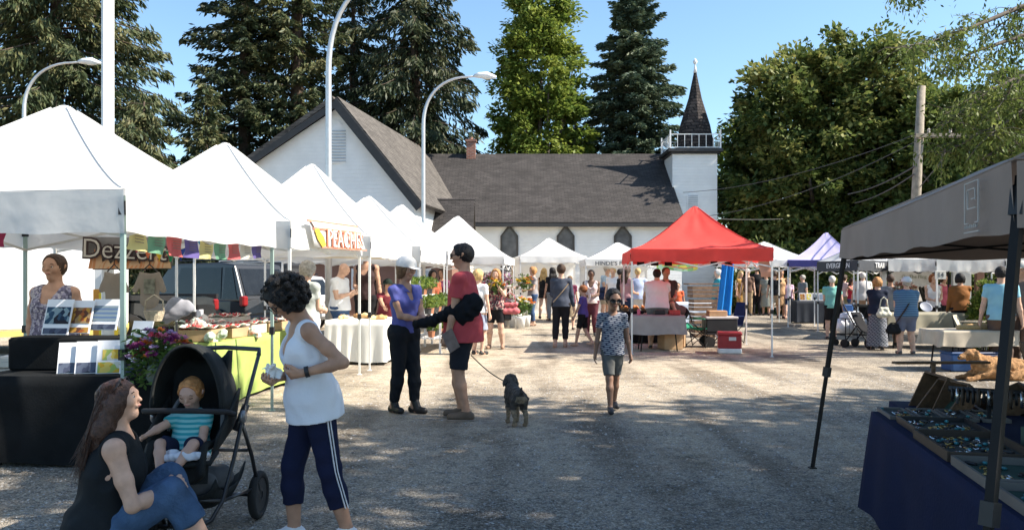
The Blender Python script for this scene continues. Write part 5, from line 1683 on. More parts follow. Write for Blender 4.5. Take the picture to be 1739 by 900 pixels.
# --- pushchair
SX0, SY0 = X(334, 4.9), 4.9
def stroller():
    t = thing("pushchair", "black pushchair with big round hood and air tyres, a toddler sitting in it", "pushchair", (SX0, SY0, 0), R(-2))
    KF = mat("pushchair_canvas", (.012, .014, .014), .85, .2, 8, bump=.15)
    FRM = mat("pushchair_frame", (.02, .02, .022), .3, .2, spec=.6)
    # hood: half dome opening to the front (local -Y is front)
    b = MB()
    hw, hz, hy = .205, .74, .02
    def dome(u, v, g=0.0):
        a = PI * u                      # across
        e = v * 1.30                    # sweep backwards
        x = math.cos(a) * (hw - g) * (1 - .05 * v)
        zz = math.sin(a) * (.375 - g)
        y = hy - .17 + .42 * math.sin(e) * (1 - .0 * u)
        zz *= math.cos(e) ** .55
        x *= math.cos(e) ** .35
        return (x, y, hz + zz)
    b.grid(dome, 22, 10)
    ob = b.build("hood", KF, t, smooth=True)
    so_ = ob.modifiers.new("t", 'SOLIDIFY'); so_.thickness = .012
    b = MB(); b.tube([dome(u / 20, 0) for u in range(21)], .009, 6); b.build("hood_rim", KF, ob, smooth=True)
    lettering("bumbleride", .03, mat("hood_print", (.12, .12, .11), .6), ob, face_mtx((.0, hy - .13, hz + .29), (1, .0, .0), (0, .2, 1))) if False else None
    # seat shell
    b = MB()
    path = [(.16, 1.0), (.13, .80), (.10, .62), (.03, .50), (-.10, .485), (-.20, .50), (-.235, .44), (-.25, .34)]
    def seat(u, v):
        i = v * (len(path) - 1); k = min(int(i), len(path) - 2); tt = i - k
        y = path[k][0] * (1 - tt) + path[k + 1][0] * tt; z = path[k][1] * (1 - tt) + path[k + 1][1] * tt
        x = (u - .5) * .36; c = abs(u - .5) * 2
        return (x, y - .06 * c ** 3, z + .07 * c ** 3)
    b.grid(seat, 14, 28)
    so2 = b.build("seat", KF, t, smooth=True); md = so2.modifiers.new("t", 'SOLIDIFY'); md.thickness = .03
    b = MB()
    b.tube([(-.2, -.20, .52), (-.19, -.27, .47), (0, -.30, .455), (.19, -.27, .47), (.2, -.20, .52)], .016, 8)
    b.grid(lambda u, v: (-.17 + .34 * u, -.235 - .03 * math.sin(PI * u) - .02 * v, .47 - .12 * v), 8, 4)
    fo = b.build("footrest", KF, t, smooth=True)
    # side wings of the seat
    for sg in (-1, 1):
        b = MB()
        b.grid(lambda u, v: (sg * (.175 + .03 * v), .12 - .34 * u, .50 + .22 * v * (1 - .5 * u) + .12 * (1 - u)), 8, 6)
        o = b.build("seat_side", KF, t, smooth=True); md = o.modifiers.new("t", 'SOLIDIFY'); md.thickness = .016
    # bumper bar
    b = MB()
    b.tube([(-.225, -.0, .70), (-.24, -.14, .735), (-.20, -.245, .755), (-.08, -.29, .765), (.08, -.29, .765), (.20, -.245, .755), (.24, -.14, .735), (.225, 0, .70)], .0155, 10)
    b.build("bumper_bar", mat("foam_grip", (.022, .022, .024), .8), t, smooth=True)
    # frame
    b = MB()
    for sg in (-1, 1):
        b.tube([(sg * .255, .34, 1.02), (sg * .262, .22, .90), (sg * .265, .05, .70), (sg * .255, -.08, .46), (sg * .235, -.20, .24), (sg * .20, -.28, .15), (sg * .16, -.36, .14)], .0125, 8)
        b.tube([(sg * .262, .02, .66), (sg * .275, .16, .42), (sg * .285, .27, .16)], .0125, 8)
        b.tube([(sg * .262, .10, .74), (sg * .23, .02, .60)], .022, 8)
        b.tube([(sg * .235, -.20, .24), (sg * .28, .22, .21)], .010, 8)
    b.tube([(-.255, .34, 1.02), (-.24, .40, 1.05), (0, .43, 1.06), (.24, .40, 1.05), (.255, .34, 1.02)], .015, 8)
    b.tube([(-.26, .28, .15), (.26, .28, .15)], .011, 8)
    b.tube([(-.26, .13, .46), (.26, .13, .46)], .010, 8)
    b.build("frame", FRM, t, smooth=True)
    # silver hinge on the right
    for sg in (-1, 1):
        b = MB(); b.lathe([(.035, -.012), (.04, 0), (.035, .012)], (0, 0, 0), 14, M=Matrix.Translation((sg * .268, .03, .68)) @ Matrix.Rotation(PI / 2, 4, 'Y'))
        b.build("hinge", mat("hinge_grey", (.22, .22, .23), .3, metal=.5), t, smooth=True)
    # basket
    b = MB()
    b.grid(lambda u, v: (-.20 + .40 * u, -.22 + .46 * v, .17 + .10 * (2 * v - 1) ** 4 + .10 * (2 * u - 1) ** 6), 12, 12)
    o = b.build("basket", KF, t, smooth=True); md = o.modifiers.new("t", 'SOLIDIFY'); md.thickness = .01
    sd = SD(); sd.cone((-.09, -.18, .30), (.10, -.12, .31), .075, .07, .03); sd.cone((-.02, -.05, .29), (.1, .1, .30), .09, .08, .03); sd.noise = (.004, 30, 1)
    tag(sd.build("bag", fab("grey_bag", (.10, .10, .105)), None, .009), "dark grey cloth bag stuffed in the pushchair basket", "bag").matrix_world = Matrix.Translation((SX0, SY0, 0)) @ Matrix.Rotation(R(-2), 4, 'Z')
    # wheels
    def wheel(x, y, r, w, name="wheel"):
        b = MB(); M = Matrix.Translation((x, y, r)) @ Matrix.Rotation(PI / 2, 4, 'Y')
        prof = [(r * .72, -w * .42), (r * .86, -w * .5), (r * .97, -w * .3), (r, 0), (r * .97, w * .3), (r * .86, w * .5), (r * .72, w * .42)]
        vs = []; fs = []; n = 28
        for rr, z in prof:
            for k in range(n): vs.append((rr * math.cos(2 * PI * k / n), rr * math.sin(2 * PI * k / n), z))
        m_ = len(prof)
        for i in range(m_):
            i2 = (i + 1) % m_
            for k in range(n): k2 = (k + 1) % n; fs.append((i * n + k, i * n + k2, i2 * n + k2, i2 * n + k))
        b.add(vs, fs, 0, M); wo = b.build("wheel", RUBBER, t, smooth=True)
        b = MB(); b.lathe([(r * .72, -w * .3), (r * .66, -w * .1), (.16 * r, -.02), (.16 * r, .02), (r * .66, w * .1), (r * .72, w * .3)], (0, 0, 0), 20, M=M)
        for k in range(5):
            a = 2 * PI * k / 5; b.box((math.cos(a) * r * .4, math.sin(a) * r * .4, 0), (r * .5, r * .13, w * .5), rz=a, M=M)
        b.build("rim", mat("rim_dark", (.03, .03, .032), .4), wo)
    wheel(.275, .28, .150, .05); wheel(-.275, .28, .150, .05)
    wheel(.075, -.36, .10, .045); wheel(-.075, -.36, .10, .045)
    b = MB(); b.tube([(-.16, -.36, .14), (.16, -.36, .14)], .012, 8); b.tube([(0, -.36, .14), (0, -.36, .22), (0, -.2, .24)], .012, 8); b.tube([(-.235, -.2, .24), (.235, -.2, .24)], .011, 8); b.build("front_axle", FRM, t, smooth=True)
    # harness straps on the back rest
    for sg in (-1, 1):
        b = MB(); b.tube([(sg * .12, .10, .82), (sg * .15, .02, .72), (sg * .16, -.02, .60)], .012, 5); b.build("strap", mat("strap_grey", (.30, .30, .30), .7), t)
stroller()

def toddler():
    H = .74
    root = thing("person", "red haired toddler in a teal striped shirt and navy shorts sitting in pushchair", "person", (X(320, 4.80), 4.80, .265), R(-5), None)
    s = skeleton(1, .105, -12, ((-.30, .25, .43, -.5, -.2, -.8), (.16, .14, .36, .8, -.2, -.6)), hipz=.31, hip=(0, -.02), legs=((-.05, .36, .20), (.06, .36, .20)), head=(4, 18), hs=1.72, kneepole=(.4, .5, .6))
    h = .006
    for k in (0, 1): s['sh'][k] = s['sh'][k] - V3(0, 0, .01)
    sd = body(s, H, 1.35, False, h=h, armb=1.25, curl=(1.3, .9)); sd.build("body", mat("toddler_skin", (.56, .34, .25), .55, .12, 14), root, h)
    face(s, H, root, mouth=(.5, .18, .15), iris=(.10, .06, .035), closed=True)
    hair(s, H, 'baby', mat("hair_ginger", (.50, .22, .075), .6, .3, 40, bump=.5, bscale=110), root, h)
    garment_top(s, H, patmat("teal_stripes", 'stripe', [(.03, .32, .36), (.25, .55, .56)], 11), root, h, 1.40, False, .7, .50, loose=.010, neck=.045, name="shirt", armb=1.35)
    garment_legs(s, H, fab("navy_baby", (.015, .02, .045)), root, h, 1.35, .47, .014, .56, "shorts", clipw=False)
toddler()
# pale muslin cloth tucked at the toddler's feet
sd = SD(); c = P(315, 776, 4.62)
sd.cone(P(275, 778, 4.62), P(318, 774, 4.60), .022, .026, .02); sd.cone(P(318, 774, 4.60), P(352, 772, 4.62), .026, .018, .02); sd.cone(P(284, 770, 4.66), P(300, 768, 4.66), .02, .02, .02); sd.noise = (.005, 60, 1)
tag(sd.build("muslin_cloth", fab("muslin", (.66, .68, .74)), None, .006), "pale crumpled cloth at the toddler's feet in the pushchair", "cloth")

# --- woman in the white cap
def cap_woman():
    H = 1.70; Y = 9.3
    root = thing("person", "woman in a white cap, violet blue polo shirt and black riding leggings", "person", (X(686, Y), Y, 0), R(48), None)
    s = skeleton(1, .098, 2, ((.01, .17, .615, -.6, -.7, -.5), (-.0, .19, .61, .6, -.6, -.5)), stance='stand', head=(2, 8), legs=((-.05, -.04, 0), (.035, .07, 0)))
    h = .0085
    body(s, H, 1.0, True, h=h, palm=[V3(1, 0, .2), V3(-1, 0, .2)], handdir=[V3(.8, .5, 0), V3(-.7, .5, .2)], curl=(1.0, 1.0), armb=1.05).build("body", SKIN_M, root, h)
    face(s, H, root)
    hair(s, H, 'bob', hairm('lbrown'), root, h)
    cap(s, H, fab("white_cap", (.74, .71, .67)), root, .006)
    PO = fab("violet_polo", (.10, .11, .34), var=.08)
    garment_top(s, H, PO, root, h, 1.02, True, .42, .53, loose=.012, neck=.045, vneck=.01)
    garment_legs(s, H, fab("black_legging", (.014, .016, .02)), root, h, 1.02, .93, .010, .585, "leggings")
    b = MB()
    q = lambda v: np.array(v) * H
    for sg in (-1, 1):
        p0 = q(s['up'](sg * .030, -.03, .325)); p1 = q(s['up'](sg * .035, .035, .31)); p2 = q(s['up'](sg * .012, .068, .275)); p3 = q(s['up'](sg * .045, .045, .28))
        b.add([tuple(v) for v in (p0, p1, p2, p3)] + [tuple(v + V3(0, -.006, -.004)) for v in (p0, p1, p2, p3)], [(0, 1, 2, 3), (7, 6, 5, 4), (0, 4, 5, 1), (1, 5, 6, 2), (2, 6, 7, 3), (3, 7, 4, 0)])
    b.build("collar", PO, root)
    shoes(s, H, mat("black_boot", (.018, .016, .015), .5), root, h, None, 1.05, boot=.05)
    return root
cap_woman()

# --- man in red with his dog
def red_man():
    H = 1.85; Y = 8.85
    root = thing("person", "tall man in a red t-shirt and dark shorts seen side-on holding papers", "person", (X(787, Y), Y, 0), R(-98), None)
    wl = local(root, P(757, 585, 8.6)); wr_ = local(root, P(765, 560, 8.95))
    s = skeleton(1, .112, 0, (tuple(c / H for c in wr_), tuple(c / H for c in wl)), head=(6, 4), legs=((-.05, .03, 0), (.055, -.02, 0)))
    h = .0085
    body(s, H, 1.02, False, h=h, curl=(.9, .9), palm=[V3(1, 0, 0), V3(-1, 0, 0)]).build("body", SKIN_M, root, h)
    face(s, H, root, glasses='sun')
    hair(s, H, 'short', hairm('black'), root, h)
    garment_top(s, H, fab("red_tee", (.43, .065, .075), var=.1), root, h, 1.08, False, .62, .45, loose=.024, neck=.043, hemw=.032)
    garment_legs(s, H, fab("navy_shorts", (.018, .02, .028)), root, h, 1.0, .47, .020, .55, "shorts")
    shoes(s, H, mat("brown_trainer", (.12, .085, .06), .7), root, h, mat("shoe_sole_brown", (.25, .2, .16), .7), 1.12)
    return root, s, H
rm, rms, rmH = red_man()
# black jacket draped over his arm, one sleeve trailing towards the woman
sd = SD()
sd.cone(P(706, 551, 8.75), P(735, 545, 8.72), .042, .055, .03); sd.cone(P(735, 545, 8.72), P(765, 530, 8.66), .055, .07, .04); sd.cone(P(765, 530, 8.66), P(793, 526, 8.62), .07, .10, .04)
sd.cone(P(786, 538, 8.62), P(803, 516, 8.62), .085, .115, .05, (V3(0, 1, 0), .7)); sd.noise = (.010, 30, 0)
tag(sd.build("draped_jacket", fab("black_jacket", (.008, .009, .012), var=.2), None, .01), "black jacket draped over the red shirted man's arm, sleeve trailing", "jacket")
b = MB()
c = P(765, 578, 8.5)
b.box((0, 0, 0), (.13, .004, .22)); b.box((.01, .012, -.02), (.13, .004, .21), rz=.06)
o = b.build("paper_bag", mat("printed_paper", (.17, .13, .12), .8, .3, 14), None); o.location = c; o.rotation_euler = (.15, -.5, .5)
tag(o, "crumpled printed papers held by the man in red", "papers")

# --- schnauzer type dog seen from behind
def dog():
    root = thing("dog", "small grey brown curly dog on a lead with its back to the camera", "dog", (X(877, 8.5), 8.5, 0), R(198))
    FUR = mat("grey_fur", (.075, .065, .058), .9, .5, 22, bump=1.0, bscale=110)
    TAN = mat("tan_fur", (.24, .18, .12), .9, .4, 22, bump=1.0, bscale=110)
    sd = SD()
    f = V3
    sd.cone(f(0, -.10, .30), f(0, .12, .315), .078, .088, .04, (V3(1, 0, 0), .85))      # trunk
    sd.cone(f(0, .10, .29), f(0, .13, .30), .085, .085, .04)
    sd.cone(f(0, .13, .34), f(0, .20, .42), .058, .05, .04)                       # neck
    sd.cone(f(0, .20, .445), f(-.02, .235, .45), .062, .052, .03)                  # skull
    sd.cone(f(-.02, .25, .44), f(-.055, .33, .425), .042, .03, .02)                   # muzzle
    for sg in (-1, 1):
        sd.cone(f(sg * .052, .19, .47), f(sg * .075, .195, .40), .018, .028, .01, (V3(1, 0, 0), .5))     # ears
        # hind leg: thigh, hock, shank
        sd.cone(f(sg * .045, -.10, .27), f(sg * .058, -.06, .175), .055, .036, .03)
        sd.cone(f(sg * .058, -.06, .175), f(sg * .06, -.135, .105), .034, .022, .015)
        sd.cone(f(sg * .06, -.135, .105), f(sg * .06, -.125, .03), .021, .019, .01)
        sd.cone(f(sg * .06, -.12, .022), f(sg * .06, -.085, .018), .021, .018, .01)
        # front leg
        sd.cone(f(sg * .045, .13, .26), f(sg * .05, .12, .15), .040, .026, .02)
        sd.cone(f(sg * .05, .12, .15), f(sg * .05, .125, .03), .023, .02, .01)
        sd.cone(f(sg * .05, .13, .02), f(sg * .05, .16, .018), .021, .018, .01)
    sd.cone(f(0, -.17, .345), f(.01, -.19, .40), .022, .014, .015)
    sd.noise = (.004, 60, 0)
    o = sd.build("body", FUR, root, .0065)
    me = o.data; me.materials.append(TAN)
    mi = np.zeros(len(me.polygons), np.int32)
    cz = np.zeros(len(me.polygons) * 3); me.polygons.foreach_get("center", cz); cz = cz.reshape(-1, 3)
    mi[(cz[:, 2] < .17)] = 1; mi[(cz[:, 1] > .155) & (cz[:, 2] < .31)] = 1
    me.polygons.foreach_set("material_index", mi)
    b = MB(); b.tube([(.062 * math.cos(a), -.165 + .01 * math.sin(a), .385 + .055 * math.sin(a)) for a in np.linspace(0, 2 * PI, 15)], .01, 6); b.build("harness", mat("harness_black", (.012, .012, .014), .7), root, smooth=True)
    for sg in (-1, 1):
        b = MB(); b.ball((sg * .026 - .03, -.275, .462), .009, 8); b.build("eye", BLACKP, root, smooth=True)
    b = MB(); b.ball((-.068, -.352, .428), .014, 8); b.build("nose", BLACKP, root, smooth=True)
dog()
b = MB()
a0 = P(800, 603, 8.75); a1 = P(862, 650, 8.72)
pts = [a0.lerp(a1, t) + Vector((0, 0, -.03 * math.sin(PI * t))) for t in np.linspace(0, 1, 12)]
b.tube(pts, .006, 5)
tag(b.build("dog_lead", mat("lead_webbing", (.03, .03, .035), .8)), "thin dark lead running from the red shirted man to small dog", "dog lead")

# --- boy walking towards the camera
DASH = patmat("dash_print", 'dash', [(.36, .37, .40), (.05, .06, .10)], 16, thr=.5)
r_, s_, H_ = person("boy in dark sunglasses, dashed print t-shirt and grey shorts walking towards the camera", 1040, 500, 699, 6, DASH, fab("boy_shorts", (.12, .12, .115)), b=.88, hs=1.26, sw=.098, hipx=.040,
       arms=('down', 'down'), stance='walk', hairst=('short', 'black'), skin=mat("boy_skin", (.24, .13, .085), .5), legs=('shorts', .44), shoe=(.03, .03, .035), glasses='sun', group=None, h=.0085, head=(4, 14), hem=.485)
# ================================================================== VEHICLES
GLASST = mat("tinted_glass", (.012, .014, .016), .15, .2, spec=.35)
def vehicle(label, loc, rz, L, Wd, Ht, paint, kind='suv', cat="car", group="vehicles parked behind the left stalls", name="parked_car"):
    """front towards local +X"""
    t = thing(name, label, cat, loc, rz, group)
    if kind == 'suv':
        low = [(-L / 2, .35, .62), (-L / 2 + .05, .30, .95), (-L * .40, .28, 1.02), (-L * .1, .28, 1.0), (L * .18, .28, .99), (L * .40, .28, .90), (L / 2 - .08, .30, .78), (L / 2, .38, .62)]
    else:
        low = [(-L / 2, .50, .95), (-L / 2 + .04, .45, 1.12), (-L * .2, .42, 1.14), (-L * .0, .42, 1.14), (L * .2, .42, 1.13), (L * .40, .42, 1.06), (L / 2 - .06, .45, .98), (L / 2, .52, .8)]
    n = 12
    b = MB()
    vs = []
    for x, z0, z1 in low:
        w = Wd / 2 * (1 - .16 * (abs(x) / (L / 2)) ** 4)
        ring = [(-w * .9, z0), (-w, z0 + .1), (-w, (z0 + z1) / 2), (-w * .98, z1 - .1), (-w * .92, z1 - .02), (-w * .5, z1 + .02), (w * .5, z1 + .02), (w * .92, z1 - .02), (w * .98, z1 - .1), (w, (z0 + z1) / 2), (w, z0 + .1), (w * .9, z0)]
        vs += [(x, y, z) for y, z in ring]
    fs = [tuple(range(n)), tuple((len(low) - 1) * n + k for k in range(n - 1, -1, -1))]
    for i in range(len(low) - 1):
        for k in range(n):
            k2 = (k + 1) % n; fs.append((i * n + k, i * n + n + k, i * n + n + k2, i * n + k2))
    b.add(vs, fs)
    bo = b.build("body", paint, t, smooth=False, fixn=True)
    md = bo.modifiers.new("b", 'BEVEL'); md.width = .03; md.segments = 2; md.limit_method = 'ANGLE'
    # cabin
    if kind == 'suv': top = [(-L * .485, .98, .90), (-L * .40, Ht - .06, .80), (-L * .30, Ht, .79), (L * .05, Ht - .02, .79), (L * .12, Ht - .09, .80), (L * .28, .99, .88)]
    else: top = [(-L * .12, 1.12, .90), (-L * .09, Ht - .06, .80), (-L * .04, Ht, .79), (L * .10, Ht - .02, .79), (L * .15, Ht - .09, .80), (L * .26, 1.12, .88)]
    base = low[1][2] - .03
    b = MB(); vs = []
    for x, z, k_ in top:
        w = Wd / 2 * k_
        vs += [(x, -w, z), (x, w, z), (x, Wd / 2 * .92, base), (x, -Wd / 2 * .92, base)]
    m_ = len(top)
    fs = [(0, 1, 2, 3), ((m_ - 1) * 4 + 3, (m_ - 1) * 4 + 2, (m_ - 1) * 4 + 1, (m_ - 1) * 4)]
    for i in range(m_ - 1):
        for k in range(4):
            k2 = (k + 1) % 4; fs.append((i * 4 + k, i * 4 + 4 + k, i * 4 + 4 + k2, i * 4 + k2))
    b.add(vs, fs)
    co = b.build("cabin", paint, t, fixn=True); md = co.modifiers.new("b", 'BEVEL'); md.width = .04; md.segments = 2
    # windows
    zt, zb = Ht - .13, base + .06
    def wy(z, sg): k_ = (z - base) / (Ht - base); return sg * (Wd / 2 * (.92 * (1 - k_) + .80 * k_) + .012)
    if kind == 'suv':
        spans = [(-L * .45, -L * .34, -L * .39), (-L * .325, -L * .12, -L * .31), (-L * .10, L * .07, -L * .10)]
    else: spans = [(-L * .08, L * .08, -L * .07)]
    for sg in (-1, 1):
        for xa, xb, xt in spans:
            b = MB(); xb2 = xb - (.25 if xb > 0 else 0)
            q = [(xa, wy(zb, sg), zb), (xb, wy(zb, sg), zb), (xb2, wy(zt, sg), zt), (max(xt, xa), wy(zt, sg), zt)]
            b.add(q + [(p[0], p[1] - sg * .02, p[2]) for p in q], [(0, 1, 2, 3), (7, 6, 5, 4), (0, 4, 5, 1), (1, 5, 6, 2), (2, 6, 7, 3), (3, 7, 4, 0)])
            b.build("window", GLASST, t, fixn=True)
        # doors seams and handle
        for xd in ((-L * .11, L * .10) if kind == 'suv' else (-L * .10, L * .10)):
            b = MB(); b.box((xd, sg * (Wd / 2 + .002), .72), (.012, .008, .5)); b.box((xd - .35, sg * (Wd / 2 + .012), .88), (.18, .02, .03)); b.build("door_trim", BLACKP, t)
        b = MB(); b.box((L * .14, sg * (Wd / 2 + .08), base + .08), (.12, .2, .14), bev=.03); b.build("mirror", paint, t)
    # rear and front glass
    xa, za, xb, zb_ = top[0][0], top[0][1], top[1][0], top[1][1]
    b = MB(); w = Wd / 2 * .76
    def rg(f, y): x = xa + (xb - xa) * f; z = za + (zb_ - za) * f; return (x - .02, y, z)
    b.add([rg(.1, -w), rg(.1, w), rg(.88, w * .92), rg(.88, -w * .92)] + [tuple(np.array(p) + (.03, 0, 0)) for p in (rg(.1, -w), rg(.1, w), rg(.88, w * .92), rg(.88, -w * .92))], [(0, 1, 2, 3), (7, 6, 5, 4), (0, 4, 5, 1), (1, 5, 6, 2), (2, 6, 7, 3), (3, 7, 4, 0)])
    b.build("rear_window", GLASST, t, fixn=True)
    xa, za, xb, zb_ = top[-1][0], top[-1][1], top[-2][0], top[-2][1]
    b = MB()
    def fg(f, y): x = xa + (xb - xa) * f; z = za + (zb_ - za) * f; return (x + .015, y, z + .01)
    b.add([fg(.08, -w), fg(.08, w), fg(.9, w * .92), fg(.9, -w * .92)] + [tuple(np.array(p) - (.03, 0, 0.02)) for p in (fg(.08, -w), fg(.08, w), fg(.9, w * .92), fg(.9, -w * .92))], [(0, 1, 2, 3), (7, 6, 5, 4), (0, 4, 5, 1), (1, 5, 6, 2), (2, 6, 7, 3), (3, 7, 4, 0)])
    b.build("windscreen", GLASST, t, fixn=True)
    TL = mat("tail_light_red", (.22, .01, .012), .3, .1, spec=.4)
    for sg in (-1, 1):
        b = MB(); b.box((-L / 2 + .06, sg * Wd * .43, .93 if kind == 'suv' else .95), (.16, .17, .24), bev=.03); b.build("tail_light", TL, t)
        b = MB(); b.box((L / 2 - .12, sg * Wd * .38, .72), (.2, .26, .15), bev=.03); b.build("headlight", mat("headlight", (.6, .62, .65), .1), t)
    b = MB(); b.box((-L / 2 - .02, 0, .48), (.14, Wd * .92, .2), bev=.04); b.build("rear_bumper", paint if kind == 'suv' else STEEL, t)
    b = MB(); b.box((L / 2 - .02, 0, .45), (.14, Wd * .92, .2), bev=.04); b.build("front_bumper", paint, t)
    b = MB(); b.box((-L / 2 - .015, 0, .80), (.02, .32, .14)); b.build("number_plate", mat("plate", (.6, .6, .62), .5), t)
    for sx in (-.31, .31):
        for sg in (-1, 1):
            r = .34 if kind == 'suv' else .38
            M = Matrix.Translation((L * sx, sg * (Wd / 2 - .11), r)) @ Matrix.Rotation(PI / 2, 4, 'X')
            b = MB(); b.lathe([(r * .6, -.11), (r * .95, -.11), (r, -.06), (r, .06), (r * .95, .11), (r * .6, .11)], (0, 0, 0), 22, M=M); wo = b.build("wheel", RUBBER, t, smooth=False)
            b = MB(); b.lathe([(r * .58, -.118), (r * .2, -.122), (r * .2, .122), (r * .58, .118)], (0, 0, 0), 14, M=M); b.build("rim", mat("alloy", (.35, .35, .36), .3, metal=.6), wo)
            b = MB(); ra = r + .06
            b.lathe([(ra, -.02), (ra, .02)], (0, 0, 0), 22, M=Matrix.Translation((L * sx, sg * (Wd / 2 + .0), r)) @ Matrix.Rotation(PI / 2, 4, 'X')); b.build("wheel_arch", BLACKP, t)
    if kind == 'suv':
        for sg in (-1, 1):
            b = MB(); b.tube([(-L * .38, sg * Wd * .33, Ht + .02), (-L * .34, sg * Wd * .33, Ht + .06), (L * .05, sg * Wd * .33, Ht + .05), (L * .09, sg * Wd * .33, Ht)], .018, 6); b.build("roof_rail", BLACKP, t)
    else:
        b = MB()
        for sg in (-1, 1): b.box((-L * .31, sg * (Wd / 2 - .05), 1.13), (L * .37, .1, .10))
        b.box((-L * .31, 0, .99), (L * .36, Wd * .8, .03)); b.build("cargo_bed", BLACKP, t)
    return t
carp = mat("graphite_car_paint", (.03, .032, .036), .25, .05, 2, spec=.5)
vehicle("dark grey sport utility car whose tail lamp shows behind the berries", (-7.85, 21.3, 0.05), R(150), 4.5, 1.85, 1.86, carp)
sv = vehicle("white estate car with a black roof box behind the grey car", (X(452, 26), 25.2, 0), R(158), 4.6, 1.8, 1.62, mat("white_car_paint", (.7, .71, .72), .2, .02, spec=.6))
b = MB(); b.box((-.5, 0, 1.86), (1.9, .8, .3), bev=.1); rb = b.build("roof_box", BLACKP, None); rb.location = sv.location; rb.rotation_euler = sv.rotation_euler
tag(rb, "black plastic roof box on top of the white estate car", "roof box")
vehicle("black pickup truck parked behind the lettered banner", (X(132, 17.2), 17.3, 0), R(174), 5.2, 1.9, 1.9, mat("black_car_paint", (.012, .016, .018), .15, .1, spec=.7), kind='pickup', cat="pickup truck", name="pickup_truck")
tt_ = thing("box_trailer", "tall plain white box trailer at the left edge behind the seller", "trailer", (X(15, 13.2) - .3, 14.6, 0), R(24))
b = MB(); b.box((-1.3, 0, 1.72), (5.4, 2.2, 2.15), bev=.04); b.build("body", mat("trailer_white", (.84, .84, .83), .45, .02), tt_)
b = MB(); b.box((-1.3, 0, .60), (5.42, 2.22, .09)); b.build("lower_rail", mat("trailer_yellow", (.65, .52, .16), .5), tt_)
for xw in (-2.2, -1.4):
    b = MB(); b.lathe([(.2, -.1), (.33, -.1), (.35, 0), (.33, .1), (.2, .1)], (0, 0, 0), 20, M=Matrix.Translation((xw, -.95, .35)) @ Matrix.Rotation(PI / 2, 4, 'X')); b.build("wheel", RUBBER, tt_)
b = MB(); b.box((1.15, -1.12, 1.35), (.10, .03, .22)); b.build("latch", STEEL, tt_)

# ================================================================== TABLES AND GOODS
def clothbox(mb, w, d, z0, z1, flare=.03, folds=9, amp=.02, seed=0, mi=0, nz=8):
    """draped cloth: top and pleated skirt to z0"""
    rs = random.Random(seed); n = 4 * 64
    per = []
    for i in range(n):
        t = i / n * 4; k = int(t); f = t - k
        c = [(-w / 2, -d / 2), (w / 2, -d / 2), (w / 2, d / 2), (-w / 2, d / 2)]
        a, b_ = c[k], c[(k + 1) % 4]
        nx, ny = [(0, -1), (1, 0), (0, 1), (-1, 0)][k]
        per.append((a[0] + (b_[0] - a[0]) * f, a[1] + (b_[1] - a[1]) * f, nx, ny, t, f))
    vs = [];
    for j in range(nz + 1):
        v = j / nz
        for i, (x, y, nx, ny, t, f) in enumerate(per):
            cor = 1 - min(1, min(f, 1 - f) * 8)
            o = (flare * v + amp * v ** .8 * (.6 * math.sin(t * folds + seed + 1.3 * math.sin(t * 3.1 + seed)) + .75 * math.sin(t * 31 + 2.5 * math.sin(t * 5.3 + seed) + seed) * (.5 + .5 * math.sin(t * 4.1 + seed)))) 
            cx, cy = (x / (w / 2 + 1e-6), y / (d / 2 + 1e-6))
            vs.append((x + nx * o + cor * cx * flare * v * .7, y + ny * o + cor * cy * flare * v * .7, z1 - .008 - (z1 - z0) * v + (.008 if j == 0 else 0) + (.012 * math.sin(t * 7 + seed) * v)))
    fs = [tuple(range(n))]
    for j in range(nz):
        for i in range(n):
            i2 = (i + 1) % n; fs.append((j * n + i, j * n + n + i, j * n + n + i2, j * n + i2))
    mb.add(vs, fs, mi)
    return mb


def table(label, loc, rz, w, d, h, cloth, z0=.04, legs=True, cat="table", group="cloth covered stall tables", seed=0, amp=.02, tclabel=None):
    t = thing("folding_table", label, cat, (loc[0], loc[1], 0), rz, group)
    b = MB(); b.box((0, 0, h - .025), (w - .03, d - .03, .035), bev=.01); b.build("tabletop", mat("table_laminate", (.5, .48, .44), .5), t)
    for sx in (-1, 1):
        for sy in (-1, 1):
            b = MB(); b.tube([(sx * (w / 2 - .22), sy * (d / 2 - .08), h - .04), (sx * (w / 2 - .15), sy * (d / 2 - .06), 0)], .014, 6); b.build("leg", BLACKM, t)
    if cloth:
        b = clothbox(MB(), w + .02, d + .02, z0, h + .006, seed=seed, amp=amp)
        o = b.build("tablecloth", cloth, None, smooth=False); o.location = (loc[0], loc[1], 0); o.rotation_euler = (0, 0, rz)
        for p in o.data.polygons: p.use_smooth = len(p.vertices) == 4
        tag(o, tclabel or (label.replace("table", "cloth") + ", draped"), "tablecloth", "cloths over the stall tables")
    return t

BLK = fab("black_cloth", (.008, .009, .010), var=.3)
LIME = fab("lime_cloth", (.31, .39, .11)); WHC = fab("white_cloth", (.80, .79, .74), var=.04); NAVY = fab("royal_blue_cloth", (.008, .014, .045)); GRC = fab("grey_cloth", (.34, .32, .31)); BEI = fab("beige_cloth", (.36, .33, .25))
x0, x1 = X(-40, 6.6), X(268, 6.6)
table("long black draped table of art brochures under the nearest white canopy", ((x0 + x1) / 2, 6.98), 0, x1 - x0, .76, .72, BLK, seed=1, amp=.008, tclabel="black floor length cloth under the art brochures")
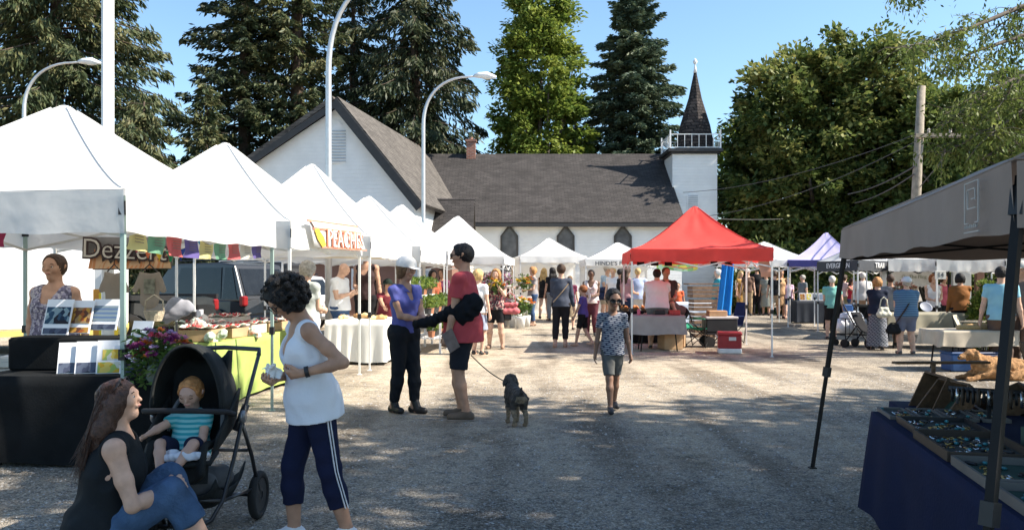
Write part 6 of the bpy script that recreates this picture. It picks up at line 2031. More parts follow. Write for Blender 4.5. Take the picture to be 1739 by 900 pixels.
# black riser box on the table
rx0, rx1 = X(30, 7.1), X(240, 7.1)
b = MB(); b.box((0, 0, .14), (rx1 - rx0, .34, .28), bev=.02)
ro = b.build("display_riser", BLK, None, loc=((rx0 + rx1) / 2, 7.12, .727)); tag(ro, "black cloth covered riser along back of the brochure table", "display riser")
def card(name, label, p, w, h, tilt, yaw, mk, group, cat="brochure"):
    """upright sheet leaning back, artwork on its front"""
    t = thing(name, label, cat, p, yaw, group)
    c, s_ = math.cos(tilt), math.sin(tilt)
    M = Matrix.Rotation(-tilt, 4, 'X')
    b = MB(); b.box((0, .006, h / 2), (w, .010, h), M=M); b.build("cover", mk[0], t)
    for (x0_, z0_, x1_, z1_, m_) in mk[1]:
        b = MB(); b.box(((x0_ + x1_) / 2 * w - w / 2, -.0015, (z0_ + z1_) / 2 * h), ((x1_ - x0_) * w, .003, (z1_ - z0_) * h), M=M); b.build("picture", m_, t)
    return t
WP = mat("glossy_white_card", (.78, .78, .80), .25, .02); 
IM = [patmat("art_dark_blue", 'floral', [(.015, .03, .06), (.03, .07, .12), (.20, .28, .32), (.02, .02, .03)], 26), patmat("art_orange", 'floral', [(.35, .10, .03), (.45, .24, .05), (.12, .05, .03), (.30, .20, .10)], 30),
      patmat("art_sea", 'stripe', [(.10, .16, .28), (.20, .26, .30)], 9), patmat("art_yellow", 'floral', [(.62, .38, .04), (.65, .50, .12), (.35, .45, .12), (.6, .6, .5)], 26), patmat("art_slate", 'floral', [(.05, .06, .10), (.09, .11, .16), (.02, .03, .05)], 20)]
GR1 = "upright art brochures on the black table"
for i, (px, pyb, wpx, hpx, im, lb) in enumerate([(92, 568, 48, 62, 0, "tall card with a dark blue picture, leftmost on the black riser"), (128, 566, 48, 58, 1, "tall card with an orange picture in the middle of the riser"), (174, 560, 48, 54, 2, "tall card with a grey sea picture beside the tent leg on riser")]):
    Y = 6.98 + .03 * i; sc = Y / 1400
    card("brochure", lb, P(px, pyb, Y), wpx * sc, hpx * sc, .30, R(-6), (WP, [(.05, .30, .95, .78, IM[im]), (.05, .02, .95, .18, IM[4 if im != 1 else 1])]), GR1)
for i, (px, wpx, hpx, im, lb) in enumerate([(118, 40, 54, 4, "white topped card with slate lower half, leftmost on table front"), (150, 44, 56, 4, "second white card from the left on the table front"), (186, 44, 58, 3, "white card with a yellow flower picture left of the tent leg"), (225, 42, 60, 4, "white card with a black round spot right of the tent leg"), (262, 34, 52, 2, "narrow white card at the right end of the row below the flowers")]):
    Y = 6.76; sc = Y / 1400
    card("brochure", lb, (X(px, Y), Y, .728), wpx * sc, hpx * sc, .32, R(14), (WP, [(.06, .02, .94, .34, IM[im])] + ([(.2, .40, .8, .72, IM[3])] if im == 3 else []) + ([(.5, .5, .78, .66, BLACKP)] if px == 225 else [])), GR1)
# small white sign and green folder
card("price_card", "small white price card standing right of the tent leg", P(238, 572, 7.0), .20, .14, .3, R(-16), (WP, [(.1, .1, .9, .3, mat("faint_print", (.5, .5, .52), .6))]), None, "price card")
sd = SD(); c = (0, 0, 0)

# flower bouquet
def bouquet(name, label, p, r, n, cols, green, seed, leaf=.05, parts=True, h=.2, group=None, cat="flowers", vase=None):
    rs = np.random.RandomState(seed)
    t = thing(name, label, cat, p, 0, group)
    b = MB()
    heads = {}
    for i in range(n):
        d = nrm(rs.normal(size=3) * (1, .8, 1)); d[2] = abs(d[2]) * .9 - .25
        q = np.array((0, 0, h)) + d * r * rs.uniform(.55, 1.05) * (1, .75, 1)
        b.tube([(0, 0, 0), tuple(q * .5 + (0, 0, .02)), tuple(q)], .003, 4, caps=False)
        heads.setdefault(i % len(cols), []).append((q, rs.uniform(.6, 1.2)))
    b.build("stems", mat("stem_green", (.08, .13, .04), .6), t)
    m_ = 26 * n // 3
    C = np.array([0, 0, h * .85]) + rnd_unit(rs, m_) * (r * rs.uniform(.35, 1.1, m_))[:, None] * (1, .75, .9)
    D = rnd_unit(rs, m_) * leaf * .6; D[:, 2] = D[:, 2] * .5 - leaf * .1
    Wd_ = np.cross(D, rnd_unit(rs, m_)); Wd_ = Wd_ / (np.linalg.norm(Wd_, axis=1, keepdims=True) + 1e-9) * leaf * .2
    leaf_mesh("leaves", C, D, Wd_, green, t, .3)
    for k, hs_ in heads.items():
        Cs = []; Ds = []; Ws = []
        for q, sc in hs_:
            m2 = 16; dd = rnd_unit(rs, m2); dd[:, 2] = np.abs(dd[:, 2]) * .7
            Cs.append(q + dd * leaf * .42 * sc); Ds.append(dd * leaf * .42 * sc)
            w = np.cross(dd, rnd_unit(rs, m2)); w = w / (np.linalg.norm(w, axis=1, keepdims=True) + 1e-9) * leaf * .24 * sc; Ws.append(w)
        leaf_mesh("blossoms", np.concatenate(Cs), np.concatenate(Ds), np.concatenate(Ws), cols[k], t, .4)
    if vase:
        b = MB(); b.lathe(vase[0], (0, 0, 0), 14); b.build("vase", vase[1], t, smooth=True)
    return t
FP = mat("petal_plum", (.22, .03, .14), .6, .3, 20, trans=.2); FY = mat("petal_yellow", (.75, .52, .05), .6, .2, 20, trans=.2); FO = mat("petal_orange", (.75, .24, .05), .6, .2, trans=.2); FW = mat("petal_white", (.78, .76, .72), .6, .05, trans=.2)
FK = mat("petal_pink", (.62, .22, .34), .6, .2, 20, trans=.2); FR = mat("petal_crimson", (.35, .03, .06), .6, .2, trans=.2); FL = mat("petal_lilac", (.36, .25, .42), .6, .2, trans=.2)
GRN = leafmat("bouquet_green", (.04, .09, .02), (.08, .15, .03), (.14, .2, .05), .3, 3, 12)
bouquet("flower_bouquet", "large plum, lilac and green bouquet at the right end of black table", P(268, 652, 6.45), .27, 60, [FP, FR, FL, FK, FP, FO], GRN, 3, .065, h=.26, vase=([(.05, -.005), (.09, .05), (.08, .14), (.06, .2)], mat("vase_glass_green", (.10, .14, .12), .2)))
bouquet("flower_bouquet", "trailing green foliage and pale flowers left of the big bouquet", P(246, 640, 6.5), .16, 22, [FY, FL], GRN, 4, .06, h=.12, vase=([(.04, -.005), (.06, .03), (.05, .08)], mat("vase_dark", (.03, .03, .03), .3)))

# lime table of berries (runs away along the row)
ang = math.atan2(U_.y, U_.x) - PI / 2
lime_c = (X(404, 10.9) - .10, 10.95)
table("lime green draped table of berry flats, behind the pushchair", lime_c, ang, .85, 2.9, .76, LIME, z0=.05, seed=3, amp=.03, tclabel="bright lime green cloth hanging below the berry boxes")
BERRY = mat("strawberry", (.42, .03, .03), .4, .3, 12, spec=.5); BLUEB = mat("blueberry", (.035, .04, .10), .5, .2); PAPW = patmat("printed_tissue", 'floral', [(.66, .60, .52), (.58, .52, .44), (.62, .30, .26), (.35, .44, .38), (.70, .64, .56)], 26)
def flat(label, loc, rz, w, d, hh, box, n=40, berry=BERRY, liner=True, seed=0):
    rs = np.random.RandomState(seed)
    t = thing("berry_flat", label, "fruit box", loc, rz, "flats of berries and wrapped bread on the lime table")
    b = MB(); e = .012
    b.box((0, 0, e / 2), (w, d, e)); b.box((0, -d / 2 + e / 2, hh / 2), (w, e, hh)); b.box((0, d / 2 - e / 2, hh / 2), (w, e, hh)); b.box((-w / 2 + e / 2, 0, hh / 2), (e, d - 2 * e, hh)); b.box((w / 2 - e / 2, 0, hh / 2), (e, d - 2 * e, hh))
    b.build("box", box, t)
    if liner:
        b = MB(); b.grid(lambda u, v: ((u - .5) * w * 1.06, (v - .5) * d * 1.06, hh * .9 + .10 * max(abs(u - .5), abs(v - .5)) ** 2 * 4 * .5 + .022 * math.sin(u * 14 + seed) * math.cos(v * 11 + seed)), 14, 14)
        o = b.build("liner", PAPW, t, smooth=True); md = o.modifiers.new("t", 'SOLIDIFY'); md.thickness = .003
    b = MB()
    for i in range(n):
        b.ball((rs.uniform(-.42, .42) * w, rs.uniform(-.42, .42) * d, hh * .95 + rs.uniform(.0, .045)), rs.uniform(.013, .02), 6, sc=(1, 1, 1.15))
    o = b.build("berries", berry, t, smooth=True); o["kind"] = "stuff"
    return t
def lt(du, dv, z=.768): v = Vector(lime_c) + U_ * dv - N_ * du; return (v.x, v.y, z)
flat("kraft cardboard flat of strawberries at the near end of lime table", lt(.12, -1.1), ang + .1, .42, .5, .14, KRAFT, seed=1)
flat("paper lined flat of strawberries behind the kraft one", lt(-.16, -.55), ang, .42, .5, .17, mat("waxed_box", (.55, .5, .42), .6), seed=2)
flat("flat of strawberries with tall liner, middle of the lime table", lt(.17, -.5), ang - .05, .36, .45, .12, KRAFT, seed=3)
flat("raspberry flat in the middle right of lime table", lt(.14, .1), ang, .40, .5, .13, mat("waxed_box", (.55, .5, .42)), seed=4)
flat("blue and red berry flat near the far end of lime table", lt(.13, .7), ang, .4, .5, .12, KRAFT, berry=BLUEB, seed=5)
flat("strawberry flat at the far corner of lime table beside the curly woman", lt(.1, 1.2), ang, .4, .4, .12, KRAFT, seed=6)
flat("second row paper lined flat close to the grey car", lt(-.22, .35), ang, .4, .6, .22, mat("waxed_box", (.55, .5, .42)), seed=7)
# wrapped loaves
for i, (du, dv, z, lb) in enumerate([(.26, -1.28, .80, "greenish wrapped bag of salad at the near corner of lime table"), (.30, -.2, .80, "crinkled clear bag at the front edge of lime table"), (-.25, -.05, .84, "printed paper parcel behind the strawberries"), (.0, -.85, .95, "upright printed paper bag above the kraft flat")]):
    rs = np.random.RandomState(i); sd = SD()
    for k in range(6): p_ = rs.uniform(-.1, .1, 3) * (1, 1, .5); sd.cone(p_, p_ + rs.normal(0, .05, 3), .045, .05, .03)
    sd.noise = (.008, 55, i)
    o = sd.build("wrapped_parcel", PAPW if i != 0 else mat("pale_green_wrap", (.42, .52, .40), .3, .3, 25), None, .011); p3 = lt(du, dv, z); o.location = p3
    tag(o, lb, "parcel", "flats of berries and wrapped bread on the lime table")
# wicker basket with handle, hat and brown crate between
t = thing("handled_basket", "small pale basket with a hooped handle beside the grey sun hat", "basket", P(262, 545, 8.2))
b = MB(); b.lathe([(.07, 0), (.09, .06), (.10, .1), (.092, .1), (.08, .06), (.06, .01)], (0, 0, 0), 16); b.build("bowl", mat("pale_wicker", (.5, .42, .30), .8, .2, 30, bump=.5), t)
b = MB(); b.tube([(-.095, 0, .09), (-.085, 0, .2), (0, 0, .26), (.085, 0, .2), (.095, 0, .09)], .008, 6); b.build("handle", mat("pale_wicker", (.5, .42, .30)), t, smooth=True)
sd = SD(); sd.cone((-.10, 0, .02), (.11, 0, .04), .075, .08, .05, (V3(0, 1, 0), .55)); sd.cone((0, 0, .07), (.02, 0, .11), .09, .075, .05, (V3(0, 1, 0), .6)); sd.noise = (.005, 30, 1)
o = sd.build("sun_hat", fab("grey_felt_hat", (.26, .26, .29)), None, .01); o.location = P(300, 535, 8.4); o.rotation_euler = (0, -.35, .2); tag(o, "large pale grey hat displayed on a low stand, behind the basket", "hat")
table("plain stall table behind the black riser carrying basket and hat", (X(270, 8.5), 8.5), ang * .2, .9, .6, .72, BEI, seed=4, tclabel="beige cloth under the handled basket and grey hat")
b = MB(); b.tube([(0, 0, 0), (0, 0, .34)], .012, 6); b.lathe([(.08, 0), (.08, .012)], (0, 0, 0), 14)
o = b.build("hat_stand", BLACKP, None); o.location = (X(300, 8.4), 8.4, .727); tag(o, "short black stand under the grey hat", "hat stand")

# banner with the big word, bunting, hanging T-shirts
bn = thing("banner", "flame painted banner lettered Dezzert hanging under the first canopy", "banner", (0, 9.1, 0))
A0, B0, C0, D0 = P(142, 402, 9.1), P(300, 404, 9.1), P(290, 457, 9.1), P(158, 458, 9.1)
b = MB(); b.grid(lambda u, v: tuple((A0.lerp(B0, u)).lerp(D0.lerp(C0, u), v) + Vector((0, -9.1 + .02 * math.sin(u * 8), 0))), 20, 4)
bo = b.build("cloth", mat("banner_vinyl", (.20, .185, .17), .5, .2, 3), bn, smooth=True); md = bo.modifiers.new("t", 'SOLIDIFY'); md.thickness = .006
rs = random.Random(3)
b = MB()
for k in range(34):
    u = (k + rs.random()) / 34; lo = D0.lerp(C0, u); w = .045; hgt = rs.uniform(.07, .20) * (1.3 if u > .72 or u < .1 else .7)
    pts = [(lo.x - w, -.03, lo.z + .01), (lo.x + w, -.03, lo.z + .01), (lo.x + w * .7, -.03, lo.z + hgt * .5), (lo.x + rs.uniform(-.04, .04), -.03, lo.z + hgt), (lo.x - w * .6, -.03, lo.z + hgt * .55)]
    pts = [(p[0], -.03 - .0012 * k, p[2]) for p in pts]
    b.add(pts, [(0, 1, 2, 3, 4)], k % 2)
b.build("printed_flames", [mat("flame_orange", (.62, .25, .10), .6), mat("flame_peach", (.66, .42, .24), .6)], bn)
mx_ = face_mtx((X(218, 9.1), -.085, Z(426, 9.1)), (1, 0, -.04), (0, 0, 1))
lettering("Dezzert", .30, mat("dark_outline", (.05, .03, .03), .7), bn, mx_, offset=.018, extrude=.004, sx=.95)
lettering("Dezzert", .30, mat("cream_letters", (.58, .54, .46), .7), bn, Matrix.Translation((0, -.012, 0)) @ mx_, offset=-.003, extrude=.004, sx=.95)
flagc = {'y': (.62, .55, .24), 'g': (.16, .34, .22), 'r': (.55, .12, .12), 'p': (.13, .10, .30), 'b': (.03, .22, .42), 'w': (.6, .57, .5), 'o': (.60, .16, .07), 'm': (.30, .03, .08), 'Y': (.62, .42, .03), 'G': (.03, .20, .10), 'B': (.02, .05, .25)}
FM = {k: mat("flag_" + ("%s" % {'y': 'yellow', 'g': 'green', 'r': 'red', 'p': 'purple', 'b': 'blue', 'w': 'white', 'o': 'orange', 'm': 'maroon', 'Y': 'gold', 'G': 'bottle', 'B': 'navy'}[k]), v, .8, .1, trans=.3) for k, v in flagc.items()}
def bunting(label, flags, pa, pb, sag, tri=False, wtag=None):
    t = thing("bunting", label, "bunting", tuple(pa))
    n = len(flags); b = MB(); pts = []
    def at(s): p = (pb - pa) * s; p.z -= sag * 4 * s * (1 - s); return p
    b.tube([tuple(at(k / 20)) for k in range(21)], .004, 4); b.build("cord", mat("cord_white", (.6, .58, .5), .8), t)
    L_ = (pb - pa).length / n
    for i, f in enumerate(flags):
        s0, s1 = (i + .06) / n, (i + .94) / n; a, c = at(s0), at(s1); hgt = L_ * (1.05 if tri else .64)
        b = MB()
        def fn(u, v):
            p = a.lerp(c, u); wv = .02 * math.sin(u * 5 + v * 4 + i * 2) * v
            if tri: q = a.lerp(c, .5); p = p.lerp(q, v * .95)
            nn = (c - a).cross(Vector((0, 0, 1))).normalized()
            return tuple(p + nn * wv + Vector((0, 0, -v * hgt)))
        b.grid(fn, 6, 6); o = b.build("flag", FM[f], t, smooth=True)
        if not tri:
            pt = MB(); nn = (c - a).cross(Vector((0, 0, 1))).normalized()
            for k in range(4): q = a.lerp(c, .5) + Vector((0, 0, -hgt * (.28 + .12 * k))) + nn * .02; d_ = (c - a).normalized() * L_ * .22; pt.bar(tuple(q - d_), tuple(q + d_), .004, .006)
            pt.build("print", mat("flag_ink", (.2, .16, .14), .8), o)
e1 = S0 + U_ * .25; e2 = S0 + U_ * 3.0
bunting("square prayer flags strung along the right eave of the first canopy", "ygrpygrwp", Vector((e1.x - .12, e1.y, 1.94)), Vector((e2.x - .12, e2.y, 1.94)), .05)
bunting("small triangular coloured pennants dipping across the first stall", "moYGBbb", P(222, 402, 8.4), P(352, 398, 9.0), .16, tri=True)
b = MB(); b.grid(lambda u, v: (X(0, 6.7) + .0 * u - .06 + .10 * u, .02 * math.sin(v * 6), Z(384, 6.7) - .17 * v), 4, 6)
o = b.build("pennant", FM['m'], None, loc=(0, 6.7, 0)); tag(o, "dark red pennant hanging at the extreme left edge", "pennant")
def hung_shirt(label, px, py, Y, w, h, m):
    t = thing("hanging_shirt", label, "t-shirt", tuple(P(px, py, Y)), 0, "t-shirts hanging under the first canopy")
    sd = SD(); sd.cone((0, 0, -.08), (0, 0, -h), w * .42, w * .46, .02, (V3(0, 1, 0), .12), False, True)
    for sg in (-1, 1): sd.cone((sg * w * .3, 0, -.07), (sg * w * .62, 0, -.26), w * .16, w * .15, .03, (V3(0, 1, 0), .25), False, True)
    sd.cut((0, 0, .0), (0, 0, -.02), w * .17, w * .17); sd.noise = (.003, 25, px)
    sd.build("cloth", m, t, .011)
    b = MB(); b.tube([(-w * .34, 0, -.06), (0, 0, .02), (w * .34, 0, -.06)], .008, 5); b.tube([(0, 0, .02), (0, 0, .12)], .005, 5); b.build("hanger", BLACKP, t)
    return t
TSH = fab("taupe_tee", (.26, .22, .18))
hung_shirt("taupe t-shirt hanging just left of the pale green tent leg", 194, 452, 9.0, .22, .36, TSH)
h2 = hung_shirt("taupe t-shirt with a printed square, right of the pale green tent leg", 254, 452, 9.0, .25, .36, TSH)
b = MB(); b.box((.01, -.028, -.22), (.12, .004, .16)); b.build("printed_square", mat("shirt_print", (.17, .17, .13), .8, .5, 20), h2)
# yellow and white bollard / gas can
bb = thing("post_guard", "white topped post with orange and bright yellow sleeves behind seller", "bollard", (X(174, 12.4), 12.4, 0))
b = MB(); b.box((0, 0, 1.35), (.16, .16, .65), bev=.01); b.build("post", WHITE, bb)
b = MB(); b.box((-.045, -.0, .75), (.10, .2, 1.5 - .3), bev=.01); b.build("sleeve", mat("orange_plastic", (.72, .30, .03), .5), bb)
b = MB(); b.box((.06, -.03, .72), (.11, .2, 1.15), bev=.01); b.box((.14, -.03, .45), (.14, .18, .7), bev=.01); b.build("sleeve", mat("yellow_plastic", (.85, .62, .02), .5), bb)
b = MB(); b.box((0, 0, .03), (.34, .3, .06)); b.build("base", BLACKP, bb)
# seller's table at far left with odds and ends
table("low plain table at far left edge stacked with papers", (X(-10, 7.6), 7.9), 0, 1.0, .6, .68, None, seed=5)
for k, (px, py, c_) in enumerate([(18, 618, (.45, .47, .45)), (8, 640, (.75, .75, .76))]):
    b = MB(); b.box((0, 0, .03), (.26, .2, .06), rz=.2, bev=.01); b.box((.01, 0, .075), (.24, .2, .03), rz=.1)
    o = b.build("paper_stack", mat("paper_stack_%d" % k, c_, .7), None, loc=(X(px, 7.7) , 7.7 + .2 * k, .681)); tag(o, ["grey green stack of folders on the far left table", "white stack of papers on the far left table"][k], "papers")

# orange lettered banner on third canopy's right side
pb_ = thing("banner", "torn edged orange and yellow banner lettered PEACHES on the third canopy", "banner", (0, 13.1, 0))
A0, B0, C0, D0 = P(524, 373, 10.35), P(606, 385, 12.6), P(620, 425, 12.9), P(534, 420, 10.55)
off = Vector((0, -13.1, 0))
b = MB(); b.grid(lambda u, v: tuple((A0.lerp(B0, u)).lerp(D0.lerp(C0, u), v) + off), 8, 4); o = b.build("cloth", mat("banner_white", (.82, .80, .76), .5, .03), pb_, smooth=True); md = o.modifiers.new("t", 'SOLIDIFY'); md.thickness = .008
ORG = mat("peach_orange", (.80, .42, .25), .6); YLW = mat("peach_yellow", (.80, .52, .05), .6)
b = MB()
def q_(u, v, k=.02): p = (A0.lerp(B0, u)).lerp(D0.lerp(C0, u), v) + off; return (p.x + k, p.y, p.z)
for (u0, v0, u1, v1, w) in [(-.05, .04, .98, .02, .03), (.02, .30, 1.0, .28, .02), (.1, .98, 1.0, 1.0, .02), (.26, .04, .28, .3, .02), (.55, .02, .58, .4, .02)]:
    b.bar(q_(u0, v0), q_(u1, v1), .01, w)
b.build("printed_rule", mat("rule_red", (.70, .24, .16), .6), pb_)
b = MB(); b.add([q_(.0, .06, .03), q_(.95, .05, .03), q_(1.0, .24, .03), q_(.04, .27, .03)], [(0, 1, 2, 3)], 0); b.add([q_(.03, .34, .03), q_(.10, .30, .03), q_(.17, .6, .03), q_(.17, .9, .03), q_(.10, .98, .03), q_(.05, .7, .03)], [tuple(range(6))], 1)
b.build("printed_flash", [mat("peach_wash", (.82, .68, .55), .6), YLW], pb_)
xd = (C0 - D0).normalized(); mx_ = face_mtx(q_(.58, .66, .035), xd, (0, -.05, 1))
lettering("PEACHES", .34, mat("letter_red", (.72, .26, .16), .6), pb_, mx_, offset=.010, extrude=.003, sx=1.25)
lettering("PEACHES", .34, mat("banner_white", (.82, .80, .76)), pb_, Matrix.Translation((.012, -.002, 0)) @ mx_, offset=-.004, extrude=.003, sx=1.25)
# beige inner flap under it
b = MB(); a_, c_ = P(532, 428, 13.9), P(654, 431, 14.4)
b.grid(lambda u, v: (a_.x + (c_.x - a_.x) * u, a_.y - 14 + (c_.y - a_.y) * u + .01 * math.sin(u * 20), a_.z + (c_.z - a_.z) * u - .10 * v), 16, 2)
o = b.build("cream_flap", mat("cream_canvas", (.62, .55, .44), .8, trans=.2), None, loc=(0, 14, 0), smooth=True); tag(o, "cream canvas strip hanging below the orange lettered banner", "canvas strip")

# white table of the third stall
table("white draped corner table under third canopy, bald man behind it", (X(612, 14.6) , 15.2), ang, 1.05, 1.5, .77, WHC, z0=.06, seed=6, amp=.03, tclabel="white cloth hanging to the gravel in front of the bald man")
rs = random.Random(8)
for k in range(9):
    sd = SD(); L_ = rs.uniform(.06, .12); sd.cone((-L_, 0, 0), (L_, .01, 0), .035, .035, .02); sd.ball((0, 0, .02), .035, .02)
    a = (rs.uniform(-.4, .4), rs.uniform(-.6, .6)); v = Vector((X(612, 14.6), 15.2)) - N_ * a[0] + U_ * a[1]
    o = sd.build("bread_loaf", mat("bread_%d" % (k % 3), [(.48, .30, .13), (.56, .42, .22), (.38, .20, .08)][k % 3], .8, .2, 30), None, .012); o.location = (v.x, v.y, .81); o.rotation_euler = (0, 0, k)
    tag(o, "crusty brown loaf laid on the white corner table", "bread loaf", "loaves on the white table")

# potted plants on white shelves
pst = thing("plant_shelf", "white slatted plant staging in front of fourth canopy", "plant stand", (X(740, 17.9), 17.9, 0), ang)
b = MB()
for sx in (-.32, .32):
    for sy in (-1.2, -.4, .4, 1.2): b.bar((sx, sy, 0), (sx, sy, 1.15 if sx < 0 else .78), .04)
for z, x in ((.30, 0), (.76, .0)):
    for k in range(5): b.box((-.28 + .14 * k, 0, z), (.11, 2.5, .025))
b.box((-.3, 0, 1.14), (.2, 2.5, .03)); b.bar((.33, -1.2, .78), (.33, 1.2, .78), .05); b.build("frame", WHITE, pst)
k = 0
for lv, (z, xo, nn) in enumerate([(.32, .12, 8), (.785, .05, 9), (1.16, -.3, 8)]):
    for i in range(nn):
        sy = -1.1 + 2.2 * i / (nn - 1); v = Vector((pst.location.x, pst.location.y)) - N_ * xo + U_ * sy
        t = thing("potted_plant", ["green seedling pot on the lowest shelf of plant stand", "leafy pot on the middle shelf of plant stand", "tall bushy pot on the top shelf of plant stand"][lv], "potted plant", (v.x, v.y, z), 0, ["pots on the lowest shelf", "pots on the middle shelf", "pots on the top shelf"][lv])
        b = MB(); b.lathe([(.06, 0), (.075, .1), (.08, .12)], (0, 0, 0), 10); b.build("pot", mat("pot_black", (.03, .03, .03), .6) if k % 3 else mat("terracotta", (.35, .15, .08), .8), t)
        r2 = np.random.RandomState(100 + k); m2 = 110
        C = rnd_unit(r2, m2) * (.17 * r2.rand(m2) ** .4)[:, None] * (1, 1, .9) + (0, 0, .26); D = rnd_unit(r2, m2) * .045; w = np.cross(D, rnd_unit(r2, m2)) * .45
        leaf_mesh("foliage", C, D, w, [GRN, BRT][(k + lv) % 2], t); k += 1

# right foreground: blue table with trays of jewellery
bx = Vector((2.17, 4.95)); bdir = (Vector((1.69, 2.72)) - bx).normalized(); bn_ = Vector((-bdir.y, bdir.x)); 
if bn_.x < 0: bn_ = -bn_
bang = math.atan2(bdir.y, bdir.x)
bc = bx + bdir * 1.5 + bn_ * .42
table("long royal blue draped jewellery table under the grey canopy", tuple(bc), bang, 3.0, .84, .70, NAVY, z0=.12, seed=7, amp=.022, tclabel="royal blue cloth hanging down to the gravel at lower right")
def bt(s, o, z=.708): v = bx + bdir * s + bn_ * o; return (v.x, v.y, z)
TRW = mat("tray_white_edge", (.13, .12, .11), .6); TRD = mat("tray_felt", (.05, .055, .05), .95, .3, 30); TRG = mat("green_tray", (.03, .07, .055), .8, .2)
def tray(label, s, o, w, d, edge, fill, items=30, seed=0, hh=.035, mi=None, z=.708, rz=0, tilt=0):
    rs = np.random.RandomState(seed)
    t = thing("display_tray", label, "display tray", bt(s, o, z), bang + rz, "jewellery trays on the royal blue table")
    t.rotation_euler = (tilt, 0, bang + rz)
    b = MB(); e = .012
    b.box((0, -d / 2, hh / 2), (w, e, hh)); b.box((0, d / 2, hh / 2), (w, e, hh)); b.box((-w / 2, 0, hh / 2), (e, d - e, hh)); b.box((w / 2, 0, hh / 2), (e, d - e, hh)); b.build("rim", edge, t)
    b = MB(); b.box((0, 0, .006), (w - e, d - e, .008)); b.build("base", fill, t)
    for g, (m_, kind) in enumerate(((STEEL, 0), (BLACKP, 1), (mat("turquoise_stone", (.05, .22, .24), .3, .4), 2), (mat("brass_metal", (.45, .30, .10), .3, metal=.8), 0))):
        b = MB()
        for _ in range(items // 4):
            x, y = rs.uniform(-.44, .44) * w, rs.uniform(-.40, .40) * d; a = rs.uniform(0, 6)
            if kind == 0: b.tube([(x + .022 * math.cos(q + a), y + .016 * math.sin(q + a), .014 + .004 * math.sin(q * 2)) for q in np.linspace(0, 5.6, 9)], .0035, 4)
            elif kind == 1: b.box((x, y, .016), (.055, .02, .012), rz=a, bev=.004)
            else: b.ball((x, y, .018), .011, 6, sc=(1.3, 1, .7))
        b.build("jewellery", m_, t)["kind"] = "stuff"
    return t
for k in range(4):
    tray(["thin white edged card tray at the far end of blue table", "second white edged card tray from the far end", "third white edged card tray from the far end", "fourth white edged tray beside the bangle stand"][k], .12 + .0 * k, .10 + .16 * k, .34, .13, TRW, TRD, 8, k, .02, tilt=0)
tray("dark tray heaped with silver bangles near the cloth's front edge", .58, .22, .42, .34, BLACKP, TRD, 44, 11)
tray("long wooden tray of pendants along the front edge of blue table", 1.12, .20, .56, .36, mat("dark_walnut", (.05, .035, .025), .6), TRD, 60, 12, .045)
tray("green lined tray with a white end, nearest the grey canopy leg", 1.66, .22, .42, .40, TRW, TRG, 24, 13, .04)
tray("green lined tray with a white end at lower right corner", 2.12, .22, .40, .40, TRW, TRG, 24, 14, .04)
tray("deep green box of stone pendants behind the pendants tray", 1.3, .62, .60, .34, TRG, TRD, 50, 15, .10)
tray("dark box of beads at the back right of blue table", 1.95, .64, .60, .34, TRG, TRD, 40, 16, .10)
# bangle T-bar stand
bs = thing("bangle_stand", "long black T-bar stand crowded with dark bangles, farther one on blue table", "bangle stand", bt(.22, .56), bang + 1.2)
b = MB(); b.lathe([(.07, 0), (.07, .012), (.012, .02), (.010, .16)], (0, 0, 0), 14); b.tube([(-.20, 0, .165), (.20, 0, .165)], .016, 8); b.build("stand", BLACKP, bs, smooth=True)
for k in range(15):
    b = MB(); x = -.18 + .026 * k; rr = .034 + .006 * (k % 3)
    b.tube([(x, rr * math.cos(q), .152 - rr * .55 + rr * math.sin(q)) for q in np.linspace(0, 2 * PI, 15)], .007 + .002 * (k % 2), 6); b.build("bangle", [BLACKP, STEEL, mat("dark_walnut", (.05, .035, .025))][k % 3 if k % 4 else 0], bs, smooth=True)
b2 = thing("bangle_stand", "second shorter bangle stand right of the T-bar one", "bangle stand", bt(.42, .80), bang + 1.3)
b = MB(); b.lathe([(.06, 0), (.06, .012), (.012, .02), (.010, .12)], (0, 0, 0), 14); b.tube([(-.12, 0, .125), (.12, 0, .125)], .015, 8); b.build("stand", BLACKP, b2, smooth=True)
for k in range(7):
    b = MB(); x = -.10 + .033 * k; b.tube([(x, .045 * math.cos(q), .10 + .045 * math.sin(q)) for q in np.linspace(0, 2 * PI, 15)], .010, 6); b.build("bangle", BLACKP, b2, smooth=True)
# wooden suitcase style crates behind
t2c = table("second blue draped table behind the jewellery, carrying wooden boxes", tuple(bx - bdir * .42 + bn_ * .72), bang, .7, .9, .66, NAVY, z0=.12, seed=8, tclabel="royal blue cloth under the open wooden boxes")
WD = mat("old_walnut_wood", (.13, .075, .04), .65, .35, 14, bump=.3)
def crate(label, s, o, w, d, hh, rz, tilt, z=.67, lid=False):
    t = thing("wooden_box", label, "wooden box", bt(s, o, z), bang + rz, "open wooden boxes at the end of blue table"); t.rotation_euler = (tilt, 0, bang + rz)
    b = MB(); e = .014
    b.box((0, 0, e / 2), (w, d, e)); b.box((0, -d / 2, hh / 2), (w, e, hh)); b.box((0, d / 2, hh / 2), (w, e, hh)); b.box((-w / 2, 0, hh / 2), (e, d - e, hh)); b.box((w / 2, 0, hh / 2), (e, d - e, hh)); b.build("box", WD, t)
    b = MB(); b.box((0, 0, e + .003), (w - e, d - e, .005)); b.build("lining", mat("green_baize", (.02, .05, .035), .95), t)
    if lid: b = MB(); b.box((0, d / 2 + .05, hh + d * .45), (w, .016, d * .95), M=Matrix.Rotation(-.25, 4, 'X')); b.build("lid", WD, t)
    return t
crate("tall open wooden box standing on end, farthest at the blue table", -.42, .52, .36, .26, .13, .1, 1.15, .72)
crate("tilted wooden box in front of the upright one", -.20, .50, .30, .24, .10, .3, .9, .72)
crate("propped open wooden case with baize lining", -.28, .84, .40, .30, .09, -.1, .5, .70, True)
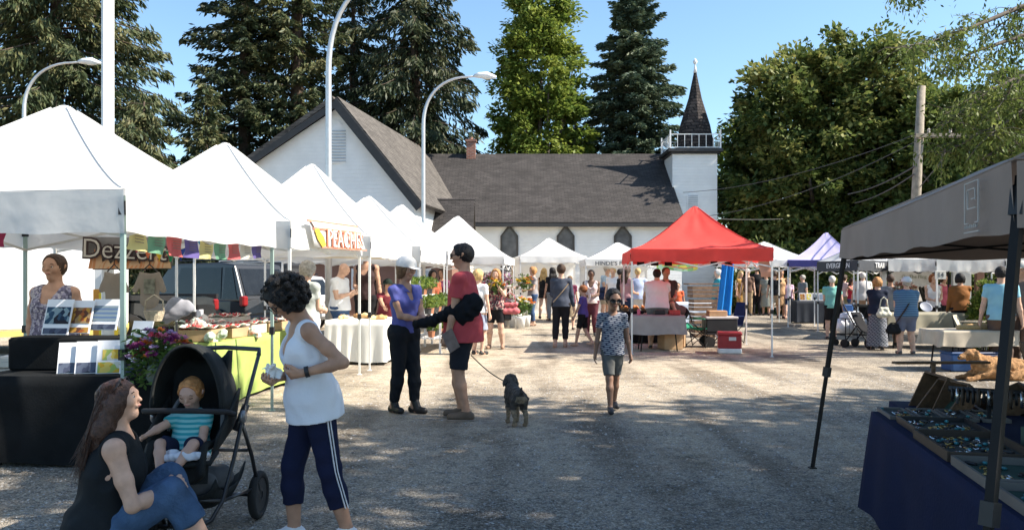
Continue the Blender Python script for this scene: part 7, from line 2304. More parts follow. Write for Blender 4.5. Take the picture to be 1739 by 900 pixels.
crate("shallow wooden box lying behind the bangle stands", -.10, 1.02, .42, .30, .08, .2, .15, .71)
b = MB(); b.box((0, 0, .0), (.62, .06, .015)); o = b.build("wooden_stick", WD, None); o.location = bt(-.46, .50, .965); o.rotation_euler = (0, 0, .05); tag(o, "thin wooden stick laid across the tops of boxes", "stick")
b = MB(); b.tube([(0, 0, 0), (0, .02, .12), (0, .0, .295)], .014, 6); o = b.build("prop_stick", WD, None); o.location = bt(-.62, .50, .665); tag(o, "short wooden prop holding up the wooden stick", "prop")
b = MB(); b.lathe([(.02, 0), (.05, .03), (.055, .07), (.045, .11), (.04, .11), (.03, .03)], (0, 0, 0), 14); o = b.build("dark_bowl", BLACKP, None); o.location = bt(.85, .80, .708); tag(o, "small black bowl behind the pendants", "bowl")
# chair back bottom right corner
b = MB(); b.box((0, 0, .25), (.5, .5, .5), bev=.03); o = b.build("storage_bin", mat("black_bin", (.006, .006, .008), .6), None); o.location = (2.05, 2.9, 0); tag(o, "black storage bin under the blue table at lower right corner", "storage bin")
# ================================================================== THE CROWD
BLKF = fab("black", (.014, .014, .016)); NAVF = fab("navy", (.02, .03, .07)); WHF = fab("white", (.72, .72, .73), var=.03); GRF = fab("grey", (.22, .23, .24)); DEN = fab("denim", (.05, .09, .18), var=.3)
FLOR = patmat("dark_floral_print", 'floral', [(.05, .02, .03), (.22, .06, .07), (.04, .05, .05), (.40, .30, .26)], 34)
PG = "people behind the left stalls"
# seller under the first canopy
person("seller with short dark bob and violet grey sleeveless print top behind the brochures", 93, 438, 735, -4, patmat("mauve_print", 'floral', [(.16, .14, .20), (.30, .27, .34), (.10, .09, .13), (.42, .38, .40)], 55), NAVF, Y=7.95, H=1.69, fem=True, b=1.28, arms=((-.16, -.03, .50, -1, -.5, -.2), (.16, -.03, .50, 1, -.5, -.2)), kind='tank', hairst=('short', 'brown'), h=.0085, group=PG, hs=1.1)
person("grey haired woman in pale grey top, seen from behind past curly haired woman", 520, 447, 640, 150, fab("pale_sage", (.40, .42, .40)), WHF, Y=11.6, H=1.72, fem=True, b=1.1, arms=('front', 'front'), hairst=('bob', 'grey'), skin=SKIN_L, head=(0, 12), h=.011, det=False, group=PG)
person("bald man in white t-shirt and glasses looking down at his phone behind white table", 577, 446, 640, 72, WHF, DEN, Y=15.9, H=1.80, b=1.22, arms=('phone', 'phone'), hairst=None, skin=SKIN_L, head=(0, 34), h=.012, group=PG)
person("woman in dark apron standing between two white legs of third canopy", 622, 466, 640, -10, fab("dark_brown", (.05, .03, .03)), BLKF, Y=17.2, fem=True, arms=('front', 'down'), hairst=('bun', 'brown'), kind='tank', group=PG)
person("person with a black sun hat stooping left of white capped woman", 655, 487, 640, 20, fab("maroon", (.16, .03, .04)), BLKF, Y=16.4, H=1.5, lean=25, arms=('reach', 'reach'), hat=('wide', (.012, .02, .016)), hairst=('short', 'black'), group=PG)
person("dark haired woman behind the potted plants, half hidden", 735, 452, 590, 30, fab("rust", (.35, .10, .05)), BLKF, Y=21, H=1.7, fem=True, hairst=('bob', 'black'), group=PG)
person("second dark haired woman behind the potted plants nearer the red shirted man", 751, 450, 590, -30, fab("plum", (.14, .04, .08)), BLKF, Y=22, H=1.75, fem=True, hairst=('long', 'brown'), group=PG)
person("seller in a crimson top among the flower buckets at end of left row", 815, 455, 580, 10, fab("crimson", (.42, .03, .05)), BLKF, Y=23.6, H=1.65, fem=True, arms=('front', 'front'), hairst=('short', 'black'), group=PG)
person("woman in white top mostly hidden behind the red shirted man", 812, 462, 600, 150, WHF, fab("bluegrey_skirt", (.3, .33, .42)), Y=16.4, H=1.66, fem=True, legs=('skirt', .3), hairst=('bob', 'blonde'), skin=SKIN_L)
# flower lady
fr, fs, fH = person("blonde woman in dark floral top and black shorts holding flowers before her face", 842, 459, 592, -8, FLOR, BLKF, fem=True, b=1.12, arms=((-.04, .14, .80, -.6, 0, -1), (.05, .14, .80, .6, 0, -1)), legs=('shorts', .40), hairst=('bob', 'orange'), skin=SKIN_L, shoe=(.30, .18, .12), stance='wide', h=.011)
bouquet("hand_bouquet", "yellow and orange posy held up before the blonde woman's face", P(842, 500, fr.location.y - .22), .19, 26, [FY, FO, FY], GRN, 9, .06, h=.22)
def bag(label, px, py, Y, w, h_, m, strap=.25, name="handbag", d=.14):
    t = thing(name, label, "bag", tuple(P(px, py, Y)))
    sd = SD(); sd.cone((-w / 2 + .05, 0, -h_ * .42), (w / 2 - .05, 0, -h_ * .42), d * .5, d * .5, .03); sd.cone((-w / 2 + .07, 0, .0), (w / 2 - .07, 0, .0), d * .32, d * .32, .06); sd.noise = (.004, 30, 0)
    sd.build("body", m, t, .011)
    b = MB(); b.tube([(-w * .35, 0, 0), (-w * .22, 0, strap * .8), (0, 0, strap), (w * .22, 0, strap * .8), (w * .35, 0, 0)], .011, 6); b.build("strap", m, t, smooth=True)
    return t
bag("coral red tote bag hanging from flower holding woman's elbow", 866, 517, fr.location.y - .05, .40, .34, mat("coral_leather", (.50, .12, .13), .6, .15))
# camera bag
b = MB(); b.box((0, 0, 0), (.22, .14, .14), bev=.03); b.tube([(-.08, 0, .06), (0, 0, .16), (.08, 0, .06)], .01, 6); o = b.build("camera_bag", BLACKP, None); o.location = P(860, 538, fr.location.y); tag(o, "small black camera bag dangling below the coral tote", "bag")

person("blonde woman with sunglasses, grey top and blue jeans holding flowers, facing left", 905, 455, 553, -72, fab("mid_grey", (.27, .25, .25)), DEN, fem=True, arms=('reach', 'front'), hairst=('bob', 'orange'), skin=SKIN_L, legs=('jeans', .92), shoe=(.3, .17, .12))
bouquet("hand_bouquet", "yellow flowers with leaves held by the woman in blue jeans", P(889, 492, 25.3), .30, 26, [FY, FW, FO], GRN, 10, .10, h=.25)
person("woman with long fair hair in a black dress left of navy jumper woman", 924, 457, 542, 160, BLKF, BLKF, fem=True, kind='tank', hairst=('long', 'blonde'), skin=SKIN_L, legs=('skirt', .42), arms=('front', 'swing'), stance='walk')
person("dark haired woman in black top peeping behind the navy jumper woman", 938, 456, 545, 200, BLKF, GRF, fem=True, hairst=('long', 'black'))
wl, ws, wH = person("woman seen from behind in a slate navy jumper, black leggings and hair bun", 953, 451, 590, 176, fab("slate_navy", (.055, .065, .09)), fab("legging_black", (.02, .019, .022)), fem=True, b=1.0, kind='long', hairst=('bun', 'brown'), skin=SKIN_L, legs=('leggings', .88), arms=('down', 'front'), shoe=(.36, .22, .16), stance='shift', h=.011)
b = MB(); b.tube([world(wl, V3(-.16, -.115, 1.40)), world(wl, V3(-.02, -.14, 1.22)), world(wl, V3(.17, -.12, 1.0))], .012, 5); o = b.build("shoulder_strap", mat("tan_leather", (.42, .30, .18), .6), None); tag(o, "thin tan shoulder strap across the navy jumper", "bag strap")
person("bare armed person in burgundy standing just right of navy jumper woman", 968, 470, 560, 170, fab("burgundy", (.14, .03, .06)), fab("khaki_skirt", (.34, .26, .17)), fem=True, hairst=('short', 'lbrown'), skin=SKIN_L, legs=('skirt', .25))
person("small barefoot boy in purple t-shirt and black shorts walking behind the navy jumper woman", 990, 488, 588, -110, fab("purple_tee", (.10, .07, .26)), BLKF, b=.95, hs=1.15, stance='walk2', hairst=('short', 'red'), skin=SKIN_L, legs=('shorts', .45), shoe=None, h=.011, arms=('down', 'swing'))
person("dark skinned woman with hair tied back in a pale patterned top carrying things", 1004, 460, 570, -12, patmat("pink_white_print", 'floral', [(.62, .52, .50), (.50, .34, .34), (.70, .64, .60)], 30), fab("dark_red_bottom", (.10, .03, .04)), fem=True, b=1.1, arms=('front', 'front'), hairst=('bun', 'black'), skin=SKIN_D, kind='tank', shoe=(.03, .03, .03))
person("man in pale blue shirt and cap bending forward near the lettered canopy", 1026, 453, 545, 40, fab("sky_blue", (.35, .47, .60)), fab("khaki", (.36, .31, .24)), b=1.1, lean=14, arms=('front', 'front'), hat=('cap', (.5, .48, .44)), hairst=('short', 'grey'), skin=SKIN_L, legs=('shorts', .45))
bag("dark blue rucksack hanging at the pale blue shirted man's side", 1026, 492, 29.0, .4, .55, NAVF, .1, d=.26, name="rucksack")
person("fair haired person in white left of the red canopy's leg", 1041, 456, 548, -30, WHF, fab("khaki", (.36, .31, .24)), fem=True, hairst=('short', 'blonde'), skin=SKIN_L, legs=('shorts', .42))
person("dark haired person in a black top beside red canopy's left leg", 1054, 458, 552, 100, BLKF, BLKF, hairst=('short', 'black'))
person("woman in dusty pink under the left edge of red canopy", 1064, 455, 568, 120, fab("dusty_pink", (.44, .24, .25)), NAVF, fem=True, hairst=('long', 'brown'), arms=('front', 'down'))
person("man in light blue shirt with white belt line seen from behind under the red canopy", 1083, 452, 560, 178, fab("light_blue_shirt", (.36, .42, .58)), fab("pale_trousers", (.5, .5, .5)), Y=24.5, H=1.80, b=1.15, hairst=('short', 'blonde'), skin=SKIN_L)
mw = person("heavy set man in a white t-shirt and grey shorts leaning over the grey table", 1116, 458, 592, 172, fab("pink_white_tee", (.70, .66, .67), var=.03), fab("grey_shorts", (.17, .175, .16)), b=1.42, arms=('table', 'table'), lean=10, hairst=('short', 'black'), skin=SKIN_L, legs=('shorts', .44), stance='wide', h=.012, hem=.50)
person("bald headed man facing the camera behind the white shirted man", 1131, 456, 590, 10, fab("dark_tee", (.05, .045, .045)), BLKF, Y=18.6, H=1.74, b=1.15, hairst=('crop', 'brown'), arms=('front', 'front'))
person("woman in brown vest bending far down beside the grey table", 1157, 499, 585, -60, fab("brown_vest", (.13, .10, .09)), BLKF, Y=18.5, H=1.62, fem=True, kind='tank', lean=62, hipz=.46, arms=('reach', (.10, .25, .30)), hairst=('short', 'brown'), skin=SKIN_L)
person("child in a bright orange t-shirt seated behind the pale table", 1151, 472, 540, -8, fab("orange_tee", (.70, .13, .05)), DEN, Y=26, H=1.34, b=.95, hs=1.15, hairst=('crop', 'brown'))
person("white haired man in turquoise shirt behind the blue fabric strip", 1219, 457, 540, -95, fab("turquoise_shirt", (.03, .28, .34)), DEN, Y=25.5, H=1.78, b=1.15, hairst=('short', 'white'), skin=SKIN_L)
person("woman in mustard dress and hat right of the blue strip", 1258, 462, 535, 30, fab("mustard", (.38, .22, .07)), None, fem=True, kind='dress', hairst=('long', 'blonde'), skin=SKIN_L)
person("white haired person in brown behind the dark shirted man", 1270, 455, 533, -20, fab("brown_dark", (.12, .07, .05)), fab("tan_trousers", (.34, .24, .14)), hairst=('short', 'white'), fem=True, skin=SKIN_L, Y=34)
person("broad man in black seen from behind, right of blue strip", 1285, 453, 535, 175, BLKF, fab("charcoal_trousers", (.03, .03, .035)), b=1.2, hairst=('short', 'black'))
person("person in a long grey tunic right of broad man in black", 1301, 462, 535, 160, fab("grey_tunic", (.22, .23, .20)), fab("grey_tunic", (.22, .23, .20)), fem=True, hairst=('short', 'brown'), legs=('skirt', .2), Y=34)
person("man in black t-shirt and sand shorts beside the red canopy's right leg", 1316, 462, 541, 150, BLKF, fab("sand_shorts", (.48, .38, .26)), hairst=('short', 'brown'), skin=SKIN_L, legs=('shorts', .45), stance='walk', arms=('front', 'down'))
person("tanned woman in a tan sundress left of the pink top woman", 1326, 460, 541, 15, fab("tan_sundress", (.45, .27, .14)), None, fem=True, kind='dress', hairst=('long', 'orange'))
person("woman in pale pink tie-dye top and navy shorts walking right", 1338, 473, 541, -20, fab("pink_tiedye", (.62, .42, .50)), NAVF, fem=True, b=1.15, hairst=('bob', 'blonde'), skin=SKIN_L, legs=('shorts', .38), stance='walk', arms=('down', 'swing'), shoe=(.4, .2, .15))
person("grey haired man in slate shirt and blue jeans striding left towards centre", 1363, 468, 543, -75, fab("slate_shirt", (.16, .18, .19)), DEN, b=1.12, hairst=('short', 'grey'), stance='walk', arms=('front', 'down'), skin=SKIN_L)
# right hand group
person("man in mint green shirt and black shorts partly behind slanted black leg", 1413, 470, 576, 165, fab("mint_shirt", (.20, .48, .42)), BLKF, hairst=('short', 'white'), skin=SKIN_L, legs=('shorts', .45), stance='shift', arms=('down', 'front'))
person("woman in pale pink top at the black stall, right of the slanted leg", 1434, 468, 545, 100, fab("pale_pink", (.56, .40, .38)), fab("floral_pants", (.20, .18, .10)), fem=True, hairst=('bob', 'brown'), skin=SKIN_L)
person("young woman in crimson vest reaching over the black stall's table", 1447, 474, 548, 20, fab("crimson", (.42, .03, .05)), DEN, fem=True, kind='tank', arms=('reach', 'down'), hairst=('long', 'brown'))
person("big grey haired man in a white shirt with his back turned at the black stall", 1465, 464, 556, 176, fab("off_white_shirt", (.60, .57, .55)), fab("tan_shorts", (.30, .20, .14)), b=1.35, hairst=('short', 'white'), skin=SKIN_L, legs=('shorts', .45))
SK1 = patmat("black_white_ikat", 'dash', [(.34, .35, .38), (.035, .04, .06)], 15)
person("copper haired woman in navy top and long black and white patterned skirt", 1490, 473, 594, 158, fab("navy_top", (.02, .025, .045)), SK1, fem=True, b=1.15, hairst=('bob', 'orange'), skin=SKIN_L, legs=('skirt', .05), arms=('front', 'reach'), h=.011)
bag("cream white handbag hanging from the copper haired woman's arm", 1501, 525, 17.2, .27, .26, mat("cream_leather", (.62, .60, .48), .6))
person("person in grey t-shirt and black shorts between the skirt woman and the striped shirt", 1512, 481, 587, 165, GRF, BLKF, Y=18.6, H=1.58, fem=True, hairst=('short', 'brown'), legs=('shorts', .42))
STRI = patmat("blue_stripe_shirt", 'stripe', [(.035, .075, .17), (.13, .25, .36)], 9)
person("sturdy person in a white cap, blue striped shirt and grey shorts, back turned", 1539, 474, 601, 172, STRI, fab("slate_shorts", (.13, .15, .22)), b=1.38, hat=('back', (.66, .66, .66)), hairst=('short', 'grey'), skin=SKIN_L, legs=('shorts', .44), stance='wide', arms=('front', 'front'), h=.011, shoe=(.12, .10, .09))
b = MB(); b.tube([P(1553, 500, 16.45), P(1538, 525, 16.35), P(1519, 552, 16.5)], .016, 6); o = b.build("shoulder_strap", BLACKP, None); tag(o, "black cross body strap over blue striped shirt", "bag strap")
bag("black shoulder bag at the striped shirt person's left hip", 1517, 553, 16.5, .26, .24, BLKF, .06)
person("auburn haired seller in a white vest behind the beige covered table", 1585, 478, 570, -10, WHF, BLKF, Y=20.5, H=1.6, fem=True, kind='tank', hairst=('bob', 'red'), skin=SKIN_L, arms=('front', 'front'))
person("customer in pink at the back of the awning stall, beside the seller", 1603, 482, 560, 10, fab("raspberry", (.45, .10, .14)), BLKF, Y=22, H=1.6, fem=True, hairst=('bob', 'brown'), skin=SKIN_L)
person("dark haired woman in rust brown top and black trousers leaning on the table", 1632, 481, 596, 168, fab("rust_top", (.23, .095, .03)), BLKF, Y=18.0, H=1.60, fem=True, b=1.12, kind='long', arms=('table', 'down'), lean=8, hairst=('bob', 'black'), h=.012)
person("man in a pale turquoise shirt and brown trousers behind the near tent leg", 1700, 466, 640, 150, fab("pale_turquoise", (.25, .48, .58)), fab("brown_trousers", (.11, .075, .06)), Y=13.4, H=1.68, b=1.12, arms=('down', 'down'), hairst=('short', 'black'), skin=SKIN_L, h=.011, det=False)
person("man with a tan cap and brown t-shirt at the extreme right edge", 1737, 470, 650, -70, fab("brown_tee", (.14, .10, .09)), fab("brown_trousers", (.11, .075, .06)), Y=13.6, H=1.74, b=1.15, arms=('swing', 'down'), hat=('cap', (.55, .50, .42)), hairst=('short', 'brown'), h=.012, det=False)

# ================================================================== MIDDLE STALL (under the red canopy)
table("small table under a grey cloth below the red canopy, man leaning on it", (X(1118, 17.3), 17.4), -.05, 1.05, .65, .74, GRC, z0=.36, seed=9, amp=.03, tclabel="grey cloth hanging loosely in front of the white shirted man")
def carton(label, px, py, Y, w, d, hh, rz, m=KRAFT, flaps=True, name="cardboard_box"):
    t = thing(name, label, "box", (X(px, Y), Y, 0), rz, "brown boxes under the red canopy")
    z0 = Z(py, Y)
    b = MB(); b.box((0, 0, max(0, z0) + hh / 2), (w, d, hh), bev=.006); b.build("body", m, t)
    if flaps:
        b = MB(); b.box((0, -d / 2 - .05, max(0, z0) + hh - .03), (w, .008, .12), M=None); b.build("flap", m, t)
    return t
carton("brown cardboard box under the right end of the grey table", 1138, 592, 17.7, .42, .4, .42, .2)
carton("brown cardboard box leaning at the grey table's corner", 1152, 588, 18.1, .30, .4, .5, -.3)
# stack of weathered crates behind
b = MB()
cr = thing("crate_shelf", "tall stack of weathered wooden crates right of the bending woman", "crates", (X(1196, 21.5), 21.5, 0), .1)
for k, (z, w) in enumerate(((0.0, .62), (.34, .66), (.68, .70), (1.02, .76))):
    b = MB()
    for j in range(3): b.box((0, -.2, z + .05 + .10 * j), (w, .02, .085)); b.box((-w / 2, 0, z + .05 + .10 * j), (.02, .4, .085)); b.box((w / 2, 0, z + .05 + .10 * j), (.02, .4, .085))
    b.box((0, 0, z + .01), (w, .4, .015)); b.build("crate", mat("weathered_crate", (.20, .13, .085), .85, .3, 12, bump=.4), cr)
b = MB(); b.box((-.02, 0, 1.375), (.95, .42, .035)); b.build("shelf_board", mat("weathered_crate", (.20, .13, .085)), cr)
table("pale blue draped table in the background below the red canopy", (X(1158, 24.5), 24.8), 0, 1.7, .7, .8, fab("pale_blue_cloth", (.55, .62, .72), var=.04), seed=10, z0=.2)
# blue fabric banner
t = thing("fabric_banner", "tall bright blue fabric strip hanging at the back of the red canopy", "banner", (X(1231, 21.0), 21.0, 0))
b = MB(); b.grid(lambda u, v: ((-.13 + .30 * u + (.06 * (1 - v) - .13 * (1 - u) * v * .6)), .05 * math.sin(u * 12 + v * 2), Z(446, 21) - v * (Z(446, 21) - Z(541, 21)) + .05 * u * (1 - v)), 18, 10)
o = b.build("cloth", mat("azure_fabric", (.02, .28, .78), .7, .08, 4, trans=.3), t, smooth=True)
b = MB(); b.tube([(.16, .03, 0), (.16, .03, Z(442, 21))], .015, 6); b.build("pole", STEEL, t)
def folding_chair(label, px, py, Y, m, rz, back=.5, group="camping chairs by the red canopy"):
    t = thing("camping_chair", label, "chair", (X(px, Y), Y, 0), rz, group)
    b = MB(); b.grid(lambda u, v: (-.24 + .48 * u, -.22 + .42 * v, .42 - .05 * math.sin(PI * u) * math.sin(PI * v)), 8, 8); o = b.build("seat", m, t, smooth=True); o.modifiers.new("t", 'SOLIDIFY').thickness = .008
    b = MB(); b.grid(lambda u, v: (-.25 + .5 * u, .20 + .16 * v + .03 * math.sin(PI * u), .40 + back * v), 8, 6); o = b.build("backrest", m, t, smooth=True); o.modifiers.new("t", 'SOLIDIFY').thickness = .008
    for sg in (-1, 1):
        b = MB(); b.tube([(sg * .26, -.24, 0), (sg * .25, -.23, .62)], .012, 6); b.tube([(sg * .26, .24, 0), (sg * .26, .36, .40 + back)], .012, 6); b.tube([(sg * .26, -.24, .02), (sg * .25, .22, .42)], .01, 6); b.tube([(sg * .25, .24, .02), (sg * .25, -.22, .42)], .01, 6); b.build("side_frame", BLACKM, t)
        b = MB(); b.box((sg * .26, 0, .63), (.06, .46, .02), bev=.008); b.build("armrest", m, t)
    b = MB(); b.tube([(-.25, -.24, .03), (.25, -.22, .40)], .01, 6); b.tube([(.25, -.24, .03), (-.25, -.22, .40)], .01, 6); b.build("crossbar", BLACKM, t)
    return t
folding_chair("green folding camping chair right of the grey table", 1187, 560, 18.3, fab("forest_green", (.02, .20, .12), var=.3), 1.0, .12)
folding_chair("navy blue camping chair with a tall backrest beside the red cool box", 1238, 560, 19.5, fab("chair_navy", (.015, .03, .10)), -1.3, .55)
# hand cart with black box and cool box
ct = thing("hand_cart", "small black hand cart loaded with a box beside the red cool box", "hand cart", (X(1222, 18.3), 18.3, 0), .05)
b = MB(); b.box((0, 0, .30), (.74, .42, .04)); b.box((0, 0, .48), (.70, .38, .30), bev=.02); b.build("tub", BLACKP, ct)
b = MB(); b.box((0, 0, .65), (.72, .40, .05), bev=.01); b.build("lid", mat("pale_grey_lid", (.5, .5, .5), .5), ct)
for sx in (-.28, .28):
    for sy in (-.2, .2):
        b = MB(); b.lathe([(.08, -.03), (.12, -.03), (.12, .03), (.08, .03)], (0, 0, 0), 18, M=Matrix.Translation((sx, sy, .12)) @ Matrix.Rotation(PI / 2, 4, 'X')); b.build("wheel", RUBBER, ct)
b = MB(); b.tube([(-.37, 0, .3), (-.62, 0, .55), (-.70, 0, .80)], .014, 6); b.build("handle", BLACKM, ct)
b = MB(); b.box((0, 0, 0), (.4, .3, .12), bev=.01); o = b.build("cardboard_tray", KRAFT, None); o.location = (X(1218, 18.3), 18.35, .74); tag(o, "shallow brown cardboard tray on top of the hand cart", "box")
cb = thing("cool_box", "red cool box with white base standing on gravel by the red canopy leg", "cool box", (X(1242, 16.6), 16.75, 0), -.18)
b = MB(); b.box((0, 0, .05), (.47, .32, .10), bev=.02); b.build("base", mat("cooler_white", (.74, .73, .70), .5), cb)
b = MB(); b.box((0, 0, .235), (.46, .31, .27), bev=.02); b.build("body", mat("cooler_red", (.32, .025, .03), .45), cb)
b = MB(); b.box((0, 0, .40), (.485, .335, .07), bev=.02); b.build("lid", mat("cooler_red_lid", (.36, .03, .035), .45), cb)
b = MB(); b.box((.05, -.16, .30), (.14, .008, .07)); b.build("label_plate", mat("cooler_plate", (.6, .6, .58), .5), cb)
b = MB(); b.tube([(-.24, -.1, .32), (-.27, -.1, .36), (-.27, .1, .36), (-.24, .1, .32)], .01, 6); b.build("handle", mat("cooler_white", (.74, .73, .70)), cb)
# goods on the grey table
for k, (dx, dy, m, lb) in enumerate([(-.42, -.15, mat("soda_pink", (.60, .12, .2), .4), "pink drink can at the left end of grey table"), (.05, .05, BLACKP, "black cash tin in the middle of grey table"), (.34, -.1, BERRY, "red punnet at the right end of grey table")]):
    b = MB()
    if k == 0: b.lathe([(.025, 0), (.033, .01), (.033, .11), (.025, .12)], (0, 0, 0), 12)
    else: b.box((0, 0, .05), (.22, .16, .10), bev=.01)
    o = b.build(["drink_can", "cash_tin", "punnet"][k], m, None); o.location = (X(1118, 17.3) + dx, 17.4 + dy, .75); tag(o, lb, ["drink can", "cash tin", "punnet"][k])
# crowded little produce stands on the left of the red canopy
table("dark draped table with produce at the left leg of the red canopy", (X(1083, 19.4), 19.6), .1, 1.0, .7, .74, BLK, seed=11, tclabel="black cloth of the produce table by the red canopy")
for k in range(6):
    t = thing("produce_basket", "small round wicker basket of orange produce on the dark table", "basket", (X(1083, 19.4) - .36 + .24 * (k % 3) + .08, 19.45 + .26 * (k // 3), .75), 0, "baskets on the dark table")
    b = MB(); b.lathe([(.06, 0), (.10, .07), (.092, .07), (.055, .01)], (0, 0, 0), 12); b.build("bowl", mat("dark_wicker", (.25, .15, .08), .8), t)
    b = MB(); rs = random.Random(k)
    for _ in range(9): b.ball((rs.uniform(-.05, .05), rs.uniform(-.05, .05), .075 + rs.uniform(0, .03)), .028, 6)
    b.build("fruit", mat("orange_fruit", (.60, .22, .05), .5, .3), t, smooth=True)["kind"] = "stuff"
# squares hanging below the back edge of the red canopy
for k, px in enumerate([1088, 1112, 1135, 1213, 1237]):
    b = MB(); b.grid(lambda u, v: ((u - .5) * .17, .01 * math.sin(v * 5), -.10 * v), 4, 3)
    o = b.build("weight_flap", BLKF, None); o.location = P(px, 444, 19.0); o.modifiers.new("t", 'SOLIDIFY').thickness = .006
    tag(o, "small black cloth square hanging along the back edge of red canopy", "cloth square", "black squares under the red canopy")
b = MB(); b.grid(lambda u, v: ((u - .5) * 1.1, .01 * math.sin(u * 9), -.20 * v + .02 * math.sin(u * 7)), 14, 3)
o = b.build("green_banner", patmat("lime_print", 'floral', [(.42, .55, .08), (.20, .42, .16), (.60, .55, .10), (.34, .55, .40)], 9), None); o.location = P(1150, 447, 22.0); o.modifiers.new("t", 'SOLIDIFY').thickness = .006; tag(o, "lime and yellow printed strip hanging behind the red canopy", "banner")
b = MB(); b.grid(lambda u, v: ((u - .5) * .22 + .06 * v, .015 * math.sin(v * 7), -.30 * v), 5, 6)
o = b.build("peach_cloth", mat("peach_cloth_m", (.72, .40, .28), .8, trans=.3), None); o.location = P(1297, 444, 16.0); o.modifiers.new("t", 'SOLIDIFY').thickness = .006; tag(o, "peach coloured paper hanging inside the red canopy's right leg", "hanging cloth")

# flower stall buckets near the far end of the left row
for k, (px, py, Y, cs) in enumerate([(872, 520, 25.5, [FW, FK]), (884, 522, 25.2, [FY, FW]), (893, 521, 25.9, [FW, FO]), (862, 518, 26.3, [FK, FY]), (878, 516, 27.0, [FW, FL])]):
    bouquet("flower_bucket", ["pail of white and pink flowers before the small white canopy", "pail of yellow and white flowers before the small white canopy", "pail of white and orange flowers beside jeans woman", "pail of pink and yellow flowers left of the others", "pail of white and lilac flowers at the back"][k],
            (X(px, Y), Y, .0), .26, 26, cs, GRN, 20 + k, .11, h=.78, group="flower buckets by the small white canopy", vase=([(.12, 0), (.15, .30), (.155, .36)], mat("pail_white", (.7, .7, .68), .5)))
shf = thing("flower_rack", "rack crammed with pink, red and white flowers under the last left canopy", "flower rack", (X(826, 25.6), 25.6, 0))
b = MB()
for z in (.35, .8, 1.25): b.box((0, .1, z), (1.6, .4, .03))
for sx in (-.8, .8): b.bar((sx, .1, 0), (sx, .1, 2.0), .04)
b.build("frame", WOOD, shf)
rs_ = np.random.RandomState(4)
for k, (z, cm) in enumerate([(.55, FK), (.55, FW), (1.0, FR), (1.0, FW), (1.45, FK), (1.5, FW), (1.5, FL), (1.0, GRN), (1.45, GRN)]):
    m2 = 260; C = np.stack([rs_.uniform(-.8, .8, m2), rs_.uniform(-.05, .3, m2), z + rs_.uniform(-.12, .22, m2)], 1); D = rnd_unit(rs_, m2) * .05; w = np.cross(D, rnd_unit(rs_, m2)) * .8
    leaf_mesh("flowers", C, D, w, cm, shf)["kind"] = "stuff"

# ================================================================== RIGHT-HAND STALLS
table("long beige draped table before the white awnings, people around it", (X(1590, 18.3), 18.2), .0, 2.6, .75, .76, BEI, z0=.42, seed=12, amp=.03, tclabel="beige cloth on the long right hand table")
table("dark draped display table with bright prints in front of the purple canopy", (X(1388, 28.2), 28.3), 0, 1.6, .7, .76, fab("dark_slate_cloth", (.03, .035, .045)), seed=13, tclabel="dark slate cloth of the print stall")
for k in range(5):
    card("art_print", ["small framed print, far left on the dark stall", "second small print from the left on the dark stall", "small print in the middle of the dark stall", "second small print from the right on the dark stall", "white card at the right of dark stall"][k], (X(1365 + 11 * k, 28), 28.1, .77), .2, .26, .2, 0, (WP, [(.1, .1, .9, .9, IM[(k * 2 + 1) % 5] if k < 4 else WP)]), "prints on the dark stall", cat="art print")
table("small table under the black canopy with bright goods", (X(1440, 24.2), 24.2), -.3, 1.2, .6, .75, BLK, seed=14, tclabel="black cloth inside the black and grey canopy")
table("low table with slipping cream cloth behind golden dog", (X(1650, 13.6), 13.7), .05, 1.25, .7, .66, fab("cream_cloth", (.46, .40, .32)), z0=.42, seed=15, amp=.05, tclabel="cream cloth sliding off the low right hand table")
for k, (px, Y, w) in enumerate([(1628, 13.5, .40), (1668, 13.5, .46)]):
    t = thing("storage_crate", ["blue plastic crate under the left end of low table", "dark blue plastic crate under the right end of low table"][k], "crate", (X(px, Y), Y, 0), .1 * k, "blue crates under the low table")
    b = MB(); b.box((0, 0, .15), (w, .36, .28), bev=.02, taper=1.08); b.build("body", mat(["crate_blue", "crate_navy"][k], [(.03, .09, .24), (.02, .04, .12)][k], .5), t)
    b = MB(); b.box((0, 0, .305), (w * 1.1, .40, .03), bev=.01); b.build("lid", mat(["crate_blue", "crate_navy"][k], (0, 0, 0)), t)
# bread boards on low table
sd = SD(); sd.cone((-.25, 0, 0), (.25, .02, 0), .05, .045, .02); sd.cone((-.1, .1, .03), (.3, .12, .02), .045, .04, .02); o = sd.build("bread_loaf", mat("bread_0", (.48, .30, .13)), None, .012); o.location = (X(1655, 13.6), 13.6, .70); tag(o, "long brown loaves lying on the low cream table", "bread loaf")
# golden dog lying down
dg = thing("dog", "golden long haired dog lying on the gravel at right behind the tent leg", "dog", (X(1692, 12.3), 12.3, 0), R(-82))
sd = SD(); f = V3
sd.cone(f(0, -.42, .15), f(0, .20, .19), .15, .17, .06); sd.cone(f(.02, -.45, .12), f(-.10, -.30, .14), .14, .13, .05); sd.cone(f(0, .2, .22), f(0, .38, .34), .12, .09, .05)
sd.cone(f(0, .40, .38), f(.02, .46, .39), .085, .07, .04); sd.cone(f(.02, .5, .37), f(.03, .60, .345), .05, .036, .02)
for sg in (-1, 1):
    sd.cone(f(sg * .08, .38, .42), f(sg * .10, .36, .32), .022, .035, .02); sd.cone(f(sg * .11, .22, .12), f(sg * .12, .45, .035), .06, .03, .03); sd.cone(f(sg * .12, .45, .035), f(sg * .12, .55, .03), .032, .034, .02)
    sd.cone(f(sg * .13, -.36, .12), f(sg * .20, -.10, .07), .10, .045, .04); sd.cone(f(sg * .2, -.10, .05), f(sg * .2, -.25, .035), .035, .03, .02)
sd.cone(f(0, -.55, .08), f(.14, -.85, .04), .045, .06, .04); sd.noise = (.010, 38, 0)
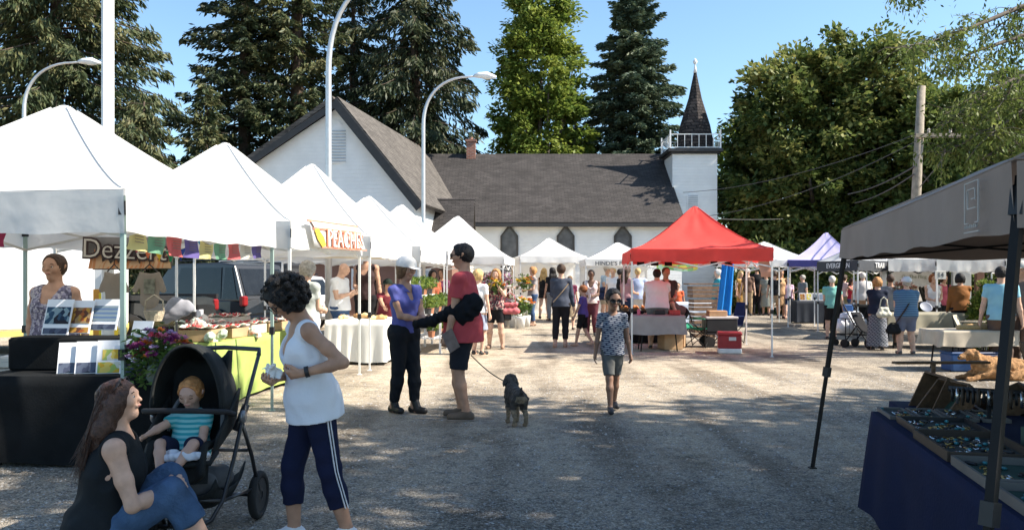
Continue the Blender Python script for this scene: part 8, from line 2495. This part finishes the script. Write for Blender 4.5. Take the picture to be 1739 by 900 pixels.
sd.build("body", mat("golden_fur", (.36, .19, .08), .9, .4, 18, bump=1.0, bscale=90), dg, .012)
b = MB(); b.ball((.03, -.635, .352), .02, 8); b.build("nose", BLACKP, dg, smooth=True)
# pushchair-like shopping trolley with white bags
tr_ = thing("shopping_trolley", "wheeled shopping trolley piled with white bags beside the patterned skirt", "trolley", (X(1446, 18.6), 18.6, 0), .2)
b = MB()
for sx in (-.28, .28):
    for sy in (-.2, .2): b.tube([(sx, sy, .12), (sx, sy, .62)], .012, 6)
for z in (.25, .62): b.tube([(-.28, -.2, z), (.28, -.2, z), (.28, .2, z), (-.28, .2, z), (-.28, -.2, z)], .011, 6)
for k in range(7): b.tube([(-.28 + .093 * k, -.2, .25), (-.28 + .093 * k, -.2, .62)], .005, 4)
b.tube([(.28, 0, .62), (.45, 0, .95)], .014, 6); b.build("frame", BLACKM, tr_)
for sx in (-.26, .26):
    for sy in (-.2, .2):
        b = MB(); b.lathe([(.04, -.02), (.07, -.02), (.07, .02), (.04, .02)], (0, 0, 0), 14, M=Matrix.Translation((sx, sy, .07)) @ Matrix.Rotation(PI / 2, 4, 'X')); b.build("wheel", RUBBER, tr_)
sd = SD(); sd.cone((-.2, 0, .45), (.2, 0, .46), .17, .18, .06); sd.cone((-.12, 0, .62), (.12, .02, .66), .14, .12, .06); sd.noise = (.012, 26, 0)
o = sd.build("white_bag", mat("plastic_white", (.70, .72, .75), .4, .05), None, .014); o.location = (X(1446, 18.6), 18.6, .0); tag(o, "bulging white plastic bag sitting in the shopping trolley", "bag")
b = MB(); b.box((0, 0, .08), (.2, .12, .16), bev=.02); o = b.build("blue_carton", mat("carton_blue", (.05, .14, .38), .5), None); o.location = (X(1440, 18.5), 18.5, .78); tag(o, "blue carton on top of the white bag", "carton")
p2 = thing("pushchair", "dark folded pushchair just left of the patterned skirt", "pushchair", (X(1464, 18.0), 18.0, 0), .6)
b = MB(); b.tube([(-.2, -.3, .1), (-.18, .1, .55), (-.17, .35, .95)], .014, 6); b.tube([(.2, -.3, .1), (.18, .1, .55), (.17, .35, .95)], .014, 6); b.tube([(-.2, .3, .1), (-.18, 0, .5)], .014, 6); b.tube([(.2, .3, .1), (.18, 0, .5)], .014, 6); b.tube([(-.17, .35, .95), (.17, .35, .95)], .014, 6); b.build("frame", BLACKM, p2)
b = MB(); b.grid(lambda u, v: (-.17 + .34 * u, -.2 + .35 * v, .36 + .42 * v * v), 6, 8); o = b.build("seat", BLKF, p2, smooth=True); o.modifiers.new("t", 'SOLIDIFY').thickness = .02
for sx in (-.2, .2):
    for sy in (-.3, .3):
        b = MB(); b.lathe([(.05, -.02), (.09, -.02), (.09, .02), (.05, .02)], (0, 0, 0), 16, M=Matrix.Translation((sx, sy, .09)) @ Matrix.Rotation(PI / 2, 4, 'Y')); b.build("wheel", RUBBER, p2)
# sign boards and hanging clothes on the right
t = thing("sign_board", "square white board with the number 14 hung under the white awning", "sign", tuple(P(1597, 467, 19.4)))
b = MB(); b.box((0, 0, 0), (.26, .02, .2), bev=.004); b.build("board", mat("sign_cream", (.62, .60, .55), .6), t)
lettering("14", .15, mat("sign_ink", (.10, .11, .12)), t, face_mtx((0, -.014, 0), (1, 0, 0), (0, 0, 1)), offset=.004)
t = thing("stall_banner", "pale cream banner with faint lettering behind the dried flowers", "banner", tuple(P(1548, 474, 20.9)))
b = MB(); b.grid(lambda u, v: ((u - .5) * 1.05, .01 * math.sin(u * 9), .19 - .38 * v), 10, 3); o = b.build("cloth", mat("sign_cream", (.62, .60, .55)), t); o.modifiers.new("t", 'SOLIDIFY').thickness = .006
lettering("On The Fling", .12, mat("olive_ink", (.22, .23, .14), .7), t, face_mtx((.05, -.03, .06), (1, 0, 0), (0, 0, 1)))
bouquet("dried_flowers", "brown spray of dried flowers on the long beige table", P(1536, 512, 18.4), .26, 34, [mat("dried_brown", (.20, .09, .06), .8), mat("dried_rust", (.28, .12, .08), .8)], leafmat("dried_leaf", (.08, .05, .03), (.14, .08, .05), (.2, .12, .07), .1, 3, 9), 33, .06, h=.30, vase=([(.05, 0), (.08, .06), (.05, .16)], mat("jar_stone", (.3, .28, .25), .7)))
for k, px in enumerate((1690, 1702, 1713)):
    t = thing("hanging_coat", ["black garment hanging nearest the leafy bush", "black garment hanging in the middle of three", "black garment hanging nearest the near tent leg"][k], "coat", tuple(P(px, 470, 17.6)), 0, "black clothes on the right rail")
    sd = SD(); sd.cone((0, 0, -.1), (0, 0, -.62), .14, .17, .03, (V3(0, 1, 0), .4), False, True)
    for sg in (-1, 1): sd.cone((sg * .1, 0, -.08), (sg * .17, 0, -.45), .05, .05, .03)
    sd.noise = (.004, 30, k); sd.build("cloth", BLKF, t, .014)
b = MB(); b.tube([P(1684, 464, 17.6), P(1724, 464, 17.6)], .015, 6); b.tube([P(1684, 464, 17.6), (P(1684, 464, 17.6).x, 17.6, 0)], .015, 6); b.tube([P(1724, 464, 17.6), (P(1724, 464, 17.6).x, 17.6, 0)], .015, 6); tag(b.build("clothes_rail", STEEL, None), "steel rail carrying the black garments", "clothes rail")
# cream director chair on the right
folding_chair("cream canvas chair between the rust brown top woman and leafy bush", 1655, 560, 17.0, fab("cream_chair", (.50, .44, .34)), .9, .35, group=None)
# round platter held at the table
b = MB(); b.lathe([(.02, 0), (.12, .01), (.13, .022), (.115, .017), (.02, .01)], (0, 0, 0), 20, M=Matrix.Rotation(.9, 4, 'X')); o = b.build("platter", mat("pale_enamel", (.12, .14, .20), .5), None, smooth=True); o.location = P(1572, 522, 17.4); tag(o, "pale round platter held beside the blue striped shirt", "platter")
table("plain small table under the second white awning, behind the bush", (X(1700, 20.2), 20.4), 0, 1.3, .6, .76, BEI, seed=16, z0=.3)
# tall brown post and pale panels behind the awnings
for k, (px, w, hh, m, lb) in enumerate([(1663, .22, 2.3, mat("brown_post_paint", (.14, .07, .045), .7), "brown painted post behind the leafy bush"), (1500, .14, 2.4, WHITE, "white square post between black canopy and first white awning"), (1632, .5, 2.0, mat("pale_panel", (.40, .42, .42), .6), "pale panel standing behind the rust brown top woman")]):
    b = MB(); b.box((0, 0, hh / 2), (w, .12, hh), bev=.01); b.box((0, 0, hh + .02), (w + .04, .16, .04)); o = b.build(["square_post", "square_post", "screen_panel"][k], m, None); o.location = (X(px, 22.6), 22.6, 0); tag(o, lb, ["post", "post", "panel"][k])
